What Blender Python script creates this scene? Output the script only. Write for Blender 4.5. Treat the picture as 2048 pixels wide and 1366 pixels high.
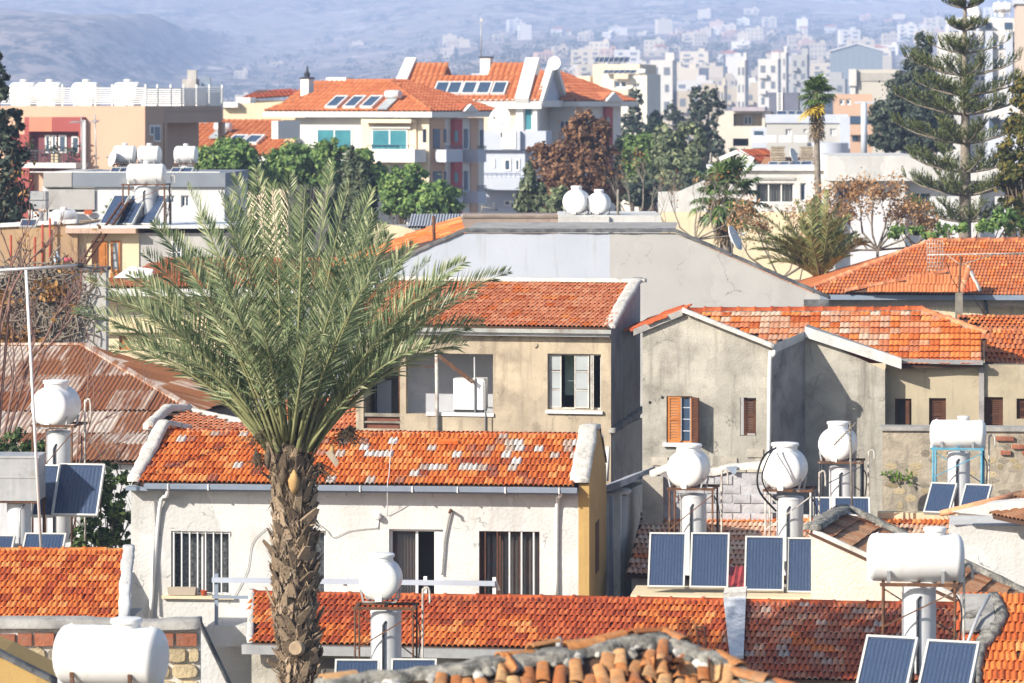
import bpy, math, random
from mathutils import Vector, Matrix, noise
for _o in list(bpy.data.objects):
 bpy.data.objects.remove(_o)
SC = bpy.context.scene
COL = SC.collection
rad = math.radians
RND = random.Random(11)
# --- camera
F, HX, HY, CZ = 8000.0, 1024.0, 200.0, 16.0      # focal length and horizon in photo pixels, camera height in m
cam_data = bpy.data.cameras.new("camera")
cam = bpy.data.objects.new("camera", cam_data)
COL.objects.link(cam)
cam.location = (0, 0, CZ)
cam.rotation_euler = (rad(90), 0, 0)
cam_data.sensor_width = 36.0
cam_data.lens = F / 2048 * 36.0
cam_data.shift_y = -(683 - HY) / 2048
cam_data.clip_start = 0.5
cam_data.clip_end = 30000
cam_data.dof.use_dof = True
cam_data.dof.focus_distance = 84
cam_data.dof.aperture_fstop = 2.8
SC.camera = cam
# --- sky and sun
SUN_EL, SUN_AZ = 29.0, 50.0           # azimuth: degrees left of straight behind the camera
world = bpy.data.worlds.new("World")
SC.world = world
world.use_nodes = True
_nt = world.node_tree
_bg = _nt.nodes["Background"]
_sky = _nt.nodes.new("ShaderNodeTexSky")
_sky.sky_type = 'NISHITA'
_sky.sun_disc = False
_sky.sun_elevation = rad(SUN_EL)
_sky.sun_rotation = rad(180 + SUN_AZ)
_sky.air_density = 1.0
_sky.dust_density = 1.2
_nt.links.new(_sky.outputs[0], _bg.inputs[0])
_bg.inputs[1].default_value = 0.11
sun_data = bpy.data.lights.new("sun", 'SUN')
sun = bpy.data.objects.new("sun", sun_data)
COL.objects.link(sun)
sun_data.energy = 5.0
sun_data.angle = rad(0.5)
sun_data.color = (1.0, 0.93, 0.82)
_d = Vector((math.sin(rad(SUN_AZ)) * math.cos(rad(SUN_EL)), math.cos(rad(SUN_AZ)) * math.cos(rad(SUN_EL)), -math.sin(rad(SUN_EL))))
sun.rotation_euler = _d.to_track_quat('-Z', 'Y').to_euler()
sun.location = (-60, -60, 90)
SC.view_settings.view_transform = 'Standard'
SC.view_settings.look = 'None'
SC.view_settings.exposure = 0.58
SC.view_settings.gamma = 1.0
SC.view_settings.use_curve_mapping = False
SC.render.engine = 'CYCLES'
SC.cycles.use_denoising = True
SC.cycles.max_bounces = 6
SC.cycles.diffuse_bounces = 3
SC.cycles.glossy_bounces = 2
SC.cycles.transmission_bounces = 3
SC.cycles.transparent_max_bounces = 12
SC.cycles.volume_bounces = 2
SC.cycles.caustics_reflective = False
SC.cycles.caustics_refractive = False
# --- helpers
def P(px, py, Y):
 "the world point at depth Y that the photograph shows at pixel px, py"
 return Vector(((px - HX) / F * Y, Y, CZ - (py - HY) / F * Y))
class Fr:
 "a building's own frame: x along its front, y into its depth, z up; origin on the ground"
 def __init__(s, px, Y, deg=0.0, z=0.0):
  s.o = Vector(((px - HX) / F * Y, Y, z)); s.a = rad(deg)
  s.M = Matrix.Translation(s.o) @ Matrix.Rotation(s.a, 4, 'Z'); s.Mi = s.M.inverted()
  s.Rm = s.Mi.to_3x3()
  s.c = s.Mi @ Vector((0, 0, CZ))
 def at(s, px, py, w=0.0):
  d = s.Rm @ Vector(((px - HX) / F, 1, -(py - HY) / F))
  t = (w - s.c.y) / d.y
  return s.c + d * t
 def x(s, px, w=0.0): return s.at(px, 400, w).x
 def z(s, px, py, w=0.0): return s.at(px, py, w).z
 def rect(s, px0, py0, px1, py1, w=0.0):
  a = s.at(px0, py0, w); b = s.at(px1, py1, w)
  return a.x, b.x, b.z, a.z               # x0, x1, z0, z1
 def onplane(s, px, py, p0, n):
  d = s.Rm @ Vector(((px - HX) / F, 1, -(py - HY) / F))
  t = (p0 - s.c).dot(n) / d.dot(n)
  return s.c + d * t
 def onx(s, px, py, x):                      # hit the local plane x = const
  return s.onplane(px, py, Vector((x, 0, 0)), Vector((1, 0, 0)))
class MB:
 "collects faces of ONE mesh"
 def __init__(s): s.v = []; s.f = []; s.sm = []; s.mi = []; s.cur = 0
 def add(s, vs, fs, smooth=False):
  b = len(s.v)
  s.v.extend([tuple(v) for v in vs])
  for f in fs:
   s.f.append(tuple(i + b for i in f)); s.sm.append(smooth); s.mi.append(s.cur)
  return s
 def box(s, x0, x1, y0, y1, z0, z1):
  if x0 > x1: x0, x1 = x1, x0
  if y0 > y1: y0, y1 = y1, y0
  if z0 > z1: z0, z1 = z1, z0
  vs = [(x0, y0, z0), (x1, y0, z0), (x1, y1, z0), (x0, y1, z0), (x0, y0, z1), (x1, y0, z1), (x1, y1, z1), (x0, y1, z1)]
  return s.add(vs, [(0, 3, 2, 1), (4, 5, 6, 7), (0, 1, 5, 4), (1, 2, 6, 5), (2, 3, 7, 6), (3, 0, 4, 7)])
 def quad(s, a, b, c, d): return s.add([a, b, c, d], [(0, 1, 2, 3)])
 def poly(s, pts): return s.add(pts, [tuple(range(len(pts)))])
 def prism(s, pts, ext):
  n = len(pts); ext = Vector(ext); pts = [Vector(p) for p in pts]
  vs = pts + [p + ext for p in pts]
  fs = [tuple(range(n - 1, -1, -1)), tuple(range(n, 2 * n))]
  fs += [(i, (i + 1) % n, n + (i + 1) % n, n + i) for i in range(n)]
  return s.add(vs, fs)
 def bar(s, a, b, w=.05, h=None, up=(0, 0, 1)):
  "a square bar from a to b"
  a = Vector(a); b = Vector(b); h = h or w; d = (b - a).normalized(); up = Vector(up)
  if abs(d.dot(up)) > .98: up = Vector((0, 1, 0))
  u = d.cross(up).normalized() * (w / 2); q = u.cross(d).normalized() * (h / 2)
  vs = [a - u - q, a + u - q, a + u + q, a - u + q, b - u - q, b + u - q, b + u + q, b - u + q]
  return s.add(vs, [(3, 2, 1, 0), (4, 5, 6, 7), (0, 1, 5, 4), (1, 2, 6, 5), (2, 3, 7, 6), (3, 0, 4, 7)])
 def tube(s, pts, r, n=7, caps=True):
  pts = [Vector(p) for p in pts]; m = len(pts)
  if m >= 4 and not hasattr(r, '__len__'):
   e = [pts[0]] + pts + [pts[-1]]; q = []
   for i in range(1, m):
    a, b, c, d = e[i - 1:i + 3]
    for k in range(4):
     t = k / 4; q.append((b * 2 + (c - a) * t + (a * 2 - b * 5 + c * 4 - d) * t * t + (b * 3 - a - c * 3 + d) * t ** 3) / 2)
   pts = q + [pts[-1]]; m = len(pts)
  rs = list(r) if hasattr(r, '__len__') else [r] * m
  vs = []; up = None
  for i, p in enumerate(pts):
   d = (pts[min(i + 1, m - 1)] - pts[max(i - 1, 0)])
   if d.length < 1e-9: d = Vector((0, 0, 1))
   d.normalize()
   if up is None: up = Vector((0, 0, 1)) if abs(d.z) < .9 else Vector((1, 0, 0))
   u = d.cross(up); u = u.normalized() if u.length > 1e-6 else d.orthogonal().normalized()
   w = u.cross(d)
   up = w
   for k in range(n):
    a = 2 * math.pi * k / n
    vs.append(p + (u * math.cos(a) + w * math.sin(a)) * rs[i])
  fs = []
  for i in range(m - 1):
   for k in range(n):
    k2 = (k + 1) % n
    fs.append((i * n + k, (i + 1) * n + k, (i + 1) * n + k2, i * n + k2))
  b = len(s.v)
  s.add(vs, fs, True)
  if caps:
   s.f.append(tuple(b + k for k in range(n))); s.sm.append(False); s.mi.append(s.cur)
   s.f.append(tuple(b + (m - 1) * n + k for k in range(n - 1, -1, -1))); s.sm.append(False); s.mi.append(s.cur)
  return s
 def lathe(s, prof, c=(0, 0, 0), axis=(0, 0, 1), n=24, smooth=True):
  "prof: (radius, height along axis)"
  ax = Vector(axis).normalized(); u = ax.orthogonal().normalized(); w = ax.cross(u); c = Vector(c)
  runs = [[prof[0]]]                      # corners in the profile stay sharp
  for i in range(1, len(prof)):
   runs[-1].append(prof[i])
   if i < len(prof) - 1:
    d1 = Vector((prof[i][0] - prof[i - 1][0], prof[i][1] - prof[i - 1][1])); d2 = Vector((prof[i + 1][0] - prof[i][0], prof[i + 1][1] - prof[i][1]))
    if d1.length > 1e-6 and d2.length > 1e-6 and d1.angle(d2) > .7: runs.append([prof[i]])
  for run in runs:
   vs = [c + ax * h + (u * math.cos(2 * math.pi * k / n) + w * math.sin(2 * math.pi * k / n)) * max(r, 1e-4) for r, h in run for k in range(n)]
   fs = [(i * n + k, i * n + (k + 1) % n, (i + 1) * n + (k + 1) % n, (i + 1) * n + k) for i in range(len(run) - 1) for k in range(n)]
   s.add(vs, fs, smooth)
  return s
 def wall(s, x0, x1, z0, z1, holes=(), w=0.0, t=.22):
  "a front wall in the plane y = w with rectangular holes (hx0,hx1,hz0,hz1) and their reveals"
  xs = sorted({x0, x1, *[h[0] for h in holes], *[h[1] for h in holes]})
  zs = sorted({z0, z1, *[h[2] for h in holes], *[h[3] for h in holes]})
  for i in range(len(xs) - 1):
   for j in range(len(zs) - 1):
    cx = (xs[i] + xs[i + 1]) / 2; cz = (zs[j] + zs[j + 1]) / 2
    if any(h[0] < cx < h[1] and h[2] < cz < h[3] for h in holes): continue
    s.quad((xs[i], w, zs[j]), (xs[i + 1], w, zs[j]), (xs[i + 1], w, zs[j + 1]), (xs[i], w, zs[j + 1]))
  for a, b, c, d in holes:
   s.quad((a, w, c), (a, w + t, c), (a, w + t, d), (a, w, d))
   s.quad((b, w, c), (b, w, d), (b, w + t, d), (b, w + t, c))
   s.quad((a, w, c), (b, w, c), (b, w + t, c), (a, w + t, c))
   s.quad((a, w, d), (a, w + t, d), (b, w + t, d), (b, w, d))
  return s
 def shell(s, x0, x1, y0, y1, z0, z1, holes=(), t=.22, top=True):
  "a house body: front wall with holes, side walls, rear wall, optional flat top"
  s.wall(x0, x1, z0, z1, holes, y0, t)
  s.quad((x0, y1, z0), (x0, y0, z0), (x0, y0, z1), (x0, y1, z1))
  s.quad((x1, y0, z0), (x1, y1, z0), (x1, y1, z1), (x1, y0, z1))
  s.quad((x1, y1, z0), (x0, y1, z0), (x0, y1, z1), (x1, y1, z1))
  if top: s.quad((x0, y0, z1), (x1, y0, z1), (x1, y1, z1), (x0, y1, z1))
  return s
 def mesh(s, name, mats):
  me = bpy.data.meshes.new(name)
  me.from_pydata(s.v, [], s.f)
  me.polygons.foreach_set("use_smooth", s.sm)
  if not isinstance(mats, (list, tuple)): mats = [mats]
  for m in mats: me.materials.append(m)
  if len(mats) > 1: me.polygons.foreach_set("material_index", s.mi)
  me.update()
  return me
def link(name, me, parent=None, M=None):
 o = bpy.data.objects.new(name, me); COL.objects.link(o)
 if parent is not None: o.parent = parent
 if M is not None: o.matrix_local = M
 return o
def part(name, mb, mats, parent, M=None, label=None, kind=None):
 o = link(name, mb.mesh(name, mats), parent, M)
 if label: o['label'] = label
 if kind: o['kind'] = kind
 return o
def tag(o, label, cat, group=None):
 o['label'] = label; o['category'] = cat
 if group: o['group'] = group
 return o
def thing(name, label, cat, M=None, group=None):
 o = bpy.data.objects.new(name, None); COL.objects.link(o)
 o.empty_display_size = .2
 if isinstance(M, Fr): M = M.M
 if isinstance(M, (Vector, tuple)): M = Matrix.Translation(M)
 if M is not None: o.matrix_world = M
 return tag(o, label, cat, group)
def single(name, mb, mats, label, cat, M=None, group=None):
 if isinstance(M, Fr): M = M.M
 if isinstance(M, (Vector, tuple)): M = Matrix.Translation(M)
 o = link(name, mb.mesh(name, mats), None, M)
 return tag(o, label, cat, group)
def structure(name, mb, mats, M=None):
 o = link(name, mb.mesh(name, mats), None, M); o['kind'] = 'structure'; return o
def dup(o, parent=None, M=None):
 c = o.copy(); COL.objects.link(c)
 if parent is not None: c.parent = parent
 if M is not None: c.matrix_local = M
 for ch in list(o.children): dup(ch, c)
 return c
def TR(loc, deg=0.0): return Matrix.Translation(Vector(loc)) @ Matrix.Rotation(rad(deg), 4, 'Z')
def frameM(o, u, v):
 u = Vector(u).normalized(); v = Vector(v); v = (v - u * u.dot(v)).normalized(); n = u.cross(v)
 m = Matrix.Identity(4)
 for i in range(3): m[i][0] = u[i]; m[i][1] = v[i]; m[i][2] = n[i]; m[i][3] = o[i]
 return m
 # --- materials
def _n(nt, t, **kw):
 n = nt.nodes.new(t)
 for k, v in kw.items(): setattr(n, k, v)
 return n
def _noise(nt, vec, scale, detail=5, rough=.6):
 n = _n(nt, "ShaderNodeTexNoise"); n.inputs["Scale"].default_value = scale
 n.inputs["Detail"].default_value = detail; n.inputs["Roughness"].default_value = rough
 nt.links.new(vec, n.inputs["Vector"]); return n.outputs[0]
def _ramp(nt, fac, stops, interp='LINEAR'):
 r = _n(nt, "ShaderNodeValToRGB"); e = r.color_ramp.elements; r.color_ramp.interpolation = interp
 while len(e) < len(stops): e.new(.5)
 for i, (p, c) in enumerate(stops):
  e[i].position = p; e[i].color = c if len(c) == 4 else (*c, 1)
 nt.links.new(fac, r.inputs[0]); return r.outputs[0]
def _mix(nt, fac, a, b, mode='MIX'):
 m = _n(nt, "ShaderNodeMix", data_type='RGBA', blend_type=mode)
 for sock, v in ((m.inputs[0], fac), (m.inputs[6], a), (m.inputs[7], b)):
  if hasattr(v, 'is_output'): nt.links.new(v, sock)
  elif isinstance(v, (int, float)): sock.default_value = v
  else: sock.default_value = (*v[:3], 1)
 return m.outputs[2]
def _math(nt, op, a, b=None):
 m = _n(nt, "ShaderNodeMath", operation=op)
 for i, v in enumerate((a, b)):
  if v is None: continue
  if hasattr(v, 'is_output'): nt.links.new(v, m.inputs[i])
  else: m.inputs[i].default_value = v
 return m.outputs[0]
def _coords(nt, scale=None, what="Object"):
 tc = _n(nt, "ShaderNodeTexCoord")
 if scale is None: return tc.outputs[what]
 mp = _n(nt, "ShaderNodeMapping"); mp.inputs["Scale"].default_value = scale
 nt.links.new(tc.outputs[what], mp.inputs[0]); return mp.outputs[0]
def _rand(nt):
 oi = _n(nt, "ShaderNodeObjectInfo"); ge = _n(nt, "ShaderNodeNewGeometry")
 return _math(nt, 'FRACT', _math(nt, 'ADD', oi.outputs["Random"], ge.outputs["Random Per Island"]))
def _new(name):
 m = bpy.data.materials.new(name); m.use_nodes = True
 return m, m.node_tree, m.node_tree.nodes["Principled BSDF"]
def mat(name, c1, c2=None, scale=1.5, rough=.85, metal=0.0, spec=.3, bump=.0, bscale=30, dirt=None, dirt_amt=.5,
streak=None, streak_amt=.5, streak_scale=(4, 4, .35), rnd=0.0, coat=0.0, crack=0.0):
 "general surface: two tones in soft patches, dirt in patches, vertical streaks, fine relief"
 m, nt, b = _new(name)
 b.inputs["Roughness"].default_value = rough; b.inputs["Metallic"].default_value = metal
 b.inputs["Specular IOR Level"].default_value = spec
 if coat: b.inputs["Coat Weight"].default_value = coat
 co = _coords(nt)
 c2 = c2 or tuple(x * .86 for x in c1)
 col = _mix(nt, _ramp(nt, _noise(nt, co, scale), [(.35, (0, 0, 0)), (.65, (1, 1, 1))]), c1, c2)
 if dirt:
  f = _ramp(nt, _noise(nt, co, scale * .7 + .13, 8, .68), [(.62 - dirt_amt * .25, (0, 0, 0)), (.78, (1, 1, 1))])
  col = _mix(nt, f, col, dirt)
 if streak:
  f = _ramp(nt, _noise(nt, _coords(nt, streak_scale), 1.0, 6, .65), [(.62 - streak_amt * .22, (0, 0, 0)), (.8, (1, 1, 1))])
  col = _mix(nt, f, col, streak)
 if crack:                                # mended patches and hairline cracks
  wob = _n(nt, "ShaderNodeVectorMath", operation='MULTIPLY_ADD'); nn = _n(nt, "ShaderNodeTexNoise"); nn.inputs["Scale"].default_value = 2.2; nn.inputs["Detail"].default_value = 4
  nt.links.new(co, nn.inputs["Vector"]); nt.links.new(nn.outputs[1], wob.inputs[0]); wob.inputs[1].default_value = (.9, .9, .9); nt.links.new(co, wob.inputs[2])
  vo = _n(nt, "ShaderNodeTexVoronoi", feature='DISTANCE_TO_EDGE'); vo.inputs["Scale"].default_value = .75; nt.links.new(wob.outputs[0], vo.inputs["Vector"])
  ln = _math(nt, 'MULTIPLY', _ramp(nt, vo.outputs["Distance"], [(.004, (1, 1, 1)), (.011, (0, 0, 0))]), _ramp(nt, _noise(nt, co, .9, 3), [(.5, (0, 0, 0)), (.6, (1, 1, 1))]))
  vc = _n(nt, "ShaderNodeTexVoronoi", feature='F1'); vc.inputs["Scale"].default_value = .62; nt.links.new(wob.outputs[0], vc.inputs["Vector"])
  sp = _n(nt, "ShaderNodeSeparateColor"); nt.links.new(vc.outputs["Color"], sp.inputs[0])
  pt = _ramp(nt, sp.outputs[0], [(0, (.78, .78, .78)), (.12, (.80, .80, .80)), (.14, (1, 1, 1)), (.82, (1, 1, 1)), (.84, (1.14, 1.14, 1.13))])
  col = _mix(nt, crack, col, _mix(nt, 1.0, col, pt, 'MULTIPLY'))
  col = _mix(nt, _math(nt, 'MULTIPLY', ln, .75), col, tuple(x * .35 for x in c1))
 if rnd:
  v = _math(nt, 'ADD', _math(nt, 'MULTIPLY', _rand(nt), 2 * rnd), 1 - rnd)
  hs = _n(nt, "ShaderNodeHueSaturation"); nt.links.new(v, hs.inputs["Value"]); nt.links.new(col, hs.inputs["Color"]); col = hs.outputs[0]
 nt.links.new(col, b.inputs["Base Color"])
 if bump:
  bp = _n(nt, "ShaderNodeBump"); bp.inputs["Strength"].default_value = bump; bp.inputs["Distance"].default_value = .03
  nt.links.new(_noise(nt, co, bscale, 4, .6), bp.inputs["Height"]); nt.links.new(bp.outputs[0], b.inputs["Normal"])
 return m
def tilemat(name, stops, lichen=(.20, .17, .12), lichen_amt=.35, scale=1.2, rough=.75):
 "clay tiles: every tile its own fired tone, lichen and soot in patches over the roof"
 m, nt, b = _new(name)
 b.inputs["Roughness"].default_value = rough; b.inputs["Specular IOR Level"].default_value = .25
 ge = _n(nt, "ShaderNodeNewGeometry")
 col = _ramp(nt, _rand(nt), stops)
 co = ge.outputs["Position"]
 f = _ramp(nt, _noise(nt, co, scale, 8, .7), [(.66 - lichen_amt * .3, (0, 0, 0)), (.82, (1, 1, 1))])
 col = _mix(nt, f, col, lichen)
 f2 = _ramp(nt, _noise(nt, co, 14, 4, .6), [(.4, (.80, .80, .80)), (.62, (1.08, 1.08, 1.08))])
 col = _mix(nt, 1.0, col, f2, 'MULTIPLY')
 nt.links.new(col, b.inputs["Base Color"])
 bp = _n(nt, "ShaderNodeBump"); bp.inputs["Strength"].default_value = .25; bp.inputs["Distance"].default_value = .02
 nt.links.new(_noise(nt, co, 45, 3, .6), bp.inputs["Height"]); nt.links.new(bp.outputs[0], b.inputs["Normal"])
 return m
def leafmat(name, stops, rough=.6, transl=.25):
 m, nt, b = _new(name)
 b.inputs["Roughness"].default_value = rough; b.inputs["Specular IOR Level"].default_value = .3
 col = _ramp(nt, _rand(nt), stops)
 nt.links.new(col, b.inputs["Base Color"])
 if transl:
  tr = _n(nt, "ShaderNodeBsdfTranslucent"); nt.links.new(col, tr.inputs[0])
  mx = _n(nt, "ShaderNodeMixShader"); mx.inputs[0].default_value = transl
  nt.links.new(b.outputs[0], mx.inputs[1]); nt.links.new(tr.outputs[0], mx.inputs[2])
  nt.links.new(mx.outputs[0], nt.nodes["Material Output"].inputs[0])
 return m
def glassmat(name, tint=(.03, .04, .05), clear=.35, rough=.06):
 m, nt, b = _new(name)
 b.inputs["Base Color"].default_value = (*tint, 1); b.inputs["Roughness"].default_value = rough
 b.inputs["Specular IOR Level"].default_value = .6
 tr = _n(nt, "ShaderNodeBsdfTransparent"); mx = _n(nt, "ShaderNodeMixShader"); mx.inputs[0].default_value = clear
 if name == "panel_glass":             # dust and dried rain on the cover
  nt.links.new(_ramp(nt, _noise(nt, _coords(nt, (2.5, .8, 1)), 1.6, 7, .7), [(.35, (.8, .8, .8)), (.7, (.42, .42, .42))]), mx.inputs[0])
 nt.links.new(b.outputs[0], mx.inputs[1]); nt.links.new(tr.outputs[0], mx.inputs[2])
 nt.links.new(mx.outputs[0], nt.nodes["Material Output"].inputs[0])
 return m
def sheetmat(name, c1, c2, rust, amt=.5):
 "corrugated metal: rust runs along the fall (local y) over patches of bare or painted sheet"
 m, nt, b = _new(name)
 b.inputs["Roughness"].default_value = .7; b.inputs["Specular IOR Level"].default_value = .3
 ge = _n(nt, "ShaderNodeNewGeometry"); co = _coords(nt)
 base = _mix(nt, _noise(nt, co, 1.2), c1, c2)
 st = _noise(nt, _coords(nt, (4.5, .35, 1)), 1.0, 7, .68)
 sh = _math(nt, 'ADD', st, _math(nt, 'MULTIPLY', _math(nt, 'SUBTRACT', _rand(nt), .5), .38))
 f = _ramp(nt, sh, [(.56 - amt * .3, (0, 0, 0)), (.66 - amt * .22, (1, 1, 1))])
 rc = _mix(nt, _noise(nt, co, 5, 5, .7), rust, tuple(x * .45 for x in rust))
 nt.links.new(_mix(nt, f, base, rc), b.inputs["Base Color"])
 return m
WHITE = mat("white_plastic", (.80, .80, .79), (.76, .755, .74), rough=.42, spec=.45, scale=2, dirt=(.62, .58, .50), dirt_amt=.22, streak=(.58, .53, .45), streak_amt=.28, streak_scale=(6, 6, .8))
PLASTER_W = mat("white_stucco", (.63, .625, .605), (.55, .54, .52), scale=.8, bump=.6, bscale=15, dirt=(.45, .42, .37), dirt_amt=.3, streak=(.48, .45, .40), streak_amt=.3, crack=.5)
PLASTER_TAN = mat("tan_render", (.50, .415, .30), (.37, .305, .225), scale=1.2, bump=.4, bscale=24, dirt=(.20, .16, .12), dirt_amt=.45, streak=(.20, .16, .12), streak_amt=.45, crack=.9)
PLASTER_GREY = mat("grey_render", (.475, .445, .38), (.33, .31, .265), scale=1.3, bump=.5, bscale=22, dirt=(.17, .15, .13), dirt_amt=.5, streak=(.17, .15, .13), streak_amt=.42, crack=1.0)
PLASTER_DARK = mat("dark_render", (.36, .335, .33), (.26, .24, .235), scale=1.1, bump=.5, bscale=22, dirt=(.07, .066, .07), dirt_amt=.5, streak=(.34, .32, .30), streak_amt=.2, crack=.8)  # darker grey render with dirt; shade of the recess put into its colour
PLASTER_PALE = mat("pale_blue_wall", (.50, .53, .59), (.44, .47, .53), scale=.5, bump=.2, bscale=12, dirt=(.42, .43, .46), dirt_amt=.12, streak=(.36, .36, .37), streak_amt=.26, streak_scale=(3.2, 3.2, .28))
PLASTER_CREAM = mat("cream_render", (.74, .62, .42), (.66, .55, .37), scale=.7, bump=.2, dirt=(.4, .33, .23), dirt_amt=.25, streak=(.42, .34, .24), streak_amt=.2)
PLASTER_CEMENT = mat("cement_wall", (.46, .445, .425), (.39, .38, .365), scale=.45, bump=.2, bscale=14, dirt=(.36, .345, .32), dirt_amt=.3, streak=(.62, .60, .57), streak_amt=.25, streak_scale=(1, 1, .5), crack=.5)
OCHRE = mat("ochre_render", (.50, .33, .12), (.42, .27, .10), scale=.9, bump=.3, dirt=(.28, .18, .08), dirt_amt=.25, streak=(.3, .2, .09), streak_amt=.3)
CONCRETE = mat("concrete", (.40, .385, .36), (.30, .29, .27), scale=2.2, bump=.5, bscale=20, dirt=(.12, .115, .11), dirt_amt=.45)
MORTAR = mat("lichen_mortar", (.38, .36, .31), (.10, .098, .09), scale=7, bump=1.0, bscale=14, dirt=(.05, .05, .048), dirt_amt=.5)
MORTAR_PALE = mat("pale_mortar", (.66, .63, .57), (.52, .49, .44), scale=4, bump=.9, bscale=12, dirt=(.25, .23, .2), dirt_amt=.4)
COPING_DARK = mat("weathered_coping", (.20, .20, .195), (.055, .055, .06), scale=2.6, bump=.6, bscale=14, dirt=(.045, .045, .05), dirt_amt=.7)
UNDERLAY = mat("roof_underlay", (.10, .055, .035), scale=2)
WHITE_PAINT = mat("white_paint", (.80, .79, .77), (.72, .71, .69), scale=2, rough=.5, dirt=(.5, .47, .42), dirt_amt=.15)
GREY_BLUE = mat("blue_grey_paint", (.27, .32, .40), (.22, .27, .34), scale=2, rough=.45, spec=.4)
ZINC = mat("zinc", (.48, .49, .50), (.38, .39, .40), scale=3, rough=.5, metal=.35, dirt=(.28, .25, .22), dirt_amt=.3, streak=(.6, .6, .6), streak_amt=.3)
RUST = mat("rusty_steel", (.17, .075, .035), (.08, .045, .03), scale=9, rough=.85, dirt=(.34, .31, .28), dirt_amt=.2)
RUST_PALE = mat("flaking_paint_steel", (.62, .60, .55), (.5, .47, .42), scale=6, rough=.7, dirt=(.20, .09, .045), dirt_amt=.65)
BLACK = mat("black_rubber", (.015, .015, .017), rough=.5)
DARKM = mat("dark_metal", (.035, .04, .05), rough=.5, spec=.4)
TEAL = mat("teal_paint", (.10, .33, .45), (.08, .25, .36), scale=5, rough=.5, dirt=(.3, .34, .36), dirt_amt=.35)
WOOD_OR = mat("orange_wood", (.50, .19, .045), (.40, .14, .035), scale=4, rough=.6)
WOOD_BR = mat("brown_wood", (.11, .045, .022), (.07, .03, .018), scale=4, rough=.7)
WOOD_OLD = mat("old_timber", (.30, .27, .22), (.18, .16, .13), scale=4, rough=.85)
INNER = mat("dim_interior", (.11, .10, .09), rough=.95)
INNER_PALE = mat("pale_interior", (.50, .51, .54), (.42, .43, .46), scale=1.2, dirt=(.66, .66, .66), dirt_amt=.4)
GLASS = glassmat("window_glass")
GLASS_CLEAR = glassmat("thin_glass", (.04, .05, .06), .62)
GLASS_FROST = mat("frosted_glass", (.42, .45, .46), (.36, .39, .40), rough=.35, spec=.5)
GLASS_TEAL = mat("teal_glass", (.07, .26, .29), (.05, .18, .23), scale=.8, rough=.12, spec=.6)
GLASS_BLUE = mat("blue_glass", (.06, .10, .16), (.04, .07, .12), scale=.6, rough=.15, spec=.6)
LACE = mat("lace_curtain", (.62, .62, .60), (.10, .11, .11), scale=16, rough=.9)
CURTAIN = mat("beige_curtain", (.42, .33, .27), (.34, .26, .21), scale=3, rough=.9)
ABSORB = mat("solar_absorber", (.04, .07, .14), (.028, .05, .105), scale=1.2, rough=.4, spec=.5)
FIN = mat("solar_fin", (.12, .17, .27), (.085, .125, .21), scale=1.5, rough=.42, spec=.5)
PANELGLASS = glassmat("panel_glass", (.065, .10, .185), .72, .12)
ALU = mat("aluminium_frame", (.62, .62, .58), (.52, .52, .49), scale=5, rough=.5, metal=.2)
STEELDRUM = mat("painted_boiler", (.66, .67, .68), (.56, .57, .59), scale=2, rough=.4, spec=.5, streak=(.34, .32, .3), streak_amt=.2)
STONE = mat("limestone", (.56, .45, .27), (.40, .32, .20), scale=5, bump=.8, bscale=18, dirt=(.22, .19, .15), dirt_amt=.45, rnd=.3)
STONE_GREY = mat("grey_rubble", (.46, .40, .30), (.34, .295, .23), scale=5, bump=.9, bscale=18, dirt=(.15, .13, .11), dirt_amt=.45, rnd=.25)
BRICK = mat("old_brick", (.36, .13, .07), (.26, .09, .05), scale=6, bump=.6, bscale=22, dirt=(.2, .15, .12), dirt_amt=.4, rnd=.3)
BLOCKW = mat("cement_block", (.52, .47, .39), (.44, .40, .33), scale=3, bump=.6, bscale=20, dirt=(.25, .22, .19), dirt_amt=.3, rnd=.15)
BLOCK_WHITE = mat("whitewashed_block", (.50, .50, .515), (.38, .38, .395), scale=3, bump=.6, bscale=20, dirt=(.22, .21, .21), dirt_amt=.45, rnd=.12)
T_ORANGE = tilemat("orange_clay", [(0, (.46, .10, .024)), (.35, (.64, .16, .034)), (.7, (.74, .22, .05)), (1, (.80, .34, .11))], (.24, .09, .04), .2)
T_MIX = tilemat("mottled_clay", [(0, (.34, .07, .025)), (.4, (.54, .125, .036)), (.75, (.64, .19, .06)), (1, (.66, .36, .2))], (.30, .24, .19), .42)
T_RED = tilemat("red_clay", [(0, (.36, .07, .026)), (.5, (.52, .105, .032)), (1, (.64, .17, .055))], (.16, .08, .05), .3)
T_SMOKY = tilemat("sooty_clay", [(0, (.30, .07, .03)), (.45, (.46, .11, .04)), (.85, (.50, .22, .12)), (1, (.48, .40, .34))], (.26, .24, .22), .5)
T_PINK = tilemat("weathered_clay", [(0, (.56, .27, .15)), (.4, (.64, .38, .25)), (.8, (.70, .50, .36)), (1, (.74, .60, .47))], (.50, .17, .07), .16, 1.6)
T_SALMON = tilemat("salmon_clay", [(0, (.56, .18, .075)), (.5, (.70, .26, .12)), (1, (.76, .36, .19))], (.40, .14, .06), .25)
T_BROWN = tilemat("brown_clay", [(0, (.30, .12, .055)), (.5, (.42, .20, .10)), (1, (.48, .27, .15))], (.12, .08, .05), .5)
T_PALE = tilemat("whitewashed_clay", [(0, (.50, .36, .27)), (.45, (.62, .56, .50)), (1, (.74, .71, .67))], (.5, .2, .09), .3, 3)
T_FAR = tilemat("far_orange_clay", [(0, (.52, .16, .055)), (.5, (.58, .19, .07)), (1, (.62, .22, .085))], (.44, .13, .05), .15)
T_BARREL = tilemat("barrel_clay", [(0, (.36, .12, .04)), (.5, (.52, .22, .075)), (1, (.60, .36, .17))], (.24, .2, .14), .6, 4)
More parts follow.
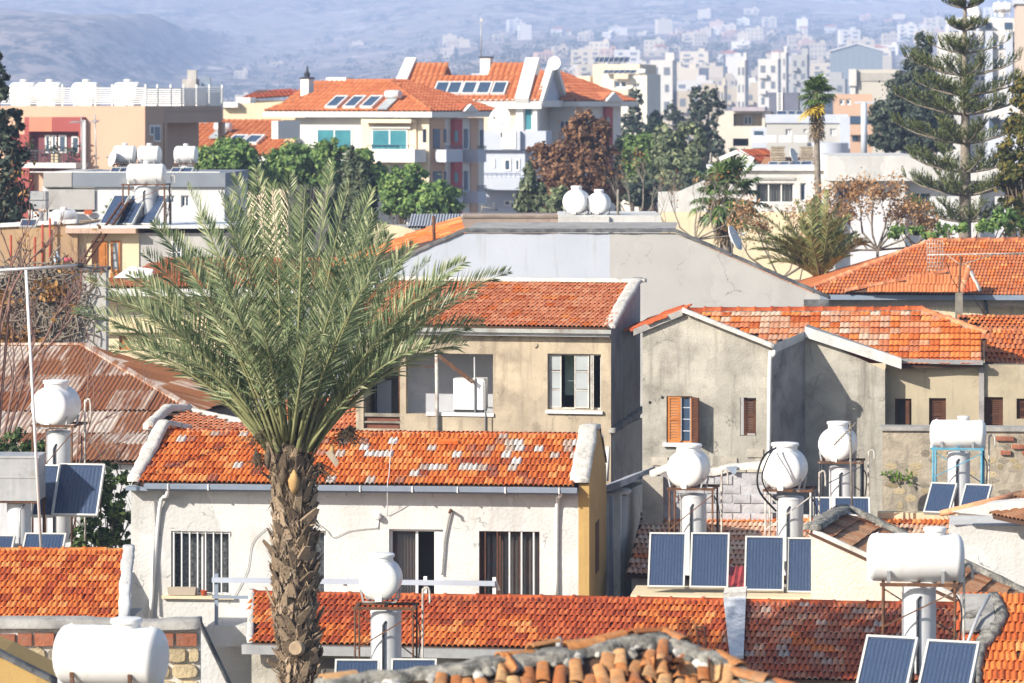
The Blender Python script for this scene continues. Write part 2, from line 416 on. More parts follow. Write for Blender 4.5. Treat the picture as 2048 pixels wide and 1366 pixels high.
# --- roof tiles
_tiles = {}
def tile_mesh(tw, tl, hump, n_hump, mat_):
 key = (tw, tl, hump, n_hump, mat_.name)
 if key in _tiles: return _tiles[key]
 mb = MB(); seg = 4 * n_hump; lift = .055 if hump < .035 else .030
 prof = []
 for i in range(seg + 1):
  x = i / seg; prof.append((x * tw, hump * abs(math.sin(math.pi * n_hump * x)) ** .8))
 vs = []
 for x, z in prof: vs.append((x, -.02 - z * .25, z + lift))
 for x, z in prof: vs.append((x, tl, z * .8 + .002))
 for x, z in prof: vs.append((x, -.018 - z * .25, z + lift - .018))
 for x, z in prof: vs.append((x, tl * .3, z + lift * .2))
 m = seg + 1
 mb.add(vs, [(i, i + 1, m + i + 1, m + i) for i in range(seg)], True)
 mb.add(vs, [(2 * m + i, 2 * m + i + 1, i + 1, i) for i in range(seg)], False)
 mb.add(vs, [(3 * m + i, 3 * m + i + 1, 2 * m + i + 1, 2 * m + i) for i in range(seg)], True)
 me = mb.mesh("tile", mat_)
 _tiles[key] = me
 return me
def inpoly(p, poly):
 x, y = p; r = False; j = len(poly) - 1
 for i in range(len(poly)):
  xi, yi = poly[i]; xj, yj = poly[j]
  if (yi > y) != (yj > y) and x < (xj - xi) * (y - yi) / (yj - yi) + xi: r = not r
  j = i
 return r
def tile_roof(parent, world, corners, mats, tw=.22, te=.30, hump=.052, n_hump=2, limit=300, pick=None, thick=.08,
u_dir=None, name="roof", jitter=1.0, base_mat=None, stagger=True, shrink=0.0):
 """a tiled roof plane. corners: local points, the first two give the eave direction. The tiles that show largest are
 objects, children of the roof part; the rest are one joined part."""
 pts = [Vector(c) for c in corners]
 U = (u_dir or (pts[1] - pts[0])).normalized()
 Nn = Vector((0, 0, 0))
 for i in range(len(pts)):
  a, b = pts[i], pts[(i + 1) % len(pts)]; Nn += a.cross(b)
 Nn.normalize()
 if Nn.z < 0: Nn = -Nn
 V = Nn.cross(U).normalized()
 if V.z < 0: U = -U; V = -V
 O = pts[0]
 q = [((p - O).dot(U), (p - O).dot(V)) for p in pts]
 ub = min(a for a, b in q); ue = max(a for a, b in q); vb = min(b for a, b in q); ve = max(b for a, b in q)
 mb = MB(); mb.prism([p - Nn * .005 for p in pts], -Nn * thick)
 roof = part(name, mb, base_mat or UNDERLAY, parent)
 spots = []
 nr = max(1, round((ve - vb) / te)); te = (ve - vb) / nr; nc = int((ue - ub) / tw + .999)
 for r in range(nr):
  for c in range(-1, nc + 1):
   u = ub + c * tw + (tw / (2 * n_hump) if (stagger and r % 2) else 0); v = vb + r * te
   cu, cv = u + tw / 2, v + te / 2
   if not inpoly((cu, cv), q): continue
   spots.append((r, c, O + U * u + V * v, cu - ub, cv - vb))
 def shown(sp):
  w = world @ sp[2]
  px = HX + w.x / w.y * F; py = HY + (CZ - w.z) / w.y * F
  out = not (-20 < px < 2068 and -20 < py < 1386)
  return (out, w.y)
 spots.sort(key=shown)
 rest = MB(); rm = mats if isinstance(mats, (list, tuple)) else [mats]
 for k, (r, c, pos, cu, cv) in enumerate(spots):
  mi = pick(r, c, cu, cv, nr) if pick else 0
  j = RND.gauss
  M = frameM(pos + Nn * (abs(j(0, .004)) * jitter) + V * (j(0, .006) * jitter) + U * (j(0, .003) * jitter),
  U + V * (j(0, .010) * jitter + (j(0, .07) if jitter == 1 and RND.random() < .035 else 0)), V + Nn * (j(0, .010) * jitter))
  me = tile_mesh(tw * 1.01, te * 1.16, hump, n_hump, rm[mi])
  if k < limit and not shown((r, c, pos))[0]:
   link("tile", me, roof, M)
  else:
   rest.cur = mi
   vs = [M @ v.co for v in me.vertices]
   b = len(rest.v); rest.v.extend([tuple(v) for v in vs])
   for p in me.polygons:
    rest.f.append(tuple(b + i for i in p.vertices)); rest.sm.append(p.use_smooth); rest.mi.append(mi)
 if rest.f: part("tiles", rest, rm, roof, kind='stuff')
 return roof, U, V, Nn
_ridges = {}
def ridge_mesh(L, r, mat_):
 key = (round(L, 3), r, mat_.name)
 if key in _ridges: return _ridges[key]
 mb = MB(); n = 6; rings = [(0, r * 1.16), (.05, r * 1.16), (.06, r), (L * 1.03, r * .96)]
 vs = []
 for x, rr in rings:
  for k in range(n + 1):
   a = math.pi * k / n
   vs.append((x, -math.cos(a) * rr, math.sin(a) * rr))
 m = n + 1
 fs = [(i * m + k, i * m + k + 1, (i + 1) * m + k + 1, (i + 1) * m + k) for i in range(3) for k in range(n)]
 mb.add(vs, fs, True); mb.add(vs[:m], [tuple(range(m))])
 _ridges[key] = mb.mesh("ridge_tile", mat_)
 return _ridges[key]
def ridge_line(parent, a, b, mat_, L=.42, r=.10, name="ridge_tile", bed=MORTAR, sink=.03):
 a = Vector(a); b = Vector(b); d = b - a; n = max(1, round(d.length / L)); L2 = d.length / n
 me = ridge_mesh(L2, r, mat_)
 up = Vector((0, 0, 1)); side = up.cross(d).normalized()
 for i in range(n):
  p = a + d * (i / n) + Vector((0, 0, RND.gauss(0, .006) - sink))
  link(name, me, parent, frameM(p, d + side * RND.gauss(0, .02) * d.length, side))
 if bed:
  mb = MB(); mb.bar(a - up * (sink + .03), b - up * (sink + .03), r * 2.1, .07); part("mortar_bed", mb, bed, parent)
def rough_strip(pts, w, h, step=.18, amp=.03, seed=1, up=Vector((0, 0, 1))):
 "an uneven mortar band running along pts, its edges wandering slowly with small nicks"
 rr = random.Random(seed); out = MB(); ps = []; step = min(step, .1)
 pts = [Vector(p) for p in pts]
 for i in range(len(pts) - 1):
  n = max(1, min(60, int((pts[i + 1] - pts[i]).length / step)))
  for k in range(n): ps.append(pts[i].lerp(pts[i + 1], k / n))
 ps.append(pts[-1]); vs = []; t = 0
 def nz(t, k): return noise.noise(Vector((t * 1.7, k * 7.3, seed))) * 1.3 + noise.noise(Vector((t * 6.5, k * 3.1, seed + 5))) * .7
 for i, p in enumerate(ps):
  if i: t += (p - ps[i - 1]).length
  d = (ps[min(i + 1, len(ps) - 1)] - ps[max(i - 1, 0)]).normalized(); s = d.cross(up).normalized()
  w1 = w / 2 + nz(t, 1) * amp; w2 = w / 2 + nz(t, 2) * amp; hh = h + nz(t, 3) * amp * .45
  vs += [p - s * w1 - up * h * .6, p - s * w1 * .97 + up * hh * .6, p - s * w1 * .5 + up * hh * .96, p + s * w2 * .5 + up * (hh * .96 + nz(t, 4) * amp * .2), p + s * w2 * .97 + up * hh * .6, p + s * w2 - up * h * .6]
 fs = []
 for i in range(len(ps) - 1):
  for k in range(5): fs.append((i * 6 + k, i * 6 + k + 1, (i + 1) * 6 + k + 1, (i + 1) * 6 + k))
 fs += [(5, 4, 3, 2, 1, 0), tuple((len(ps) - 1) * 6 + k for k in range(6))]
 return out.add(vs, fs, True)
 # --- windows
def window(parent, x0, x1, z0, z1, w=.12, fw=.05, cols=2, rows=1, frame=WHITE_PAINT, glass=GLASS, sill=None, name="window", open_col=None, sill_out=.08):
 mb = MB(); d = .05
 mb.box(x0, x1, w, w + d, z0, z0 + fw); mb.box(x0, x1, w, w + d, z1 - fw, z1)
 mb.box(x0, x0 + fw, w, w + d, z0 + fw, z1 - fw); mb.box(x1 - fw, x1, w, w + d, z0 + fw, z1 - fw)
 for i in range(1, cols):
  x = x0 + (x1 - x0) * i / cols; mb.box(x - fw * .5, x + fw * .5, w + .003, w + d - .003, z0 + fw, z1 - fw)
 for j in range(1, rows):
  z = z0 + (z1 - z0) * j / rows
  mb.box(x0 + fw, x1 - fw, w + .008, w + d - .008, z - fw * .35, z + fw * .35)
 f = part(name, mb, frame, parent)
 for i in range(cols):
  if open_col == i: continue
  a = x0 + (x1 - x0) * i / cols; b = x0 + (x1 - x0) * (i + 1) / cols
  g = MB(); g.box(a + fw * .4, b - fw * .4, w + .02, w + .028, z0 + fw * .5, z1 - fw * .5); part("pane", g, glass, f)
 if sill:
  s = MB(); s.box(x0 - .08, x1 + .08, -sill_out, w, z0 - .07, z0 - .002); part("sill", s, sill, f)
 return f
def pleats(x0, x1, z0, z1, y, amp=.03, n=10):
 mb = MB(); m = n * 4; vs = []
 for i in range(m + 1):
  x = x0 + (x1 - x0) * i / m; yy = y + amp * math.sin(i / m * n * 2 * math.pi)
  vs += [(x, yy, z0), (x, yy, z1)]
 return mb.add(vs, [(2 * i, 2 * i + 2, 2 * i + 3, 2 * i + 1) for i in range(m)], True)
def louvre(parent, x0, x1, z0, z1, y, mat_=WOOD_OR, n=14, M=None, name="shutter"):
 mb = MB(); fw = .05
 mb.box(x0, x0 + fw, y, y + .04, z0, z1); mb.box(x1 - fw, x1, y, y + .04, z0, z1)
 zm = (z0 + z1) / 2
 for z in (z0, zm - fw / 2, z1 - fw): mb.box(x0 + fw, x1 - fw, y + .002, y + .038, z, z + fw)
 f = part(name, mb, mat_, parent, M)
 s = MB()
 for a, b in ((z0 + fw, zm - fw / 2), (zm + fw / 2, z1 - fw)):
  for i in range(n // 2):
   z = a + (b - a) * (i + .5) / (n // 2); h = (b - a) / n * .9
   s.quad((x0 + fw, y + .004, z - h), (x1 - fw, y + .004, z - h), (x1 - fw, y + .034, z + h), (x0 + fw, y + .034, z + h))
 part("louvre_slats", s, mat_, f, kind='stuff')
 return f
 # --- rooftop water heaters
def water_tank(c, L, D, az, label, group="white plastic water tanks on the roofs", lid=.62, mat_=WHITE, feet=True, lidx=.0, foot_mat=ZINC):
 "horizontal moulded tank, centre c, axis turned az degrees from the picture's x direction"
 t = thing("water_tank", label, "water tank", TR(c, az), group)
 R_ = D / 2; mb = MB(); h = L / 2; prof = []
 dome = R_ * .34
 for i in range(9):
  a = math.pi / 2 * i / 8; prof.append((R_ * .985 * math.sin(a) ** .62, -h + dome * (1 - math.sin(a) ** 1.3 * .0 - math.cos(a) * 0) - dome * math.cos(a)))
 k = .012 * D
 for f in (-.55, -.5, 0, .5, .55):
  x = f * (h - dome); prof.append((R_ * (1.0 if f in (-.5, 0, .5) else .985), x))
 for i in range(8, -1, -1):
  a = math.pi / 2 * i / 8; prof.append((R_ * .985 * math.sin(a) ** .62, h - dome + dome * math.cos(a)))
 mb.lathe(prof, axis=(1, 0, 0), n=36); part("body", mb, mat_, t)
 r = R_ * lid; lm = MB()
 lm.lathe([(0, R_ * .80), (r * .92, R_ * .80), (r * .92, R_ * 1.12), (r * 1.04, R_ * 1.12), (r * 1.04, R_ * 1.22), (r * .98, R_ * 1.26), (r * .5, R_ * 1.29), (0, R_ * 1.29)], c=(lidx, 0, 0), n=28)
 part("lid", lm, mat_, t)
 lg = MB()
 for s in (-1, 1):
  lg.box(s * (h - .01), s * (h - dome * .9), -.06, .06, -R_ * .98, -R_ * .76)
  lg.prism([(s * (h - dome * .25), -.05, R_ * .6), (s * (h - dome * .25), .05, R_ * .6), (s * (h - dome), 0, R_ * .97)], (s * -.06, 0, .03))
 part("outlet_boss", lg, mat_, t)
 if feet:
  for s in (-1, 1):
   fm = MB(); x = s * h * .55
   fm.box(x - .025, x + .025, -R_ * .8, R_ * .8, -R_ * 1.08, -R_ * 1.02)
   for y in (-1, 1): fm.bar((x, y * R_ * .8, -R_ * 1.06), (x, y * R_ * .93, -R_ * .45), .05, .03)
   part("saddle", fm, foot_mat, t)
 return t
def heater(c, w, d, h, r, hb, az, label, leg=RUST, top=RUST, boiler_mat=STEELDRUM, group="boiler stands under the water tanks", pipe=True, bo=(0, 0), brace=True, legr=.022):
 "frame with four legs carrying a platform, an upright boiler between the legs; c is on the roof under it"
 t = thing("boiler_stand", label, "water heater", TR(c, az), group)
 for sx in (-1, 1):
  for sy in (-1, 1):
   mb = MB(); mb.tube([(sx * w / 2, sy * d / 2, 0), (sx * w / 2, sy * d / 2, h)], legr, 6); part("leg", mb, leg, t)
 mb = MB()
 for sy in (-1, 1): mb.box(-w / 2 - .05, w / 2 + .05, sy * d / 2 - .025, sy * d / 2 + .025, h, h + .05)
 for sx in (-1, 0, 1): mb.box(sx * w / 2 - .025, sx * w / 2 + .025, -d / 2 + .03, d / 2 - .03, h + .006, h + .044)
 part("platform", mb, top, t)
 if brace:
  mb = MB(); mb.bar((-w / 2, -d / 2 - .02, h * .55), (w / 2, -d / 2 - .02, h * .95), .02); mb.bar((w / 2, d / 2 + .02, h * .4), (-w / 2, d / 2 + .02, h * .9), .02)
  mb.bar((-w / 2, -d / 2, h * .3), (-w / 2, d / 2, h * .3), .02); mb.bar((w / 2, -d / 2, h * .3), (w / 2, d / 2, h * .3), .02)
  part("brace", mb, leg, t)
 b = MB(); bx, by = bo
 b.lathe([(0, 0), (r, 0), (r, hb - .05), (r * 1.03, hb - .05), (r * 1.03, hb - .02), (r * .96, hb), (0, hb + .03)], c=(bx, by, .02), n=26)
 bb = part("boiler", b, boiler_mat, t)
 if pipe:
  p = MB(); p.tube([(bx - .02, by - r - .03, 0), (bx - .02, by - r - .03, hb * .86), (bx + .03, by - r + .01, hb * .9)], .022, 7); part("pipe", p, DARKM if pipe is True else pipe, bb)
  p = MB(); p.tube([(w / 2 - .05, d / 2 - .1, h * .9), (w / 2 + .1, -.1, h * .75), (w / 2 + .05, -.2, h * .3), (w / 2 - .15, -.2, .1)], .014, 6); part("hose", p, BLACK, t)
  p = MB(); x = w / 2 + .14
  p.tube([(x, 0, .05), (x, 0, h * 1.12), (x + .02, 0, h * 1.2), (x + .07, 0, h * 1.23), (x + .12, 0, h * 1.2), (x + .13, 0, h * 1.05)], .02, 7); part("vent_pipe", p, RUST_PALE, t)
 return t
_fin = {}
def solar_panel(c, w, l, tilt, az, label, group="solar collector panels in front of the boilers", nf=11, strut=True, frame=ALU, lean=0):
 "flat collector: c is its lower edge's centre; it leans back by tilt degrees from the horizontal"
 M = TR(c, az) @ Matrix.Rotation(rad(tilt), 4, 'X')
 t = thing("solar_panel", label, "solar panel", M, group)
 fw = .035; mb = MB()
 mb.box(-w / 2, w / 2, 0, fw, -.04, .05); mb.box(-w / 2, w / 2, l - fw, l, -.04, .05)
 mb.box(-w / 2, -w / 2 + fw, fw, l - fw, -.04, .05); mb.box(w / 2 - fw, w / 2, fw, l - fw, -.04, .05)
 part("frame", mb, frame, t)
 mb = MB(); mb.box(-w / 2 + fw, w / 2 - fw, fw, l - fw, -.03, -.005); part("absorber", mb, ABSORB, t)
 key = (round(w, 2), round(l, 2), nf)
 if key not in _fin:
  f = MB(); fx = (w - 2 * fw) / nf * .28
  f.box(-fx, fx, fw + .03, l - fw - .03, -.004, .012); _fin[key] = f.mesh("fin", FIN)
 for i in range(nf): link("fin", _fin[key], t, Matrix.Translation((-w / 2 + fw + (w - 2 * fw) * (i + .5) / nf, 0, 0)))
 mb = MB(); mb.box(-w / 2 + fw, w / 2 - fw, fw, l - fw, .034, .038); part("cover_glass", mb, PANELGLASS, t)
 if strut:
  mb = MB(); h = l * math.sin(rad(tilt))
  Mi = Matrix.Rotation(-rad(tilt), 4, 'X')
  for s in (-1, 1):
   a = Vector((s * w * .4, l * .92, -.04)); g = Mi @ Vector((s * w * .4, l * math.cos(rad(tilt)) * .98, -.02))
   mb.bar(a, g, .03)
  part("strut", mb, RUST, t)
 return t
 # --- plants
def ell(rr):
 while True:
  p = Vector((rr.uniform(-1, 1), rr.uniform(-1, 1), rr.uniform(-1, 1)))
  if .05 < p.length < 1: return p
def leaf(mb, p, size, rr, n=None, aspect=1.6):
 a = ell(rr).normalized()
 if n is not None: a = (a * .8 + n).normalized()
 u = a.orthogonal().normalized(); u = Matrix.Rotation(rr.uniform(0, 6.28), 3, a) @ u; w = a.cross(u)
 s = size * rr.uniform(.6, 1.3); l = s * aspect / 2; h = s / 2
 mb.add([p - u * l, p - w * h * .8, p + u * l, p + w * h * .8], [(0, 1, 2, 3)])
def crown_cloud(mb, c, radii, n_clump, per, size, rr, clump_r=.3, hollow=.55, flat=1.0, aspect=1.6, droop=0):
 "leaf-sized faces in uneven clumps spread through the outer part of an ellipsoid, some loose between them"
 for i in range(n_clump):
  d = ell(rr); k = hollow + (1.02 - hollow) * rr.random() ** .6
  d = d.normalized() * k
  cc = c + Vector((d.x * radii[0], d.y * radii[1], d.z * radii[2]))
  cr = clump_r * rr.choice((.45, .7, 1, 1.4)) * min(radii)
  for j in range(int(per * rr.uniform(.6, 1.3))):
   e = Vector((rr.gauss(0, .5), rr.gauss(0, .5), rr.gauss(0, .5)))
   if j % 6 == 0: e *= 1.8
   p = cc + Vector((e.x * cr, e.y * cr, e.z * cr * flat - droop * abs(rr.gauss(0, .4)) * cr))
   leaf(mb, p, size, rr, e + d * .5 + Vector((0, 0, .25)), aspect)
def limb_set(mb, base, top, r0, ends, rr):
 "tapered trunk with limbs that reach the given ends"
 base = Vector(base); top = Vector(top)
 mid = base.lerp(top, .5) + Vector((rr.uniform(-.1, .1), rr.uniform(-.1, .1), 0)) * (top - base).length * .3
 mb.tube([base, mid, top], [r0, r0 * .75, r0 * .45], 8)
 for e in ends:
  e = Vector(e); s = base.lerp(top, rr.uniform(.45, .95)); m = s.lerp(e, .5) + Vector((0, 0, (e - s).length * .1))
  mb.tube([s, m, e], [r0 * .35, r0 * .22, r0 * .06], 5)
BARK = mat("bark", (.16, .115, .08), (.09, .065, .048), scale=6, bump=.8, bscale=20, rough=.95)
BARK_PALE = mat("grey_bark", (.30, .26, .21), (.18, .15, .12), scale=7, bump=.6, bscale=20, rough=.95)
def tree(name, label, blobs, Y, leafm, size, rr_seed, trunk_px=None, per=70, dens=1.0, group=None, bark=BARK, clump_r=.32, cat="tree", depth_k=.9, flat=.8, hollow=.5, aspect=1.6, ground_z=0, droop=0, trunk_r=.2):
 """blobs: (px, py, half width px, half height px, dy) ellipsoids that make up the crown in the photograph"""
 rr = random.Random(rr_seed); s = F / Y
 cx = sum(b[0] * b[2] for b in blobs) / sum(b[2] for b in blobs)
 bx = trunk_px if trunk_px else cx
 base = Vector(((bx - HX) / s, Y, ground_z)); t = thing(name, label, cat, base, group)
 crown = MB(); wood = MB(); ends = []
 for b in blobs:
  dy = b[4] if len(b) > 4 else rr.uniform(-.4, .4)
  c = P(b[0], b[1], Y + dy) - base; rx, rz = b[2] / s, b[3] / s; ry = min(max(rx, rz * .6), 1.3 * rx) * depth_k
  area = rx * rz
  n = max(6, int(dens * 9 * (area ** .5 + area) / (clump_r * 3) ** 1.2))
  crown_cloud(crown, c, (rx, ry, rz), n, per, size, rr, clump_r, hollow, flat, aspect, droop)
  ends.append(c + Vector((0, 0, -rz * .1)))
  for q in range(3): ends.append(c + Vector((rr.uniform(-.6, .6) * rx, rr.uniform(-.6, .6) * ry, rr.uniform(-.2, .6) * rz)))
 topz = max(e.z for e in ends)
 limb_set(wood, (0, 0, -.1), (rr.uniform(-.2, .2), 0, topz * .82), trunk_r, ends, rr)
 part("trunk", wood, bark, t); part("crown", crown, leafm, t)
 return t
def bare_twigs(mb, p, d, L, r, depth, rr, spread=.6, up=.15):
 "a forking leafless branch"
 n = 3; pts = [p]; q = Vector(p); dd = Vector(d).normalized()
 for i in range(n):
  dd = (dd + ell(rr) * .22 + Vector((0, 0, up * .4))).normalized(); q = q + dd * (L / n); pts.append(q.copy())
 mb.tube(pts, [r, r * .85, r * .7, r * .55], 5 if depth > 1 else 3, caps=False)
 tips = [q.copy()]
 if depth > 0:
  for k in range(rr.choice((2, 3, 3))):
   s = pts[rr.choice((1, 2, 3, 3))]; nd = (dd + ell(rr) * spread * 1.4 + Vector((0, 0, up))).normalized()
   tips += bare_twigs(mb, s, nd, L * rr.uniform(.55, .8), r * .55, depth - 1, rr, spread, up)
 return tips
def frond(base, mid, tip, n, ll, rr, side_up=.45, w=.022, leaf_fwd=.75, start=.16, droop=.10, rach=.022, twist=0.0):
 "pinnate palm leaf as one mesh: arching rachis with two ranks of narrow folded leaflets"
 mb = MB(); base, mid, tip = Vector(base), Vector(mid), Vector(tip)
 def B(t): return base * (1 - t) ** 2 + mid * 2 * t * (1 - t) + tip * t * t
 pts = [B(i / 9) for i in range(10)]
 mb.cur = 1; mb.tube(pts, [rach * (1.25 - 1.1 * i / 9) for i in range(10)], 5); mb.cur = 0
 up0 = Vector((0, 0, 1))
 L = (tip - base).length
 for i in range(n):
  t = start + (1 - start) * (i + rr.uniform(-.3, .3)) / n
  t = min(max(t, start), .995)
  p = B(t); d = (B(min(t + .03, 1.0)) - B(t - .03)).normalized()
  s = d.cross(up0)
  s = s.normalized() if s.length > .05 else Vector((1, 0, 0))
  u = s.cross(d).normalized()
  tw = twist + rr.gauss(0, .22); s, u = s * math.cos(tw) + u * math.sin(tw), u * math.cos(tw) - s * math.sin(tw)
  k = math.sin(math.pi * min(1, .18 + .80 * (t - start) / (1 - start))) ** .55
  for sg in (-1, 1):
   if rr.random() < .04: continue
   ln = ll * k * rr.uniform(.82, 1.12)
   f = leaf_fwd * (1 + .5 * t) + rr.uniform(-.12, .12)
   dr = (s * sg * (1 - side_up * .4) + u * (side_up + rr.uniform(-.22, .22)) + d * f).normalized()
   e = p + dr * ln + Vector((0, 0, -droop * ln * rr.uniform(.2, 1.6)))
   m = p + dr * ln * .45 + Vector((0, 0, -.01 * ln))
   q = dr.cross(u); q = q.normalized() * w * rr.uniform(.8, 1.2) if q.length > .01 else s * w
   fold = u * w * .45
   mb.add([p, m + q + fold, m, m - q + fold, e], [(0, 1, 2), (0, 2, 3), (1, 4, 2), (2, 4, 3)])
 return mb
# --- ground, hills, haze
def lerp_tab(tab, x):
 for i in range(len(tab) - 1):
  if x <= tab[i + 1][0]:
   a, b = tab[i], tab[i + 1]; f = (x - a[0]) / (b[0] - a[0]); return a[1] + (b[1] - a[1]) * f
 return tab[-1][1]
BASE = [(-400, 0), (700, 0), (1000, 3), (1500, 12), (2200, 31), (3000, 56), (4000, 92), (5000, 138), (6000, 195), (6600, 235), (7400, 190), (8200, 90)]
BASEL = [(-400, 0), (700, 0), (1500, 3), (2400, 12), (3000, 26), (3600, 46), (4400, 84), (5200, 135), (6000, 190), (6600, 235), (7400, 190), (8200, 90)]
def sstep(a, b, x):
 t = min(max((x - a) / (b - a), 0), 1); return t * t * (3 - 2 * t)
def ground_z(x, y):
 k = sstep(-.062, .012, x / max(y, 300)); z = lerp_tab(BASE, y) * k + lerp_tab(BASEL, y) * (1 - k)
 if y > 900:
  k = sstep(900, 4600, y) * (1 - sstep(5600, 6800, y) * .7)
  n = noise.noise(Vector((x / 420, y / 900, .3))) * 34 + noise.noise(Vector((x / 150, y / 300, 4.3))) * 13 + noise.noise(Vector((x / 55, y / 90, 9.1))) * 4
  z += n * k * (.3 + .75 * sstep(2500, 6000, y))
  e = x + 288 + noise.noise(Vector((y / 130, 2.2, 0))) * 16 + noise.noise(Vector((x / 60, y / 60, 7))) * 7
  side = 1 - sstep(-62, 18, e)
  top = 47 + noise.noise(Vector((x / 90, y / 120, 5))) * 5 + .02 * max(0, -e)
  z += side * sstep(2550, 3250, y) * (1 - sstep(3700, 4700, y)) * top
 return z
def build_ground():
 ys = [-400, -200, -50] + [i * 25 for i in range(0, 40)] + [1000 + i * 40 for i in range(0, 181)]
 xs = [-3200, -2600, -2100, -1700, -1500] + [-1300 + i * 20 for i in range(131)] + [1500, 1700, 2100, 2600, 3200]
 vs = []; fs = []; nx = len(xs)
 for y in ys:
  for x in xs: vs.append((x, y, ground_z(x, y)))
 for j in range(len(ys) - 1):
  for i in range(nx - 1):
   a = j * nx + i; fs.append((a, a + 1, a + nx + 1, a + nx))
 m, nt, b = _new("dry_ground")
 b.inputs["Roughness"].default_value = .95; b.inputs["Specular IOR Level"].default_value = .1
 ge = _n(nt, "ShaderNodeNewGeometry"); pos = ge.outputs["Position"]
 def nz(sc, d, r, stretch=None):
  v = pos
  if stretch:
   mp = _n(nt, "ShaderNodeMapping"); mp.inputs["Scale"].default_value = stretch; nt.links.new(pos, mp.inputs[0]); v = mp.outputs[0]
  return _noise(nt, v, sc, d, r)
 soil = _mix(nt, nz(.02, 6, .6), (.40, .32, .26), (.27, .22, .17))
 scrub = _ramp(nt, nz(.055, 8, .72, (1, .45, 1.6)), [(.44, (0, 0, 0)), (.54, (1, 1, 1))])
 big = _ramp(nt, nz(.0042, 5, .6, (1, .5, 3)), [(.38, (.15, .15, .15)), (.62, (1, 1, 1))])
 col = _mix(nt, _math(nt, 'MULTIPLY', scrub, big), soil, (.035, .042, .028))
 pale = _ramp(nt, nz(.012, 8, .7, (.7, .35, 5)), [(.56, (0, 0, 0)), (.68, (1, 1, 1))])
 col = _mix(nt, _math(nt, 'MULTIPLY', pale, .8), col, (.70, .60, .52))
 sx = _n(nt, "ShaderNodeSeparateXYZ"); nt.links.new(pos, sx.inputs[0])
 near = _ramp(nt, _math(nt, 'MULTIPLY', sx.outputs[1], 1 / 3000.0), [(.25, (0, 0, 0)), (.6, (1, 1, 1))])
 earth = _mix(nt, nz(.6, 6, .6), (.22, .19, .16), (.14, .125, .11))
 col = _mix(nt, near, earth, col)
 nt.links.new(col, b.inputs["Base Color"])
 mb = MB(); mb.add(vs, fs, True)
 structure("ground", mb, m)
 return max(v[2] for v in vs)
TOP = build_ground()
def build_haze():
 mb = MB(); mb.box(-3400, 3400, -450, 8300, -1, TOP + 6)
 m = bpy.data.materials.new("haze"); m.use_nodes = True; nt = m.node_tree
 nt.nodes.remove(nt.nodes["Principled BSDF"])
 v = nt.nodes.new("ShaderNodeVolumePrincipled")
 v.inputs["Color"].default_value = (.45, .60, .95, 1)
 v.inputs["Density"].default_value = HAZE_DENSITY
 v.inputs["Anisotropy"].default_value = -.35
 nt.links.new(v.outputs[0], nt.nodes["Material Output"].inputs["Volume"])
 o = link("haze", mb.mesh("haze", m)); o['kind'] = 'stuff'
 return o
HAZE_DENSITY = 2.4e-4
build_haze()
# --- the town at the foot of the hills
CITY_WALLS = [mat("town_wall_" + n, c, rough=.9) for n, c in (("white", (.62, .60, .57)), ("cream", (.56, .50, .40)), ("beige", (.48, .42, .34)), ("grey", (.40, .40, .40)), ("rose", (.52, .36, .29)))]
CITY_WIN = mat("town_window", (.17, .19, .22), rough=.3)
CITY_ROOF = mat("town_roof", (.50, .48, .45))
CITY_TILE = mat("town_tile_roof", (.46, .17, .08))
def block_mesh(w, d, h, floors, bays, wall_m, rr, tiled=False, balc=False):
 mb = MB(); mb.cur = 0
 mb.box(-w / 2, w / 2, 0, d, 0, h)
 if not tiled:
  for a in ((-w / 2, w / 2, 0, .2), (-w / 2, w / 2, d - .2, d)): mb.box(a[0], a[1], a[2], a[3], h + .002, h + .9)
  for a in ((-w / 2, -w / 2 + .2), (w / 2 - .2, w / 2)): mb.box(a[0], a[1], .2, d - .2, h + .002, h + .9)
  mb.box(w * .1, w * .1 + min(3.2, w * .4), d * .4, d * .4 + 3, h + .01, h + 2.6)
 fh = h / floors
 for f in range(floors):
  for b_ in range(bays):
   x = -w / 2 + w * (b_ + .5) / bays; ww = w / bays * rr.uniform(.3, .55)
   z = f * fh + fh * .35
   mb.cur = 1; mb.box(x - ww / 2, x + ww / 2, -.05, .02, z, z + fh * .45); mb.cur = 0
   if balc and b_ % 2 == 0: mb.box(x - ww * .8, x + ww * .8, -1.1, -.02, f * fh + .05, f * fh + 1.05)
  mb.cur = 1
  for k in range(2): mb.box(w / 2 - .02, w / 2 + .05, d * (.2 + .45 * k), d * (.35 + .45 * k), f * fh + fh * .35, f * fh + fh * .8)
  mb.cur = 0
 if tiled:
  mb.cur = 2; e = .5; t = h + w * .16
  vs = [(-w / 2 - e, -e, h + .01), (w / 2 + e, -e, h + .01), (w / 2 + e, d + e, h + .01), (-w / 2 - e, d + e, h + .01), (-w * .2, d / 2, t), (w * .2, d / 2, t)]
  mb.add(vs, [(0, 1, 5, 4), (1, 2, 5), (2, 3, 4, 5), (3, 0, 4), (3, 2, 1, 0)])
 return mb.mesh("far_building", [wall_m, CITY_WIN, CITY_TILE if tiled else CITY_ROOF])
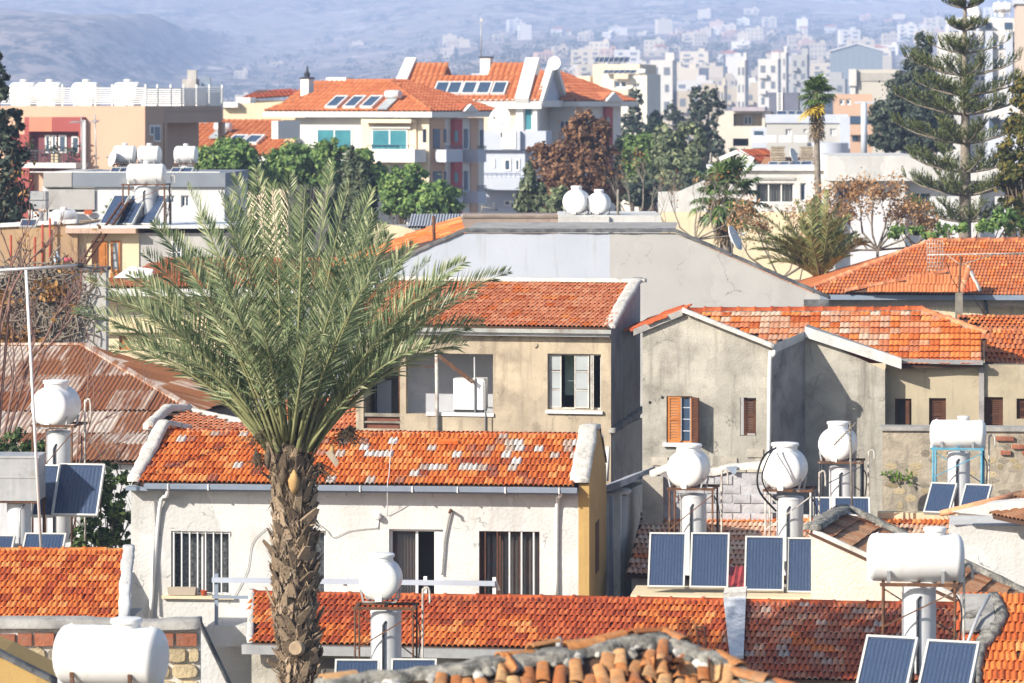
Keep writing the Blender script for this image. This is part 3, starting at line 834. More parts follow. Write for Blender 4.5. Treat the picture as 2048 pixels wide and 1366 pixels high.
def far_town():
 rr = random.Random(5); protos = []
 for i in range(22):
  tiled = i % 6 == 5
  fl = 2 if tiled else rr.choice((1, 2, 2, 2, 3, 4))
  wi = rr.choice((0, 0, 0, 1, 1, 2, 3, 4)); w = rr.uniform(7, 16); protos.append((block_mesh(w, rr.uniform(9, 14), fl * 3.1, fl, rr.choice((2, 3, 4)), CITY_WALLS[wi], rr, tiled, rr.random() < .6), tiled, fl, ('white', 'cream', 'beige', 'grey', 'rose')[wi]))
 done = []; n = 0; tries = 0
 while n < 250 and tries < 20000:
  tries += 1
  px = rr.uniform(440, 2040); Y = 760 + 3500 * rr.random() ** 1.0
  dens = (.10 if px < 800 else .28 if px < 1100 else 1.0) * (1.0 if Y < 2200 else .32)
  if rr.random() > dens: continue
  x = (px - HX) / F * Y
  if any(abs(x - a) < 17 and abs(Y - b) < 26 for a, b in done): continue
  if any(p0 < px < p1 and y0 < Y < y1 for p0, p1, y0, y1 in ((1640, 1790, 900, 1750), (1150, 1310, 300, 600), (1430, 1800, 300, 760))): continue
  done.append((x, Y)); me, tiled, fl, wc = rr.choice(protos)
  o = link("far_building", me, None, TR((x, Y, ground_z(x, Y) - .5), rr.choice((0, 0, 0, 90)) + rr.uniform(-22, 12)))
  where = next(w for lim, w in ((640, "left of the white chimney"), (1000, "above the orange apartment roofs"), (1180, "behind the rooftop dish"), (1320, "beside the cream tower block"), (1460, "above the wispy conifers"), (1560, "above the slate tower"), (1650, "above the tall thin palm"), (1790, "around the big blue hall"), (9999, "left of the office block")) if px < lim)
  how = "near" if Y < 1600 else "halfway up" if Y < 2800 else "high up"
  kd = "tile roofed house" if tiled else "tall block" if fl >= 4 else "low house"
  tag(o, "%s %s %s the slope %s" % (wc, kd, how + (" the foot of" if how == "near" else ""), where), "house" if fl < 4 else "building", "%ss of the far town %s" % (kd, where))
  n += 1
 leaves = MB(); r2 = random.Random(9)
 for i in range(2300):
  px = r2.uniform(400, 2060); Y = 620 + 3900 * r2.random() ** 1.0
  if noise.noise(Vector((px / 90, Y / 260, 3))) < -.05 and Y > 900: continue
  x = (px - HX) / F * Y; z = ground_z(x, Y); h = r2.uniform(3, 8)
  for j in range(20):
   p = Vector((x, Y, z + h * .55)) + Vector((r2.gauss(0, 2.2), r2.gauss(0, 2.2), r2.gauss(0, h * .26)))
   leaf(leaves, p, 1.5, r2)
 o = link("distant_trees", leaves.mesh("distant_trees", LEAF_FAR)); o['kind'] = 'stuff'
 tag(o, "dark trees scattered between the far houses below the hills", "trees")
LEAF_FAR = leafmat("far_leaves", [(0, (.03, .045, .03)), (1, (.07, .085, .05))], transl=.1)
far_town()
def far_hall():
 Y = 1500; s = F / Y; fr = Fr(1665, Y, -4, 0)
 x0 = fr.x(1662); x1 = fr.x(1765); ze = fr.z(1662, 103); zp = fr.z(1715, 88)
 t = thing("warehouse", "big blue grey hall with a shallow gable roof on the hazy slope", "building", fr)
 mb = MB(); mb.shell(x0, x1, 0, 30, -2, ze, top=False); mb.poly([(x0, -.01, ze), (x1, -.01, ze), ((x0 + x1) / 2, -.01, zp)])
 part("wall", mb, mat("hall_wall", (.22, .26, .30)), t)
 mb = MB(); c = (x0 + x1) / 2
 mb.prism([(x0 - .6, -.6, ze - .1), (c, -.6, zp), (x1 + .6, -.6, ze - .1), (x1 + .6, -.6, ze + .4), (c, -.6, zp + .5), (x0 - .6, -.6, ze + .4)], (0, 31, 0))
 part("roof", mb, mat("hall_roof", (.62, .62, .64)), t)
 mb = MB()
 for i in range(1, 8):
  x = x0 + (x1 - x0) * i / 8; mb.box(x - .08, x + .08, -.06, .0, 0, ze - .3)
 part("cladding_ribs", mb, mat("hall_rib", (.30, .34, .38)), t)
far_hall()
# --- white house with the mottled tile roof
def white_house():
 fr = Fr(1157, 82, -6)
 t = thing("white_house", "white stuccoed house with orange and white tiled roof behind the big palm", "house", fr)
 x0 = fr.x(262); x1 = 0.0; zt = fr.z(700, 975); zb = 0; D = 4.3
 H = [fr.rect(342, 1062, 463, 1192), fr.rect(545, 1060, 652, 1192), fr.rect(778, 1058, 886, 1240), fr.rect(958, 1062, 1079, 1200)]
 mb = MB(); mb.wall(x0, x1, zb, zt, [(a, b, c, d) for a, b, c, d in H])
 mb.quad((x0, D, zb), (x0, 0, zb), (x0, 0, zt), (x0, D, zt)); mb.quad((x1, D, zb), (x0, D, zb), (x0, D, zt), (x1, D, zt))
 part("wall", mb, PLASTER_W, t)
 ze = fr.z(700, 966); rw = D / 2 + .1
 zr = fr.z(700, 866, rw)
 eave = -.30
 sl = (zr - ze) / (rw - eave)
 L = (fr.x(283), fr.x(1150))
 RUNS = {1: ((335, 354), (662, 800), (980, 1058), (1100, 1146)), 2: ((470, 486), (710, 724), (1010, 1032), (1050, 1068)), 3: ((372, 412), (658, 676), (722, 778), (900, 1020), (1100, 1118)),
 4: ((992, 1008), (1018, 1092)), 5: ((453, 472), (828, 980), (1024, 1040)), 6: ((810, 830),)}
 def pick(r, c, u, v, nr):
  px = 283 + u / (L[1] - L[0]) * 867; rr = nr - 1 - r
  if any(a - 4 < px < b + 4 for a, b in RUNS.get(rr, ())): return 1 if RND.random() < .62 else RND.choice((0, 2))
  if rr == 4 and 905 < px < 962 or rr == 7 and 1060 < px < 1085: return 2
  return 2 if RND.random() < .06 else (1 if RND.random() < .035 else 0)
 e0 = Vector((L[0], eave, ze)); e1 = Vector((L[1], eave, ze)); r0 = Vector((L[0] + .12, rw, zr)); r1 = Vector((L[1], rw, zr))
 roof, U, V, N = tile_roof(t, fr.M, [e0, e1, r1, r0], [T_ORANGE, T_PALE, T_SMOKY], tw=.205, te=.325, pick=pick)
 back, *_ = tile_roof(t, fr.M, [(L[1], D + .3, ze), (L[0], D + .3, ze), r0, r1], [T_SALMON], tw=.41, te=.65, n_hump=4, limit=0)
 ridge_line(roof, r0, r1, T_SALMON, .43, .085)
 lt = MB(); lt.box(0, .44, -.06, .06, 0, .07)
 part("loose_tile", lt, T_ORANGE, roof, frameM(fr.onplane(875, 886, e0 + N * .07, N), U + V * .05, V))
 ex = fr.x(1150)
 mb = MB(); mb.prism([(0, -.02, zb), (0, D, zb), (0, D, zt + .1), (0, rw + .25, zr + .12), (0, rw - .25, zr + .12), (0, -.02, zt + .12)], (.22, 0, 0))
 g = part("gable_wall", mb, OCHRE, t)
 up = rough_strip([Vector((.03, -.12, ze + .10)), Vector((.03, rw - .2, zr + .17)), Vector((.06, rw + .25, zr + .17)), Vector((.06, D, zt + .2))], .40, .055, .2, .025, 3)
 part("verge_coping", up, MORTAR_PALE, t)
 up = rough_strip([Vector((x0 + .12, -.22, ze + .05)), Vector((x0 + .16, rw * .5, (ze + zr) / 2 + .14)), Vector((x0 + .24, rw, zr + .18)), Vector((x0 + .4, D, zr - .1))], .28, .075, .2, .03, 5)
 part("verge_coping", up, MORTAR_PALE, t)
 mb = MB(); mb.poly([(x0, -.02, zt - .05), (x0, D, zt - .05), (x0, rw + .2, zr + .08), (x0, rw - .2, zr + .08)]); part("end_wall", mb, PLASTER_W, t)
 mb = MB(); mb.box(.19, .235, 1.5, 2.3, fr.onx(1168, 1180, .22).z, fr.onx(1168, 1075, .22).z); part("side_door", mb, WOOD_BR, t)
 mb = MB(); gx0 = fr.x(296); gx1 = fr.x(1157)
 gy = eave - .09; gz = ze - .02
 mb.prism([(gx0, gy - .07, gz), (gx0, gy - .05, gz - .10), (gx0, gy + .05, gz - .10), (gx0, gy + .08, gz), (gx0, gy + .06, gz), (gx0, gy + .04, gz - .08), (gx0, gy - .04, gz - .08), (gx0, gy - .05, gz)], (gx1 - gx0, 0, 0))
 gt = part("gutter", mb, GREY_BLUE, t)
 mb = MB(); mb.box(x0 - .05, gx1, eave - .02, -.002, ze - .17, ze - .10); part("fascia", mb, GREY_BLUE, t)
 for px in (344, 424, 726, 830, 920, 1015, 1122):
  mb = MB(); x = fr.x(px); mb.box(x - .012, x + .012, gy - .085, gy + .05, gz - .115, gz + .01); part("gutter_bracket", mb, WHITE_PAINT, gt)
 for pts in ([(336, 974), (333, 992), (319, 1018), (300, 1240)], [(1121, 976), (1120, 992), (1114, 1012), (1112, 1195)]):
  mb = MB(); a = [fr.at(*p, w) for p, w in zip(pts, (-.34, -.30, -.07, -.07))]; mb.tube(a, .042, 8); part("downpipe", mb, WHITE_PAINT, t)
 a, b, c, d = H[0]
 f = window(t, a, b, c, d, .16, .05, 2, 1, WHITE_PAINT, GLASS_CLEAR)
 cu = pleats(a, b, c, d, .32, .02, 9); part("curtain", cu, LACE, f)
 for i in range(8):
  x = a + .05 + (b - a - .1) * i / 7; mb = MB(); mb.box(x - .013, x + .013, .03, .055, c + .02, d - .02); part("window_bar", mb, WHITE_PAINT, f)
 mb = MB(); s0, s1, z0, z1 = fr.rect(325, 1190, 470, 1198); mb.box(s0, s1, -.10, .15, z0, z1); part("sill", mb, PLASTER_CREAM, f)
 mb = MB()
 for z in (c + .02, d - .05): mb.box(a, b, .058, .075, z, z + .03)
 part("bar_rail", mb, WHITE_PAINT, f)
 pm = MB(); q0, q1, z0, z1 = fr.rect(336, 1176, 393, 1190); z0 = s_top = fr.z(400, 1190) + .002; z1 = z0 + .16
 pm.prism([(q0 + .02, -.08, z0), (q1 - .02, -.08, z0), (q1, -.10, z1), (q0, -.10, z1)], (0, .17, 0))
 pl = single("planter", pm, mat("planter_plastic", (.50, .42, .33), rough=.6), "beige plastic planter box on the sill of the barred window", "planter", fr)
 pot = MB(); px = fr.x(408); pot.lathe([(.05, 0), (.07, .10), (.06, .10), (.055, .08), (0, .08)], (px, -.02, z0), n=12); single("flower_pot", pot, T_RED, "small terracotta pot on the sill of the barred window", "pot", fr)
 a, b, c, d = H[1]; f = window(t, a, b, c, d, .16, .06, 2, 1, WHITE_PAINT, GLASS_CLEAR); part("curtain", pleats(a, b, c, d, .3, .02, 8), LACE, f)
 a, b, c, d = H[2]
 f = window(t, a, b, c, d, .14, .055, 2, 1, WHITE_PAINT, GLASS_CLEAR, open_col=1, name="balcony_door")
 part("curtain", pleats(a + .06, a + (b - a) * .45, c, d - .08, .30, .03, 7), CURTAIN, f)
 mb = MB(); xm = fr.x(868); mb.box(xm, b - .01, .05, .10, c, d - .05); part("door_leaf", mb, WHITE_PAINT, f)
 mb = MB(); mb.box(a, b, .9, .95, c, d); part("dark_wall", mb, INNER, f)
 a, b, c, d = H[3]
 f = window(t, a, b, c, d, .14, .04, 3, 1, WOOD_BR, GLASS_CLEAR, name="balcony_door")
 part("curtain", pleats(a + (b - a) * .33, b, c, d, .28, .03, 9), CURTAIN, f)
 for i in range(5):
  x = a + (b - a) * (.1 + .2 * i); mb = MB(); mb.box(x - .015, x + .015, .03, .06, c, d); part("door_bar", mb, WOOD_BR if i < 2 else WHITE_PAINT, f)
 zf = fr.z(500, 1252, -1.5); bx0 = fr.x(415, -1.5); bx1 = fr.x(1000, -1.5)
 mb = MB(); mb.box(bx0, bx1, -1.5, -.003, zf - .42, zf); part("balcony_slab", mb, PLASTER_W, t)
 rl = MB(); za = fr.z(600, 1162, -1.45); zc = fr.z(600, 1196, -1.45); rx0 = fr.x(424, -1.45); rx1 = fr.x(990, -1.45)
 rl.box(rx0, rx1, -1.48, -1.43, za - .05, za + .05); rail = part("balcony_rail", rl, mat("pale_blue_rail", (.46, .50, .58), rough=.45), t)
 for z in (zc,):
  mb = MB(); mb.box(rx0, rx1, -1.47, -1.44, z - .03, z + .03); part("rail_bar", mb, GREY_BLUE, rail)
 for px in (432, 545, 690, 850, 988):
  x = fr.x(px, -1.45); mb = MB(); mb.box(x - .035, x + .035, -1.425, -1.37, zf, za + .12); part("rail_post", mb, GREY_BLUE if px < 500 else WHITE_PAINT, rail)
 mb = MB(); mb.bar(fr.at(990, 1160, -1.45), fr.at(998, 1180, -1.3), .04); part("rail_end", mb, WHITE_PAINT, rail)
 mb = MB(); mb.lathe([(0, .0), (.07, .0), (.07, .12), (.05, .16), (0, .18)], fr.at(757, 1032, 0) + Vector((0, 0, 0)), (0, -1, 0), 14)
 mb.tube([fr.at(757, 1038, -.02), fr.at(756, 1058, -.02)], .012, 5); part("wall_lamp", mb, WHITE_PAINT, t)
 mb = MB(); mb.tube([fr.at(903, 1022, .02), fr.at(901, 1020, -.22), fr.at(899, 1026, -.26)], .03, 7); part("pipe_stub", mb, RUST, t)
 mb = MB(); mb.tube([fr.at(*p, -.05) for p in ((901, 1024), (897, 1040), (890, 1075), (887, 1110), (884, 1150))], .022, 6); part("hanging_hose", mb, CONCRETE, t)
 mb = MB(); mb.tube([fr.at(*p, -.03) for p in ((756, 1056), (700, 1062), (668, 1075), (655, 1062), (640, 1050))], .008, 4)
 mb.tube([fr.at(*p, -.03) for p in ((535, 1055), (505, 1085), (495, 1140), (470, 1190), (455, 1205))], .008, 4); part("cable", mb, CONCRETE, t)
 mb = MB(); mb.tube([fr.onplane(790, 880, e0 + N * .09, N), fr.onplane(782, 900, e0 + N * .09, N), fr.onplane(778, 950, e0 + N * .09, N), fr.at(775, 968, -.48), fr.at(775, 1030, -.04)], .009, 4); part("roof_cable", mb, WHITE_PAINT, t)
 return fr
WH = white_house()
def white_house_back():
 "the lower hipped roof that shows past the left end of the white house"
 fr = Fr(300, 86.8, -6)
 t = thing("back_wing", "low back roof of large salmon tiles past the white house's left end", "roof", fr)
 a, b, c, d = fr.at(296, 858, 0), fr.at(540, 866, 0), fr.at(560, 850, 1.6), fr.at(375, 822, 2.6)
 e = fr.at(335, 824, 1.9)
 mb = MB(); x0, x1 = a.x, b.x; mb.shell(x0, x1, .12, 4, 0, a.z - .12); part("wall", mb, PLASTER_W, t)
 tile_roof(t, fr.M, [a, b, d], [T_SALMON], tw=.24, te=.36, hump=.04, limit=120)
 part("hip_coping", rough_strip([a + Vector((0, 0, .05)), e + Vector((0, 0, .08)), d + Vector((0, 0, .06))], .24, .10, .2, .03, 8), MORTAR_PALE, t)
 part("hip_coping", rough_strip([d + Vector((0, 0, .04)), fr.at(455, 836, 2.2), fr.at(600, 868, .9)], .14, .06, .25, .02, 9), MORTAR_PALE, t)
white_house_back()
# --- tan house with the loggia
def tan_house():
 fr = Fr(1222, 94, -12)
 t = thing("tan_house", "tan rendered house with an open loggia and a sloping red tile roof", "house", fr)
 x0 = fr.x(712); x1 = 0.0; D = 3.9
 zt = fr.z(1222, 662); ze = fr.z(1150, 656)
 lo = fr.rect(812, 706, 986, 830); lo2 = fr.rect(727, 706, 800, 858); wi = fr.rect(1095, 707, 1202, 820)
 low = fr.rect(1188, 935, 1205, 1000)
 mb = MB(); mb.wall(x0, x1, 0, zt, [lo, lo2, wi, low], t=.24)
 mb.quad((x0, D, 0), (x0, 0, 0), (x0, 0, zt), (x0, D, zt))
 part("wall", mb, PLASTER_TAN, t)
 zr = fr.onx(1285, 566, .0).z; yr = D
 gx = 0.0
 zr = fr.at(1289, 560, D).z
 mb = MB(); mb.poly([(gx, 0, 0), (gx, D, 0), (gx, D, zr), (gx, 0, zt + .12)])
 mb.quad((gx, D, 0), (x0, D, 0), (x0, D, zr), (gx, D, zr)); part("side_wall", mb, mat("streaked_side_render", (.44, .425, .41), (.33, .315, .305), scale=.9, bump=.4, bscale=22, dirt=(.13, .125, .125), dirt_amt=.42, streak=(.14, .135, .135), streak_amt=.5), t)
 zc = fr.onx(1260, 835, 0).z
 mb = rough_strip([Vector((.04, -.06, zc - .12)), Vector((.04, D * .5, zc - .02)), Vector((.04, D + .06, zc + .1))], .18, .07, .3, .03, 4); part("string_course", mb, CONCRETE, t)
 mb = MB(); mb.box(.0, .05, .1, D - .002, 0, zc - .12); part("lower_render", mb, mat("pale_grime", (.66, .64, .59), (.52, .50, .465), scale=.9, bump=.4, dirt=(.2, .19, .18), dirt_amt=.4, streak=(.25, .24, .23), streak_amt=.4), t)
 for a, b, p0, p1 in ((1228, 1236, 985, 1040), (1273, 1282, 992, 1040)):
  y0 = fr.onx(a, 1000, .05).y; y1 = fr.onx(b, 1000, .05).y; z1 = fr.onx(a, p0, .05).z; z0 = fr.onx(a, p1, .05).z
  mb = MB(); mb.box(.03, .056, y0, y1, z0, z1); part("slit_window", mb, INNER, t)
 eave = -.22; e0 = Vector((x0 - .3, eave, ze + .03)); e1 = Vector((fr.x(1218), eave, ze + .03))
 r1 = Vector((e1.x, D - .1, zr - .10)); r0 = Vector((x0 - .3, D - .1, zr - .10))
 roof, U, V, N = tile_roof(t, fr.M, [e0, e1, r1, r0], [T_SALMON, T_ORANGE], tw=.215, te=.335, pick=lambda r, c, u, v, nr: 1 if RND.random() < .12 else 0)
 part("verge_coping", rough_strip([Vector((-.02, -.16, zt + .10)), Vector((-.06, D * .5, (zt + zr) / 2 + .10)), Vector((-.08, D, zr + .02))], .30, .05, .3, .02, 2), MORTAR_PALE, t)
 part("ridge_coping", rough_strip([r0 + Vector((0, .05, .08)), r1 + Vector((.2, .05, .08))], .25, .06, .4, .02, 6), MORTAR_PALE, t)
 gz = ze - .02; g0, g1 = x0 - .3, .06; gy = eave - .06
 mb = MB(); mb.prism([(g0, gy - .06, gz), (g0, gy - .04, gz - .09), (g0, gy + .05, gz - .09), (g0, gy + .07, gz)], (g1 - g0, 0, 0)); part("gutter", mb, mat("old_gutter", (.50, .50, .47), (.36, .38, .36), scale=3, dirt=(.20, .10, .06), dirt_amt=.45), t)
 mb = MB(); mb.box(g0, g1 - .05, eave + .0, -.002, gz - .17, gz - .10); part("fascia", mb, ZINC, t)
 a, b, c, d = lo
 mb = MB(); w2 = 1.5
 mb.quad((lo2[0] - .1, w2, c - .3), (b, w2, c - .3), (b, w2, d), (lo2[0] - .1, w2, d))
 mb.quad((b - .001, .24, c - .3), (b - .001, w2, c - .3), (b - .001, w2, d), (b - .001, .24, d))
 mb.quad((lo2[0] - .1, .24, d - .001), (b, .24, d - .001), (b, w2, d - .001), (lo2[0] - .1, w2, d - .001))
 mb.quad((lo2[0] - .1, .24, lo2[2]), (b, .24, lo2[2]), (b, w2, lo2[2]), (lo2[0] - .1, w2, lo2[2])); part("loggia_wall", mb, INNER_PALE, t)
 dx0 = fr.x(752, w2); dx1 = fr.x(806, w2)
 mb = MB(); mb.box(dx0, dx1, w2 - .06, w2 - .004, lo2[2], fr.z(760, 735, w2)); part("doorway", mb, INNER, t)
 mb = MB(); mb.box(dx0 + .05, dx0 + .4, w2 - .10, w2 - .065, lo2[2], fr.z(760, 760, w2)); part("door_leaf", mb, PLASTER_PALE, t)
 mb = MB(); s0, s1, z0, z1 = fr.rect(853, 824, 988, 833); mb.box(s0, s1, -.05, .24, z0, z1); part("sill", mb, WHITE_PAINT, t)
 mb = MB(); s0, s1, z0, z1 = fr.rect(853, 833, 988, 866); mb.box(s0 + .04, s1 - .05, -.03, -.002, z0, z1); part("parapet", mb, PLASTER_TAN, t)
 q0, q1, z0, z1 = fr.rect(906, 757, 966, 822)
 ct = thing("cistern", "white metal water cistern standing in the tan house's loggia opening", "cistern", fr.M @ TR((0, 0, 0)))
 mb = MB(); zs = fr.z(900, 824) + .002; mb.box(q0, q1, .03, .55, zs + .06, z1); part("body", mb, WHITE_PAINT, ct)
 mb = MB(); mb.box(q0 + .01, q1 - .01, .06, .50, zs, zs + .058); part("base_rail", mb, DARKM, ct)
 mb = MB(); mb.tube([fr.at(950, 824, .0), fr.at(949, 714, .0)], .022, 6); part("pipe", mb, ZINC, ct)
 mb = MB(); mb.tube([fr.at(971, 870, -.06), fr.at(970, 765, -.06), fr.at(966, 757, -.02)], .02, 6); part("pipe", mb, ZINC, ct)
 mb = MB(); mb.tube([fr.at(875, 880, -.1), fr.at(873, 700, -.1)], .045, 8); pole = part("pole", mb, RUST_PALE, t)
 mb = MB(); mb.bar(fr.at(876, 708, -.1), fr.at(950, 765, -.1), .04); mb.bar(fr.at(876, 713, -.16), fr.at(944, 766, -.16), .035); part("bracket", mb, RUST, pole)
 mb = MB(); mb.tube([fr.at(800, 858, .05), fr.at(799, 730, .05)], .022, 6); mb.tube([fr.at(799, 733, .05), fr.at(873, 733, -.05)], .014, 5); part("rod", mb, RUST, t)
 mb = MB()
 for p0, p1 in ((826, 834), (842, 847)): s0, s1, z0, z1 = fr.rect(727, p0, 800, p1); mb.box(s0, s1, .02, .08, z0, z1)
 part("railing_board", mb, WOOD_OLD, t)
 mb = MB(); s0, s1, z0, z1 = fr.rect(729, 834, 799, 858); mb.box(s0, s1, .09, .12, z0, z1); part("railing_sheet", mb, mat("red_brown_sheet", (.20, .08, .05), (.13, .05, .035), scale=3), t)
 a, b, c, d = wi; W = b - a
 mb = MB(); fw = .04
 mb.box(a, b, .12, .18, c, c + fw); mb.box(a, b, .12, .18, d - fw, d); mb.box(a, a + fw, .12, .18, c + fw, d - fw); mb.box(b - fw, b, .12, .18, c + fw, d - fw)
 f = part("window", mb, mat("worn_white_frame", (.62, .60, .56), (.5, .47, .42), scale=6, dirt=(.24, .13, .07), dirt_amt=.4), t)
 fm = f.data.materials[0]
 for s0, s1, y, ang in ((a + .03, a + W * .245, .10, 0), (a + W * .49, a + W * .765, .08, 0), (a + W * .80, a + W * .86, .02, 0)):
  mb = MB(); fr2 = .03
  for z in (c + .03, c + (d - c) * .335, c + (d - c) * .665, d - .06): mb.box(s0 + fr2, s1 - fr2, y, y + .03, z, z + .025)
  mb.box(s0, s0 + fr2, y, y + .03, c + .03, d - .035); mb.box(s1 - fr2, s1, y, y + .03, c + .03, d - .035)
  sh = part("sash", mb, fm, f)
  if s1 - s0 > .15:
   for k in range(3):
    z0 = c + (d - c) * (.335 * k) + .04; z1 = c + (d - c) * (.335 * (k + 1)) - .005
    mb = MB(); mb.box(s0 + .025, s1 - .025, y + .012, y + .018, max(z0, c + .05), min(z1, d - .055)); part("pane", mb, GLASS_FROST, sh)
 mb = MB(); mb.box(a + W * .25, a + W * .5, .5, .52, c + .3, d); part("far_window", mb, mat("bright_opening", (.35, .45, .42), (.2, .3, .2), scale=2), f)
 mb = MB(); s0, s1, z0, z1 = fr.rect(1092, 820, 1206, 828); mb.box(s0, s1, -.08, .12, z0, z1); part("sill", mb, WHITE_PAINT, t)
 mb = MB(); mb.tube([fr.at(1070, 690, .0), fr.at(1070, 690, -.04)], .06, 10); part("vent_cap", mb, PLASTER_TAN, t)
 mb = MB(); mb.tube([fr.at(1196, 895, .0), fr.at(1194, 893, -.25)], .04, 8); part("pipe_stub", mb, RUST, t)
 mb = MB(); mb.tube([fr.at(1213, 962, -.3), fr.at(1216, 893, -.3)], .05, 8); part("flue", mb, WHITE_PAINT, t)
 for px, p0, p1, r in ((1243, 985, 1190, .035), (1252, 990, 1120, .012)):
  a_ = fr.onx(px, p0, .13); b_ = fr.onx(px, p1, .13); mb = MB(); mb.tube([a_, b_], r, 6); part("wall_pipe", mb, GREY_BLUE, t)
 a_ = fr.onx(1243, 1165, .12); mb = MB(); mb.box(.05, .16, a_.y - .9, a_.y - .3, a_.z, a_.z + .3); part("meter_box", mb, DARKM, t)
 mb = MB(); mb.tube([fr.onx(1250, 1172, .1), fr.onx(1270, 1166, .1), fr.onx(1285, 1176, .1)], .04, 6); mb.tube([fr.onx(1248, 1150, .1), fr.onx(1284, 1152, .1), fr.onx(1282, 1130, .1)], .02, 5); part("pipe_run", mb, ZINC, t)
 mb = MB(); z = lo2[2]
 bx = fr.x(833, .3)
 for i in range(9): mb.box(bx + (i % 3) * .12, bx + (i % 3) * .12 + .1, .3, .5, z + (i // 3) * .11, z + (i // 3) * .11 + .1)
 single("brick_stack", mb, BRICK, "small stack of hollow bricks at the foot of the tan loggia", "bricks", fr)
 return fr
TH = tan_house()
def annex():
 "the glazed lean-to with blue posts squeezed between the white and the tan house"
 fr = Fr(1190, 86.5, -14)
 t = thing("glazed_annex", "narrow white lean-to with blue grey posts behind the ochre gable", "annex", fr)
 x0, x1 = 0, fr.x(1232); zt = fr.z(1200, 985)
 mb = MB(); mb.box(x0, x1 - .1, .9, 3.5, 0, zt - .1); part("wall", mb, PLASTER_W, t)
 mb = MB(); mb.prism([(x0 - .1, 0, zt - .12), (x1 + .1, 0, zt + .12), (x1 + .1, 0, zt + .26), (x0 - .1, 0, zt + .02)], (0, 3.6, 0)); part("roof", mb, mat("felt_roof", (.34, .36, .40), (.26, .28, .32), scale=2), t)
 for px, p0 in ((1195, 998), (1222, 985)):
  x = fr.x(px, .05); mb = MB(); mb.box(x - .04, x + .04, .02, .10, 0, fr.z(px, p0) - .06); part("post", mb, GREY_BLUE, t)
 for px in (1204, 1209):
  x = fr.x(px, .88); mb = MB(); mb.box(x - .035, x + .035, .82, .895, fr.z(px, 1175, .85), fr.z(px, 1035, .85)); part("window_slit", mb, GREY_BLUE, t)
 mb = MB(); mb.box(x0 + .02, fr.x(1212, .05), .0, .08, fr.z(1200, 1035), fr.z(1200, 1008)); part("blind_box", mb, WHITE_PAINT, t)
 c = single("round_flue", MB().tube([fr.at(1237, 1190, 1.2), fr.at(1240, 990, 1.2)], .17, 14), PLASTER_CEMENT, "fat cement flue rising beside the glazed lean-to", "flue", fr)
 mb = MB(); p = fr.at(1240, 986, 1.2); mb.lathe([(0, 0), (.24, 0), (.26, .06), (.2, .1), (0, .12)], p, n=14); part("cap", mb, PLASTER_W, c)
annex()
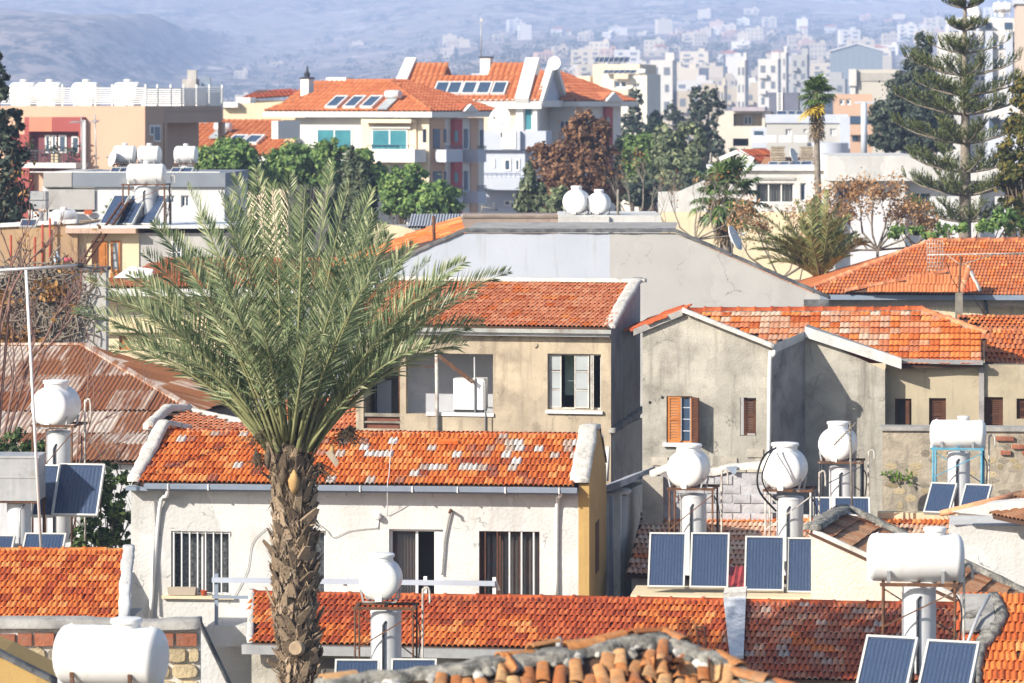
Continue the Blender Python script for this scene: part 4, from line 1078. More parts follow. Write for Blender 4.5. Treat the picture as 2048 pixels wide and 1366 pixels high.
# --- long front roof and what stands before it
FRONT = Fr(500, 75.2, -8)
def front_house():
 fr = FRONT
 t = thing("front_house", "low front house under a long orange red tile roof below the white house", "house", fr)
 x0 = 0.0; x1 = fr.x(1925); D = 2.35
 ze = fr.z(800, 1291, -.15); zr = fr.z(800, 1192, D)
 xa = fr.x(1122)
 def at_eave(px): return Vector((fr.x(px, -.15), -.15, ze))
 e0 = at_eave(503); e1 = at_eave(1925); r1 = Vector((fr.x(1930, D), D, zr)); r0 = Vector((fr.x(507, D), D, zr))
 n = (e1 - e0).cross(r0 - e0).normalized(); V = n.cross((e1 - e0).normalized())
 low = 1.3
 k0 = Vector((xa, -.15, ze)); k1 = k0 - V * low; k2 = e1 - V * low
 pk = lambda r, c, u, v, nr: (1 if (u > 9.3 and noise.noise(Vector((u * .8, r * 3.1, 2))) > -.35) else (2 if RND.random() < .25 or noise.noise(Vector((u * .5, v * .5, 1))) > .15 else 0))
 roof, U, V, N = tile_roof(t, fr.M, [e0, k0, k1, k2, e1, r1, r0], [T_ORANGE, T_SMOKY, T_RED], tw=.215, te=.335, pick=pk, u_dir=(e1 - e0))
 ridge_line(roof, r0, r1, T_RED, .62, .10)
 mb = MB(); mb.shell(x0, xa, .15, D + 2.4, 0, ze - .12); part("wall", mb, PLASTER_GREY, t)
 mb = MB(); zl = k1.z; mb.shell(xa + .15, x1, -1.05, D + 2.4, 0, zl - .12); part("wall", mb, PLASTER_CEMENT, t)
 mb = MB(); mb.poly([(x0 + .02, .15, ze - .13), (x0 + .02, D + 2.4, ze - .13), (x0 + .02, D, zr - .1)]); part("end_wall", mb, PLASTER_CREAM, t)
 mb = MB(); back = [(x1, D + 2.4, ze - .1), (x0, D + 2.4, ze - .1), (x0, D + .02, zr - .03), (x1, D + .02, zr - .03)]; mb.prism(back, (0, 0, -.1)); part("back_slope", mb, T_RED, t)
 mb = MB(); g0 = x0 - .1; mb.prism([(g0, -.30, ze - .03), (g0, -.28, ze - .2), (g0, -.16, ze - .2), (g0, -.14, ze - .03)], (xa - g0 - .02, 0, 0)); part("gutter", mb, ZINC, t)
 mb = rough_strip([k0 + Vector((0, -.12, .06)) - V * .42, k0 + Vector((0, -.1, .1)) + V * .05], .16, .12, .2, .03, 12); part("plaster_stop", mb, MORTAR_PALE, t)
 for p0, p1 in ((645, 735), (790, 845)):
  a, b, c, d = fr.rect(p0, 1316, p1, 1366, .15); mb = MB(); mb.box(a, b, .12, .16, c - 1.2, d); part("opening", mb, INNER, t)
 pts = [(1447, 1200), (1492, 1197), (1487, 1318), (1460, 1318)]
 q = [fr.onplane(px, py, e0 + N * .10, N) for px, py in pts]
 mb = MB(); mb.prism(q, N * .05); part("flashing", mb, mat("flashing_sheet", (.60, .62, .65), (.48, .5, .53), scale=5, bump=1.0, bscale=8, dirt=(.3, .3, .31), dirt_amt=.3), t)
 mb = MB(); mb.prism([q[0] - N * .02, q[1] - N * .02, q[1] + V * .28 - N * .02, q[0] + V * .28 - N * .02], N * .16); part("flashing_cap", mb, MORTAR_PALE, t)
 cp = rough_strip([e0 + Vector((-.02, -.02, .03)), r0 + Vector((-.05, .1, .03))], .12, .05, .2, .02, 3); part("verge", cp, MORTAR_PALE, t)
 lad = MB()
 for px in (1393, 1408): lad.bar(fr.onplane(px, 1252, e0 + N * .09, N), fr.onplane(px + 4, 1292, e0 + N * .09, N), .02)
 for k in range(6): lad.bar(fr.onplane(1393, 1254 + k * 7, e0 + N * .09, N), fr.onplane(1409, 1254 + k * 7, e0 + N * .09, N), .016)
 single("wire_frame", lad, RUST, "short rusty wire ladder lying on the long front roof", "ladder", fr)
 return e0, N, V
FE0, FN, FV = front_house()
def right_front_roof():
 fr = Fr(1755, 70.5, -8)
 t = thing("right_front_house", "front house at the right under vivid orange tiles and a grey mortar valley", "house", fr)
 D = 2.8; zr = fr.z(1990, 1192, D)
 ze = fr.z(1900, 1382, -.3)
 e0 = Vector((fr.x(1880, -.3), -.3, ze)); e1 = Vector((fr.x(2090, -.3), -.3, ze))
 r1 = Vector((fr.x(2090, D), D, zr)); r0 = Vector((fr.x(1925, D), D, zr))
 n = (e1 - e0).cross(r0 - e0).normalized()
 roof, U, V, N = tile_roof(t, fr.M, [e0, e1, r1, r0], [T_ORANGE, T_SMOKY, T_RED], tw=.215, te=.325, limit=300,
 pick=lambda r, c, u, v, nr: 0 if u > .5 else 2)
 mb = MB(); mb.shell(e0.x + .1, e1.x, .1, D + 2, 0, ze - .1); part("wall", mb, PLASTER_CEMENT, t)
 P0 = e0 + N * .07
 pts = [fr.onplane(px, py, P0, N) for px, py in ((1985, 1192), (2000, 1232), (1985, 1262), (1962, 1290), (1950, 1330), (1945, 1372))]
 part("valley_mortar", rough_strip(pts, .26, .09, .12, .05, 21, N), MORTAR, t)
 mb = MB(); mb.prism([fr.onplane(px, py, P0 + N * .04, N) for px, py in ((1920, 1192), (1983, 1192), (1990, 1240), (1978, 1262), (1922, 1266))], N * .05); part("plaster_patch", mb, CONCRETE, t)
 mb = MB(); mb.prism([fr.onplane(px, py, P0 + N * .09, N) for px, py in ((1924, 1228), (1950, 1222), (1962, 1232), (1940, 1238), (1926, 1236))], N * .03); part("mortar_lump", mb, MORTAR, t)
 q = MB(); q.tube([fr.onplane(1935, 1286, P0 + N * .12, N), fr.onplane(1956, 1232, P0 + N * .2, N), fr.at(1979, 1190, 1.9)], .035, 8)
 single("grey_pipe", q, ZINC, "thin grey pipe leaning up the mortar valley of the orange roof", "pipe", fr)
 for px, py in ((1940, 1318), (1938, 1348)):
  mb = MB(); p = fr.onplane(px, py, P0 + N * .05, N); mb.lathe([(0, .12), (.08, .1), (.11, .03), (.08, -.03)], p, N, 9); part("mortar_dab", mb, MORTAR_PALE, t)
 return fr
RF = right_front_roof()
def gable_house_right():
 fr = Fr(1622, 79.2, -14)
 t = thing("cream_gable_house", "cream stuccoed gable with brown lichened tiles falling to the right", "house", fr)
 a = fr.at(1622, 1067, 0); b = fr.at(1905, 1197, 0)
 D = 3.6; bx = 6.2
 mb = MB(); mb.poly([(a.x, 0, 0), (bx, 0, 0), (bx, 0, a.z - (a.z - b.z) * bx / b.x), (a.x, 0, a.z)])
 mb.quad((a.x, D, 0), (a.x, 0, 0), (a.x, 0, a.z), (a.x, D, a.z)); part("gable_wall", mb, mat("cream_stucco", (.72, .65, .55), (.64, .57, .47), scale=.9, bump=1.0, bscale=14, dirt=(.5, .43, .33), dirt_amt=.2), t)
 s = (b.z - a.z) / b.x
 e0 = Vector((bx, -.05, a.z + s * bx + .06)); e1 = Vector((bx, D, a.z + s * bx + .06)); r1 = Vector((a.x, D, a.z + .06)); r0 = Vector((a.x, -.05, a.z + .06))
 roof, U, V, N = tile_roof(t, fr.M, [e0, e1, r1, r0], [T_BROWN], tw=.36, te=.42, n_hump=3, hump=.03, limit=200, stagger=False)
 part("ridge_mortar", rough_strip([r0 + Vector((.05, -.05, .06)), r0.lerp(r1, .5) + Vector((.05, 0, .10)), r1 + Vector((.05, .1, .08))], .36, .07, .14, .05, 31), MORTAR, t)
 part("verge_mortar", rough_strip([Vector((.05, -.02, a.z + .05)), e0 + Vector((0, 0, .03))], .13, .06, .2, .015, 32), MORTAR_PALE, t)
 part("back_verge", rough_strip([r1 + Vector((.2, 0, .08)), e1 + Vector((0, 0, .08))], .2, .08, .16, .03, 33), MORTAR, t)
 return fr
gable_house_right()
def pink_roof():
 fr = Fr(1290, 85.2, -7)
 t = thing("weathered_roof_house", "low house under a pale pink weathered tile roof behind the solar panels", "house", fr)
 D = 3.4; ze = fr.z(1500, 1152, 0); zr = fr.z(1500, 1037, D)
 x1 = fr.x(2120, 0)
 e0 = Vector((-.4, 0, ze)); e1 = Vector((x1, 0, ze)); r1 = Vector((x1, D, zr)); r0 = Vector((-.4, D, zr))
 pk = lambda r, c, u, v, nr: 1 if (r >= nr - 1 or noise.noise(Vector((u * .7, r * .9, 6))) > .33) else 0
 roof, U, V, N = tile_roof(t, fr.M, [e0, e1, r1, r0], [T_PINK, T_ORANGE], tw=.22, te=.30, pick=pk, hump=.04)
 mb = MB(); mb.shell(-.3, x1, .15, D + 1.5, 0, ze - .1); part("wall", mb, PLASTER_CEMENT, t)
 cx = fr.x(1755, D)
 mb = MB(); mb.box(cx, x1, D + .02, D + .35, zr - .4, zr + .17); mb.box(fr.x(1690, D), cx - .002, D + .02, D + .2, zr - .4, zr - .02); part("parapet", mb, PLASTER_CREAM, t)
 part("ridge_mortar", rough_strip([r0 + Vector((0, .06, .05)), Vector((fr.x(1620, D), D + .06, zr + .05))], .2, .05, .3, .02, 3), MORTAR_PALE, t)
 q = MB(); a = fr.at(1455, 1140, -.6); b = fr.at(1492, 1192, -.6)
 for i in range(8):
  x = a.x - .4 + (b.x - a.x + .6) * i / 8; w = (b.x - a.x + .6) / 8
  q.add([(x, -2.2, b.z - .1), (x + w / 2, -2.2, b.z - .06), (x + w, -2.2, b.z - .1), (x, -.1, a.z), (x + w / 2, -.1, a.z + .04), (x + w, -.1, a.z)], [(0, 1, 4, 3), (1, 2, 5, 4)])
 single("red_sheet", q, mat("red_sheet", (.42, .06, .06), (.30, .05, .05), scale=4, rough=.5), "red corrugated sheet between the solar panels at the foot of the pink roof", "metal sheet", fr)
 fr2 = Fr(1950, 82, -7)
 t2 = thing("corner_roof", "corner of a brown tiled roof with orange verge at the right edge", "roof", fr2)
 a, b, c, d = fr2.at(1985, 1030, 0), fr2.at(2090, 1052, -1.2), fr2.at(2120, 985, 1.2), fr2.at(2046, 992, 1.6)
 tile_roof(t2, fr2.M, [a, b, c, d], [T_BROWN], tw=.36, te=.4, n_hump=3, limit=60, stagger=False)
 mb = MB(); mb.tube([fr2.at(1880, 1027, .3), fr2.at(1960, 1010, .3), fr2.at(2052, 988, 1.6)], [.06, .09, .1], 8); part("verge_tile", mb, T_SALMON, t2)
 mb = MB(); mb.prism([fr2.at(1905, 1024, .1), fr2.at(2060, 1040, .1), fr2.at(2060, 1000, .1), fr2.at(1985, 1006, .1)], (0, .5, 0)); part("wall", mb, PLASTER_W, t2)
 mb = MB(); mb.box(a.x - .9, b.x + 1, .62, 2.6, 0, b.z - .2); part("wall", mb, PLASTER_W, t2)
pink_roof()
# --- left front: orange roof, stone wall, stair
def left_front():
 fr = Fr(250, 77.5, -3)
 t = thing("left_front_house", "vivid orange tiled roof at the left edge with a white plaster verge", "house", fr)
 D = 3.0; ze = fr.z(100, 1246, -.2); zr = fr.z(100, 1101, D)
 x0 = fr.x(-60); x1 = fr.x(243)
 e0 = Vector((x0, -.2, ze)); e1 = Vector((x1, -.2, ze)); r1 = Vector((fr.x(252, D), D, zr)); r0 = Vector((x0, D, zr))
 roof, U, V, N = tile_roof(t, fr.M, [e0, e1, r1, r0], [T_ORANGE, T_RED], tw=.205, te=.31, pick=lambda r, c, u, v, nr: 1 if RND.random() < .2 else 0)
 ridge_line(roof, r0, r1, T_ORANGE, .42, .10)
 mb = MB(); mb.shell(x0, x1, .1, D - .05, 0, ze - .1); part("wall", mb, PLASTER_W, t)
 part("verge_plaster", rough_strip([e1 + Vector((.06, 0, .04)), r1 + Vector((.05, .05, .08))], .24, .05, .2, .03, 4), PLASTER_W, t)
left_front()
def stone_wall():
 fr = Fr(400, 61, 0)
 t = thing("stone_wall", "rubble limestone wall with a row of bricks under a grey mortar cap", "wall", fr)
 x0 = fr.x(-40); x1 = 0.0; zt = fr.z(200, 1250)
 mb = MB(); mb.box(x0, x1, .06, .5, 0, zt - .05); part("core", mb, MORTAR_PALE, t)
 part("cap", rough_strip([Vector((x0, .22, zt)), Vector((x0 * .6, .22, zt + .01)), Vector((x0 * .3, .22, zt - .03)), Vector((x1, .22, zt))], .55, .09, .2, .04, 15), CONCRETE, t)
 rr = random.Random(3); z = zt - .12
 x = x0
 bm = None
 while x < x1 - .05:
  w = rr.uniform(.2, .34)
  if rr.random() < .96:
   mb = MB(); h = .2; mb.box(x + .015, min(x + w, x1) - .01, -.01 + rr.uniform(-.015, .01), .08, z - h, z - rr.uniform(.0, .03)); part("brick", mb, BRICK, t)
  x += w + .02
 z -= .22
 while z > zt - 1.6:
  h = rr.uniform(.18, .3); x = x0 - rr.uniform(0, .2)
  while x < x1 - .06:
   w = rr.uniform(.22, .5); e = min(x + w, x1)
   cx, cz, rx, rz = (x + e) / 2, z - h / 2, (e - x) / 2 - .006, h / 2 - .006
   pts = []
   for k in range(9):
    a = 2 * math.pi * k / 9; c_, s_ = math.cos(a), math.sin(a)
    pts.append((cx + rx * (abs(c_) ** .55) * (1 if c_ > 0 else -1) * rr.uniform(.86, 1.04), cz + rz * (abs(s_) ** .55) * (1 if s_ > 0 else -1) * rr.uniform(.84, 1.04)))
   y = rr.uniform(-.03, .02); mb = MB()
   vs = [(p, .08, q) for p, q in pts] + [(cx + (p - cx) * .93, y, cz + (q - cz) * .91) for p, q in pts]
   mb.add(vs, [(k, (k + 1) % 9, 9 + (k + 1) % 9, 9 + k) for k in range(9)] + [tuple(range(9, 18))]); part("stone", mb, STONE if rr.random() < .8 else STONE_GREY, t)
   x += w
  z -= h
 st = thing("stair_wall", "pale sloping stair wall with black coping beside the stone wall", "wall", Fr(402, 60, 0))
 f2 = Fr(402, 60, 0)
 p = [f2.at(402, 1252), f2.at(470, 1400), f2.at(402, 1400)]
 mb = MB(); mb.prism([(q.x, 0, q.z) for q in p], (0, .22, 0)); part("parapet", mb, PLASTER_W, st)
 part("coping", rough_strip([Vector((p[0].x - .02, .11, p[0].z + .03)), Vector((p[1].x, .11, p[1].z + .03))], .28, .07, .25, .02, 6), COPING_DARK, st)
 f3 = Fr(0, 55, 0); g = MB()
 pts = [f3.at(-60, 1290), f3.at(0, 1312), f3.at(112, 1368), f3.at(112, 1420), f3.at(-60, 1420)]
 g.prism([(q.x, 0, q.z) for q in pts], (0, 1.5, 0))
 o = single("ochre_gable", g, OCHRE, "corner of an ochre gable wall in the bottom left", "wall", f3)
 cp = rough_strip([Vector((pts[0].x, .1, pts[0].z + .02)), Vector((pts[1].x, .1, pts[1].z + .02)), Vector((pts[2].x, .1, pts[2].z + .02))], .3, .05, .2, .02, 8); part("coping", cp, COPING_DARK, o)
stone_wall()
# --- ruined barrel tile roof in front
def ruined_roof():
 A = P(1322, 1278, 41.5); L = P(640, 1376, 40.1); Rr = P(1600, 1400, 40.2); M = Matrix.Translation(Vector((A.x, A.y, 0)))
 Mi = M.inverted(); A, L, Rr = Mi @ A, Mi @ L, Mi @ Rr
 t = thing("barrel_tile_roof", "broken old barrel tile roof with lichened mortar ridge in front", "roof", M)
 n = (L - A).cross(Rr - A).normalized()
 if n.z < 0: n = -n
 mb = MB(); mb.prism([A, L, L + Vector((.2, -3, -1.2)), Rr + Vector((0, -3, -1.2)), Rr], (0, 0, -.12)); part("deck", mb, UNDERLAY, t)
 back = Vector((.5, 4.5, -1.4)); mb = MB(); mb.prism([A, L, L + back, A + back], (0, 0, -.1)); mb.prism([A, Rr, Rr + back, A + back], (0, 0, -.1)); part("deck", mb, T_BARREL, t)
 mb = MB(); mb.box(L.x + .4, Rr.x - .3, .6, 4.6, -0, Rr.z - 1.2); part("wall", mb, PLASTER_CREAM, t)
 rr = random.Random(17)
 def barrel(Lt, r0, r1):
  mb = MB(); vs = []; k = 6
  for x, r in ((0, r0), (Lt, r1)):
   for i in range(k + 1):
    a = math.pi * i / k; vs.append((-math.cos(a) * r, x, math.sin(a) * r * .8))
  for x, r in ((0, r0 - .016), (Lt, r1 - .016)):
   for i in range(k + 1):
    a = math.pi * i / k; vs.append((-math.cos(a) * r, x, math.sin(a) * r * .8 - .004))
  m = k + 1
  mb.add(vs, [(i, i + 1, m + i + 1, m + i) for i in range(k)] + [(2 * m + i, 3 * m + i, 3 * m + i + 1, 2 * m + i + 1) for i in range(k)], True)
  mb.add(vs, [(2 * m + i, 2 * m + i + 1, i + 1, i) for i in range(k)])
  return mb.mesh("barrel_tile", T_BARREL)
 me = barrel(.40, .078, .06)
 down = Vector((0, -1, 0)); down = (down - n * down.dot(n)).normalized(); side = down.cross(n)
 if side.x < 0: side = -side
 def off(p, a, b):                       # distance below a hip, measured in the roof plane
  q = n.cross((b - a).normalized()); q = q if q.dot(down) > 0 else -q
  return (p - a).dot(q)
 for i in range(-26, 13):
  for j in range(0, 8):
   p = A + side * (i * .15 + rr.uniform(-.025, .025)) + down * (j * .27 + (i % 2) * .1 + rr.uniform(-.05, .05))
   if min(off(p, A, L), off(p, A, Rr) + .08) < .14 or rr.random() < .06: continue
   s2 = (side + down * rr.gauss(0, .1)).normalized()
   o = p + n * (.01 + .03 * rr.random()) + down * .40
   link("barrel_tile", me, t, frameM(o, s2 + n * rr.gauss(0, .14), -down + n * rr.gauss(.06, .08)) @ Matrix.Diagonal((rr.uniform(.9, 1.15), rr.uniform(.6, 1.05), rr.uniform(.4, .7), 1)))
 for a, b, w, sd in ((A, L, .34, 5), (A, Rr, .24, 6)):
  d = b - a; L_ = d.length; k = int(L_ / .36)
  for i in range(k):
   if rr.random() < (.28 if i > 2 else .05): continue
   p = a + d * ((i + .9) / k) + Vector((0, 0, .075 + rr.uniform(-.03, .02)))
   s2 = d.cross(Vector((0, 0, 1))).normalized() * (-1)
   link("hip_tile", me, t, frameM(p + s2 * rr.gauss(0, .03), s2 + d.normalized() * rr.gauss(0, .2) + Vector((0, 0, rr.gauss(0, .2))), -d + Vector((0, 0, rr.gauss(0, .07) * L_))) @ Matrix.Diagonal((1.3, rr.uniform(.8, 1.15), 1.1, 1)))
  part("hip_mortar", rough_strip([a + Vector((0, 0, .0)), a.lerp(b, .3) + Vector((0, -.06, .0)), a.lerp(b, .6) + Vector((0, -.06, .0)), b + Vector((0, -.05, 0))], w, .075, .10, .11, sd), MORTAR, t)
 for i in range(150):
  f = rr.random() ** 1.1; a, b = (A, L) if rr.random() < .78 else (A, Rr)
  p = a.lerp(b, f) + down * rr.uniform(.06, .34) + n * .03; mb = MB(); r = rr.uniform(.02, .065)
  mb.lathe([(0, r * .9), (r * .7, r * .7), (r * rr.uniform(1, 1.5), 0), (r, -r * .5)], p, n + ell(rr) * .8, 6); part("mortar_lump", mb, (MORTAR_PALE, MORTAR, CONCRETE)[rr.randrange(3)], t)
 for px, py in ((1000, 1348), (1345, 1300), (1355, 1312), (1300, 1296), (1430, 1325)):
  p = Mi @ P(px, py, 40.8)
  q = p - n * ((p - A).dot(n)) + n * .12
  link("loose_tile", me, t, frameM(q, ell(rr) + side, ell(rr) * .4 + side * .5 + down))
ruined_roof()
# --- big blank gable wall
def blank_gable():
 fr = Fr(1640, 116, -3)
 t = thing("blank_gable_house", "large house with a blank gable wall painted half pale blue half grey", "house", fr)
 pl = [(560, 640), (715, 560), (925, 466), (1350, 466), (1640, 592)]
 q = [fr.at(*p) for p in pl]; D = 7
 sp = fr.x(1220)
 def top(x):
  for a, b in zip(q[:-1], q[1:]):
   if a.x <= x <= b.x: return a.z + (b.z - a.z) * (x - a.x) / (b.x - a.x)
 mb = MB(); mb.poly([(q[0].x, 0, 0), (sp, 0, 0), (sp, 0, top(sp))] + [(p.x, 0, p.z) for p in (q[2], q[1], q[0])]); part("blue_wall", mb, PLASTER_PALE, t)
 mb = MB(); mb.poly([(sp, 0.002, 0), (q[4].x, .002, 0), (q[4].x, .002, q[4].z), (q[3].x, .002, q[3].z), (sp, .002, top(sp))]); part("grey_wall", mb, PLASTER_CEMENT, t)
 mb = MB(); mb.quad((q[4].x, 0, 0), (q[4].x, D, 0), (q[4].x, D, q[4].z), (q[4].x, 0, q[4].z)); mb.quad((q[0].x, D, 0), (q[0].x, 0, 0), (q[0].x, 0, q[0].z), (q[0].x, D, q[0].z)); part("side_wall", mb, PLASTER_CEMENT, t)
 cp = [Vector((p.x, .1, p.z + .06)) for p in q]; cp[-1] = cp[-1] + Vector((.3, 0, -.12))
 part("coping", rough_strip(cp, .34, .07, .3, .03, 9), COPING_DARK, t)
 mb = MB(); mb.quad(*[(q[2].x, .2, q[2].z + .05), (q[3].x, .2, q[3].z + .05), (q[3].x, D, q[3].z + .1), (q[2].x, D, q[2].z + .1)]); part("flat_roof", mb, CONCRETE, t)
 tile_roof(t, fr.M, [(q[3].x, .25, q[3].z - .3), (q[4].x, .25, q[4].z - .3), (q[4].x, D, q[4].z - .3), (q[3].x, D, q[3].z - .3)], [T_ORANGE], tw=.4, te=.6, limit=0, n_hump=3)
 mb = MB(); a = fr.at(1608, 600, -.4); mb.prism([(a.x, -.3, a.z), (q[4].x + .25, -.3, q[4].z - .1), (q[4].x + .25, -.3, q[4].z - .28), (a.x, -.3, a.z - .3)], (0, .28, 0)); part("verge_board", mb, COPING_DARK, t)
 f2 = Fr(925, 117.5, -3)
 t2 = thing("left_slope_roof", "orange tiled slope falling left behind the pale blue gable", "roof", f2)
 a, b, c, d = f2.at(925, 468, .5), f2.at(560, 622, .5), f2.at(575, 560, 7), f2.at(925, 462, 6)
 roof, U, V, N = tile_roof(t2, f2.M, [f2.at(560, 625, .5), f2.at(560, 560, 7), f2.at(925, 455, 6.8), f2.at(925, 470, .5)], [T_FAR, T_ORANGE], tw=.23, te=.34, limit=200, pick=lambda r, c, u, v, nr: RND.randrange(2))
 ridge_line(roof, f2.at(925, 461, 6.9), f2.at(600, 551, 6.9), T_FAR, .5, .12)
 mb = MB(); mb.box(f2.x(560), 0, .8, 6.5, 0, f2.z(560, 640, .8)); part("wall", mb, PLASTER_CREAM, t2)
 mb = MB(); p = f2.at(869, 478, 3.5); p2 = f2.at(867, 432, 3.5); mb.tube([p - Vector((0, 0, .4)), p2], .05, 7); single("rusty_pole", mb, RUST, "rusty pole standing on the orange slope left of the blank gable", "pole", f2)
blank_gable()
def low_row():
 fr = Fr(920, 134, 0)
 t = thing("cream_shed", "low cream building with a scalloped parapet and one small window", "building", fr)
 x0 = fr.x(747); x1 = fr.x(920)
 h = fr.rect(780, 478, 806, 492)
 pts = [fr.at(747, 445), fr.at(800, 452), fr.at(835, 462), fr.at(870, 458), fr.at(920, 438)]
 mb = MB(); zb = fr.z(747, 470); mb.wall(x0, x1, 0, zb, [h], t=.2); mb.poly([(x0, 0, zb), (x1, 0, zb)] + [(p.x, 0, p.z) for p in reversed(pts)])
 mb.quad((x1, 0, 0), (x1, 5, 0), (x1, 5, pts[-1].z), (x1, 0, pts[-1].z)); mb.quad((x0, 5, 0), (x0, 0, 0), (x0, 0, pts[0].z), (x0, 5, pts[0].z)); part("wall", mb, PLASTER_CREAM, t)
 window(t, *h, w=.12, cols=1, glass=GLASS_FROST)
 mb = MB(); mb.quad((x0, .2, zb), (x1, .2, zb), (x1, 5, zb + .2), (x0, 5, zb + .2)); part("roof", mb, CONCRETE, t)
 mb = MB()
 for i in range(26):
  x = x0 + 1.2 + i * .1 * 1.0; mb.tube([(x, .4, zb + .25), (x, 4.5, zb + .55)], .05, 5, False)
 part("corrugated_roof", mb, mat("grey_sheet", (.34, .36, .40)), t)
 mb = MB(); p = fr.at(847, 464, -.05); mb.box(p.x - .22, p.x + .22, -.25, -.002, p.z, p.z + .06); mb.box(p.x - .02, p.x + .2, -.06, -.002, p.z - .3, p.z); part("bracket", mb, RUST, t)
 f2 = Fr(1118, 133, 0); x0 = f2.x(922)
 t = thing("brown_parapet_house", "low brown rendered wall with a corrugated top edge behind the gable", "building", f2)
 mb = MB(); zt = f2.z(1000, 434); mb.shell(x0, 0, 0, 5, 0, zt); part("wall", mb, mat("brown_render", (.34, .27, .225), (.29, .225, .19), scale=.8, dirt=(.18, .13, .11), dirt_amt=.3, streak=(.17, .12, .1), streak_amt=.4), t)
 mb = MB()
 for i in range(60):
  x = x0 + .06 + (-x0 - .1) * i / 59; mb.tube([(x, -.06, zt + .03), (x, 1, zt + .03)], .05, 5)
 part("corrugated_edge", mb, mat("old_fibre_sheet", (.55, .46, .38), (.4, .32, .27), scale=3), t)
 f3 = Fr(1118, 131, 0); x1 = f3.x(1322); zt = f3.z(1200, 431)
 t = thing("white_block_house", "low white flat roofed block carrying two round white tanks", "building", f3)
 mb = MB(); mb.shell(0, x1, 0, 5, 0, zt); mb.box(0.0, f3.x(1218), -.12, -.003, 0, zt - .03); part("wall", mb, PLASTER_W, t)
 for px, py, dia, lab in ((1153, 411, 50, "left round white tank of the pair on the low white block"), (1198, 409, 44, "smaller right round white tank of the pair on the low white block")):
  D = dia / F * 131; c = P(px, py, 132); c.z = zt + D / 2 * 1.05
  water_tank(c, D * 1.15, D, 78, lab, lid=.45)
 mb = MB(); mb.tube([f3.at(1236, 432, .5), f3.at(1236, 379, .5)], .05, 6); single("pale_pole", mb, WOOD_OLD, "thin pale pole on the roof of the low white block", "pole", f3)
low_row()
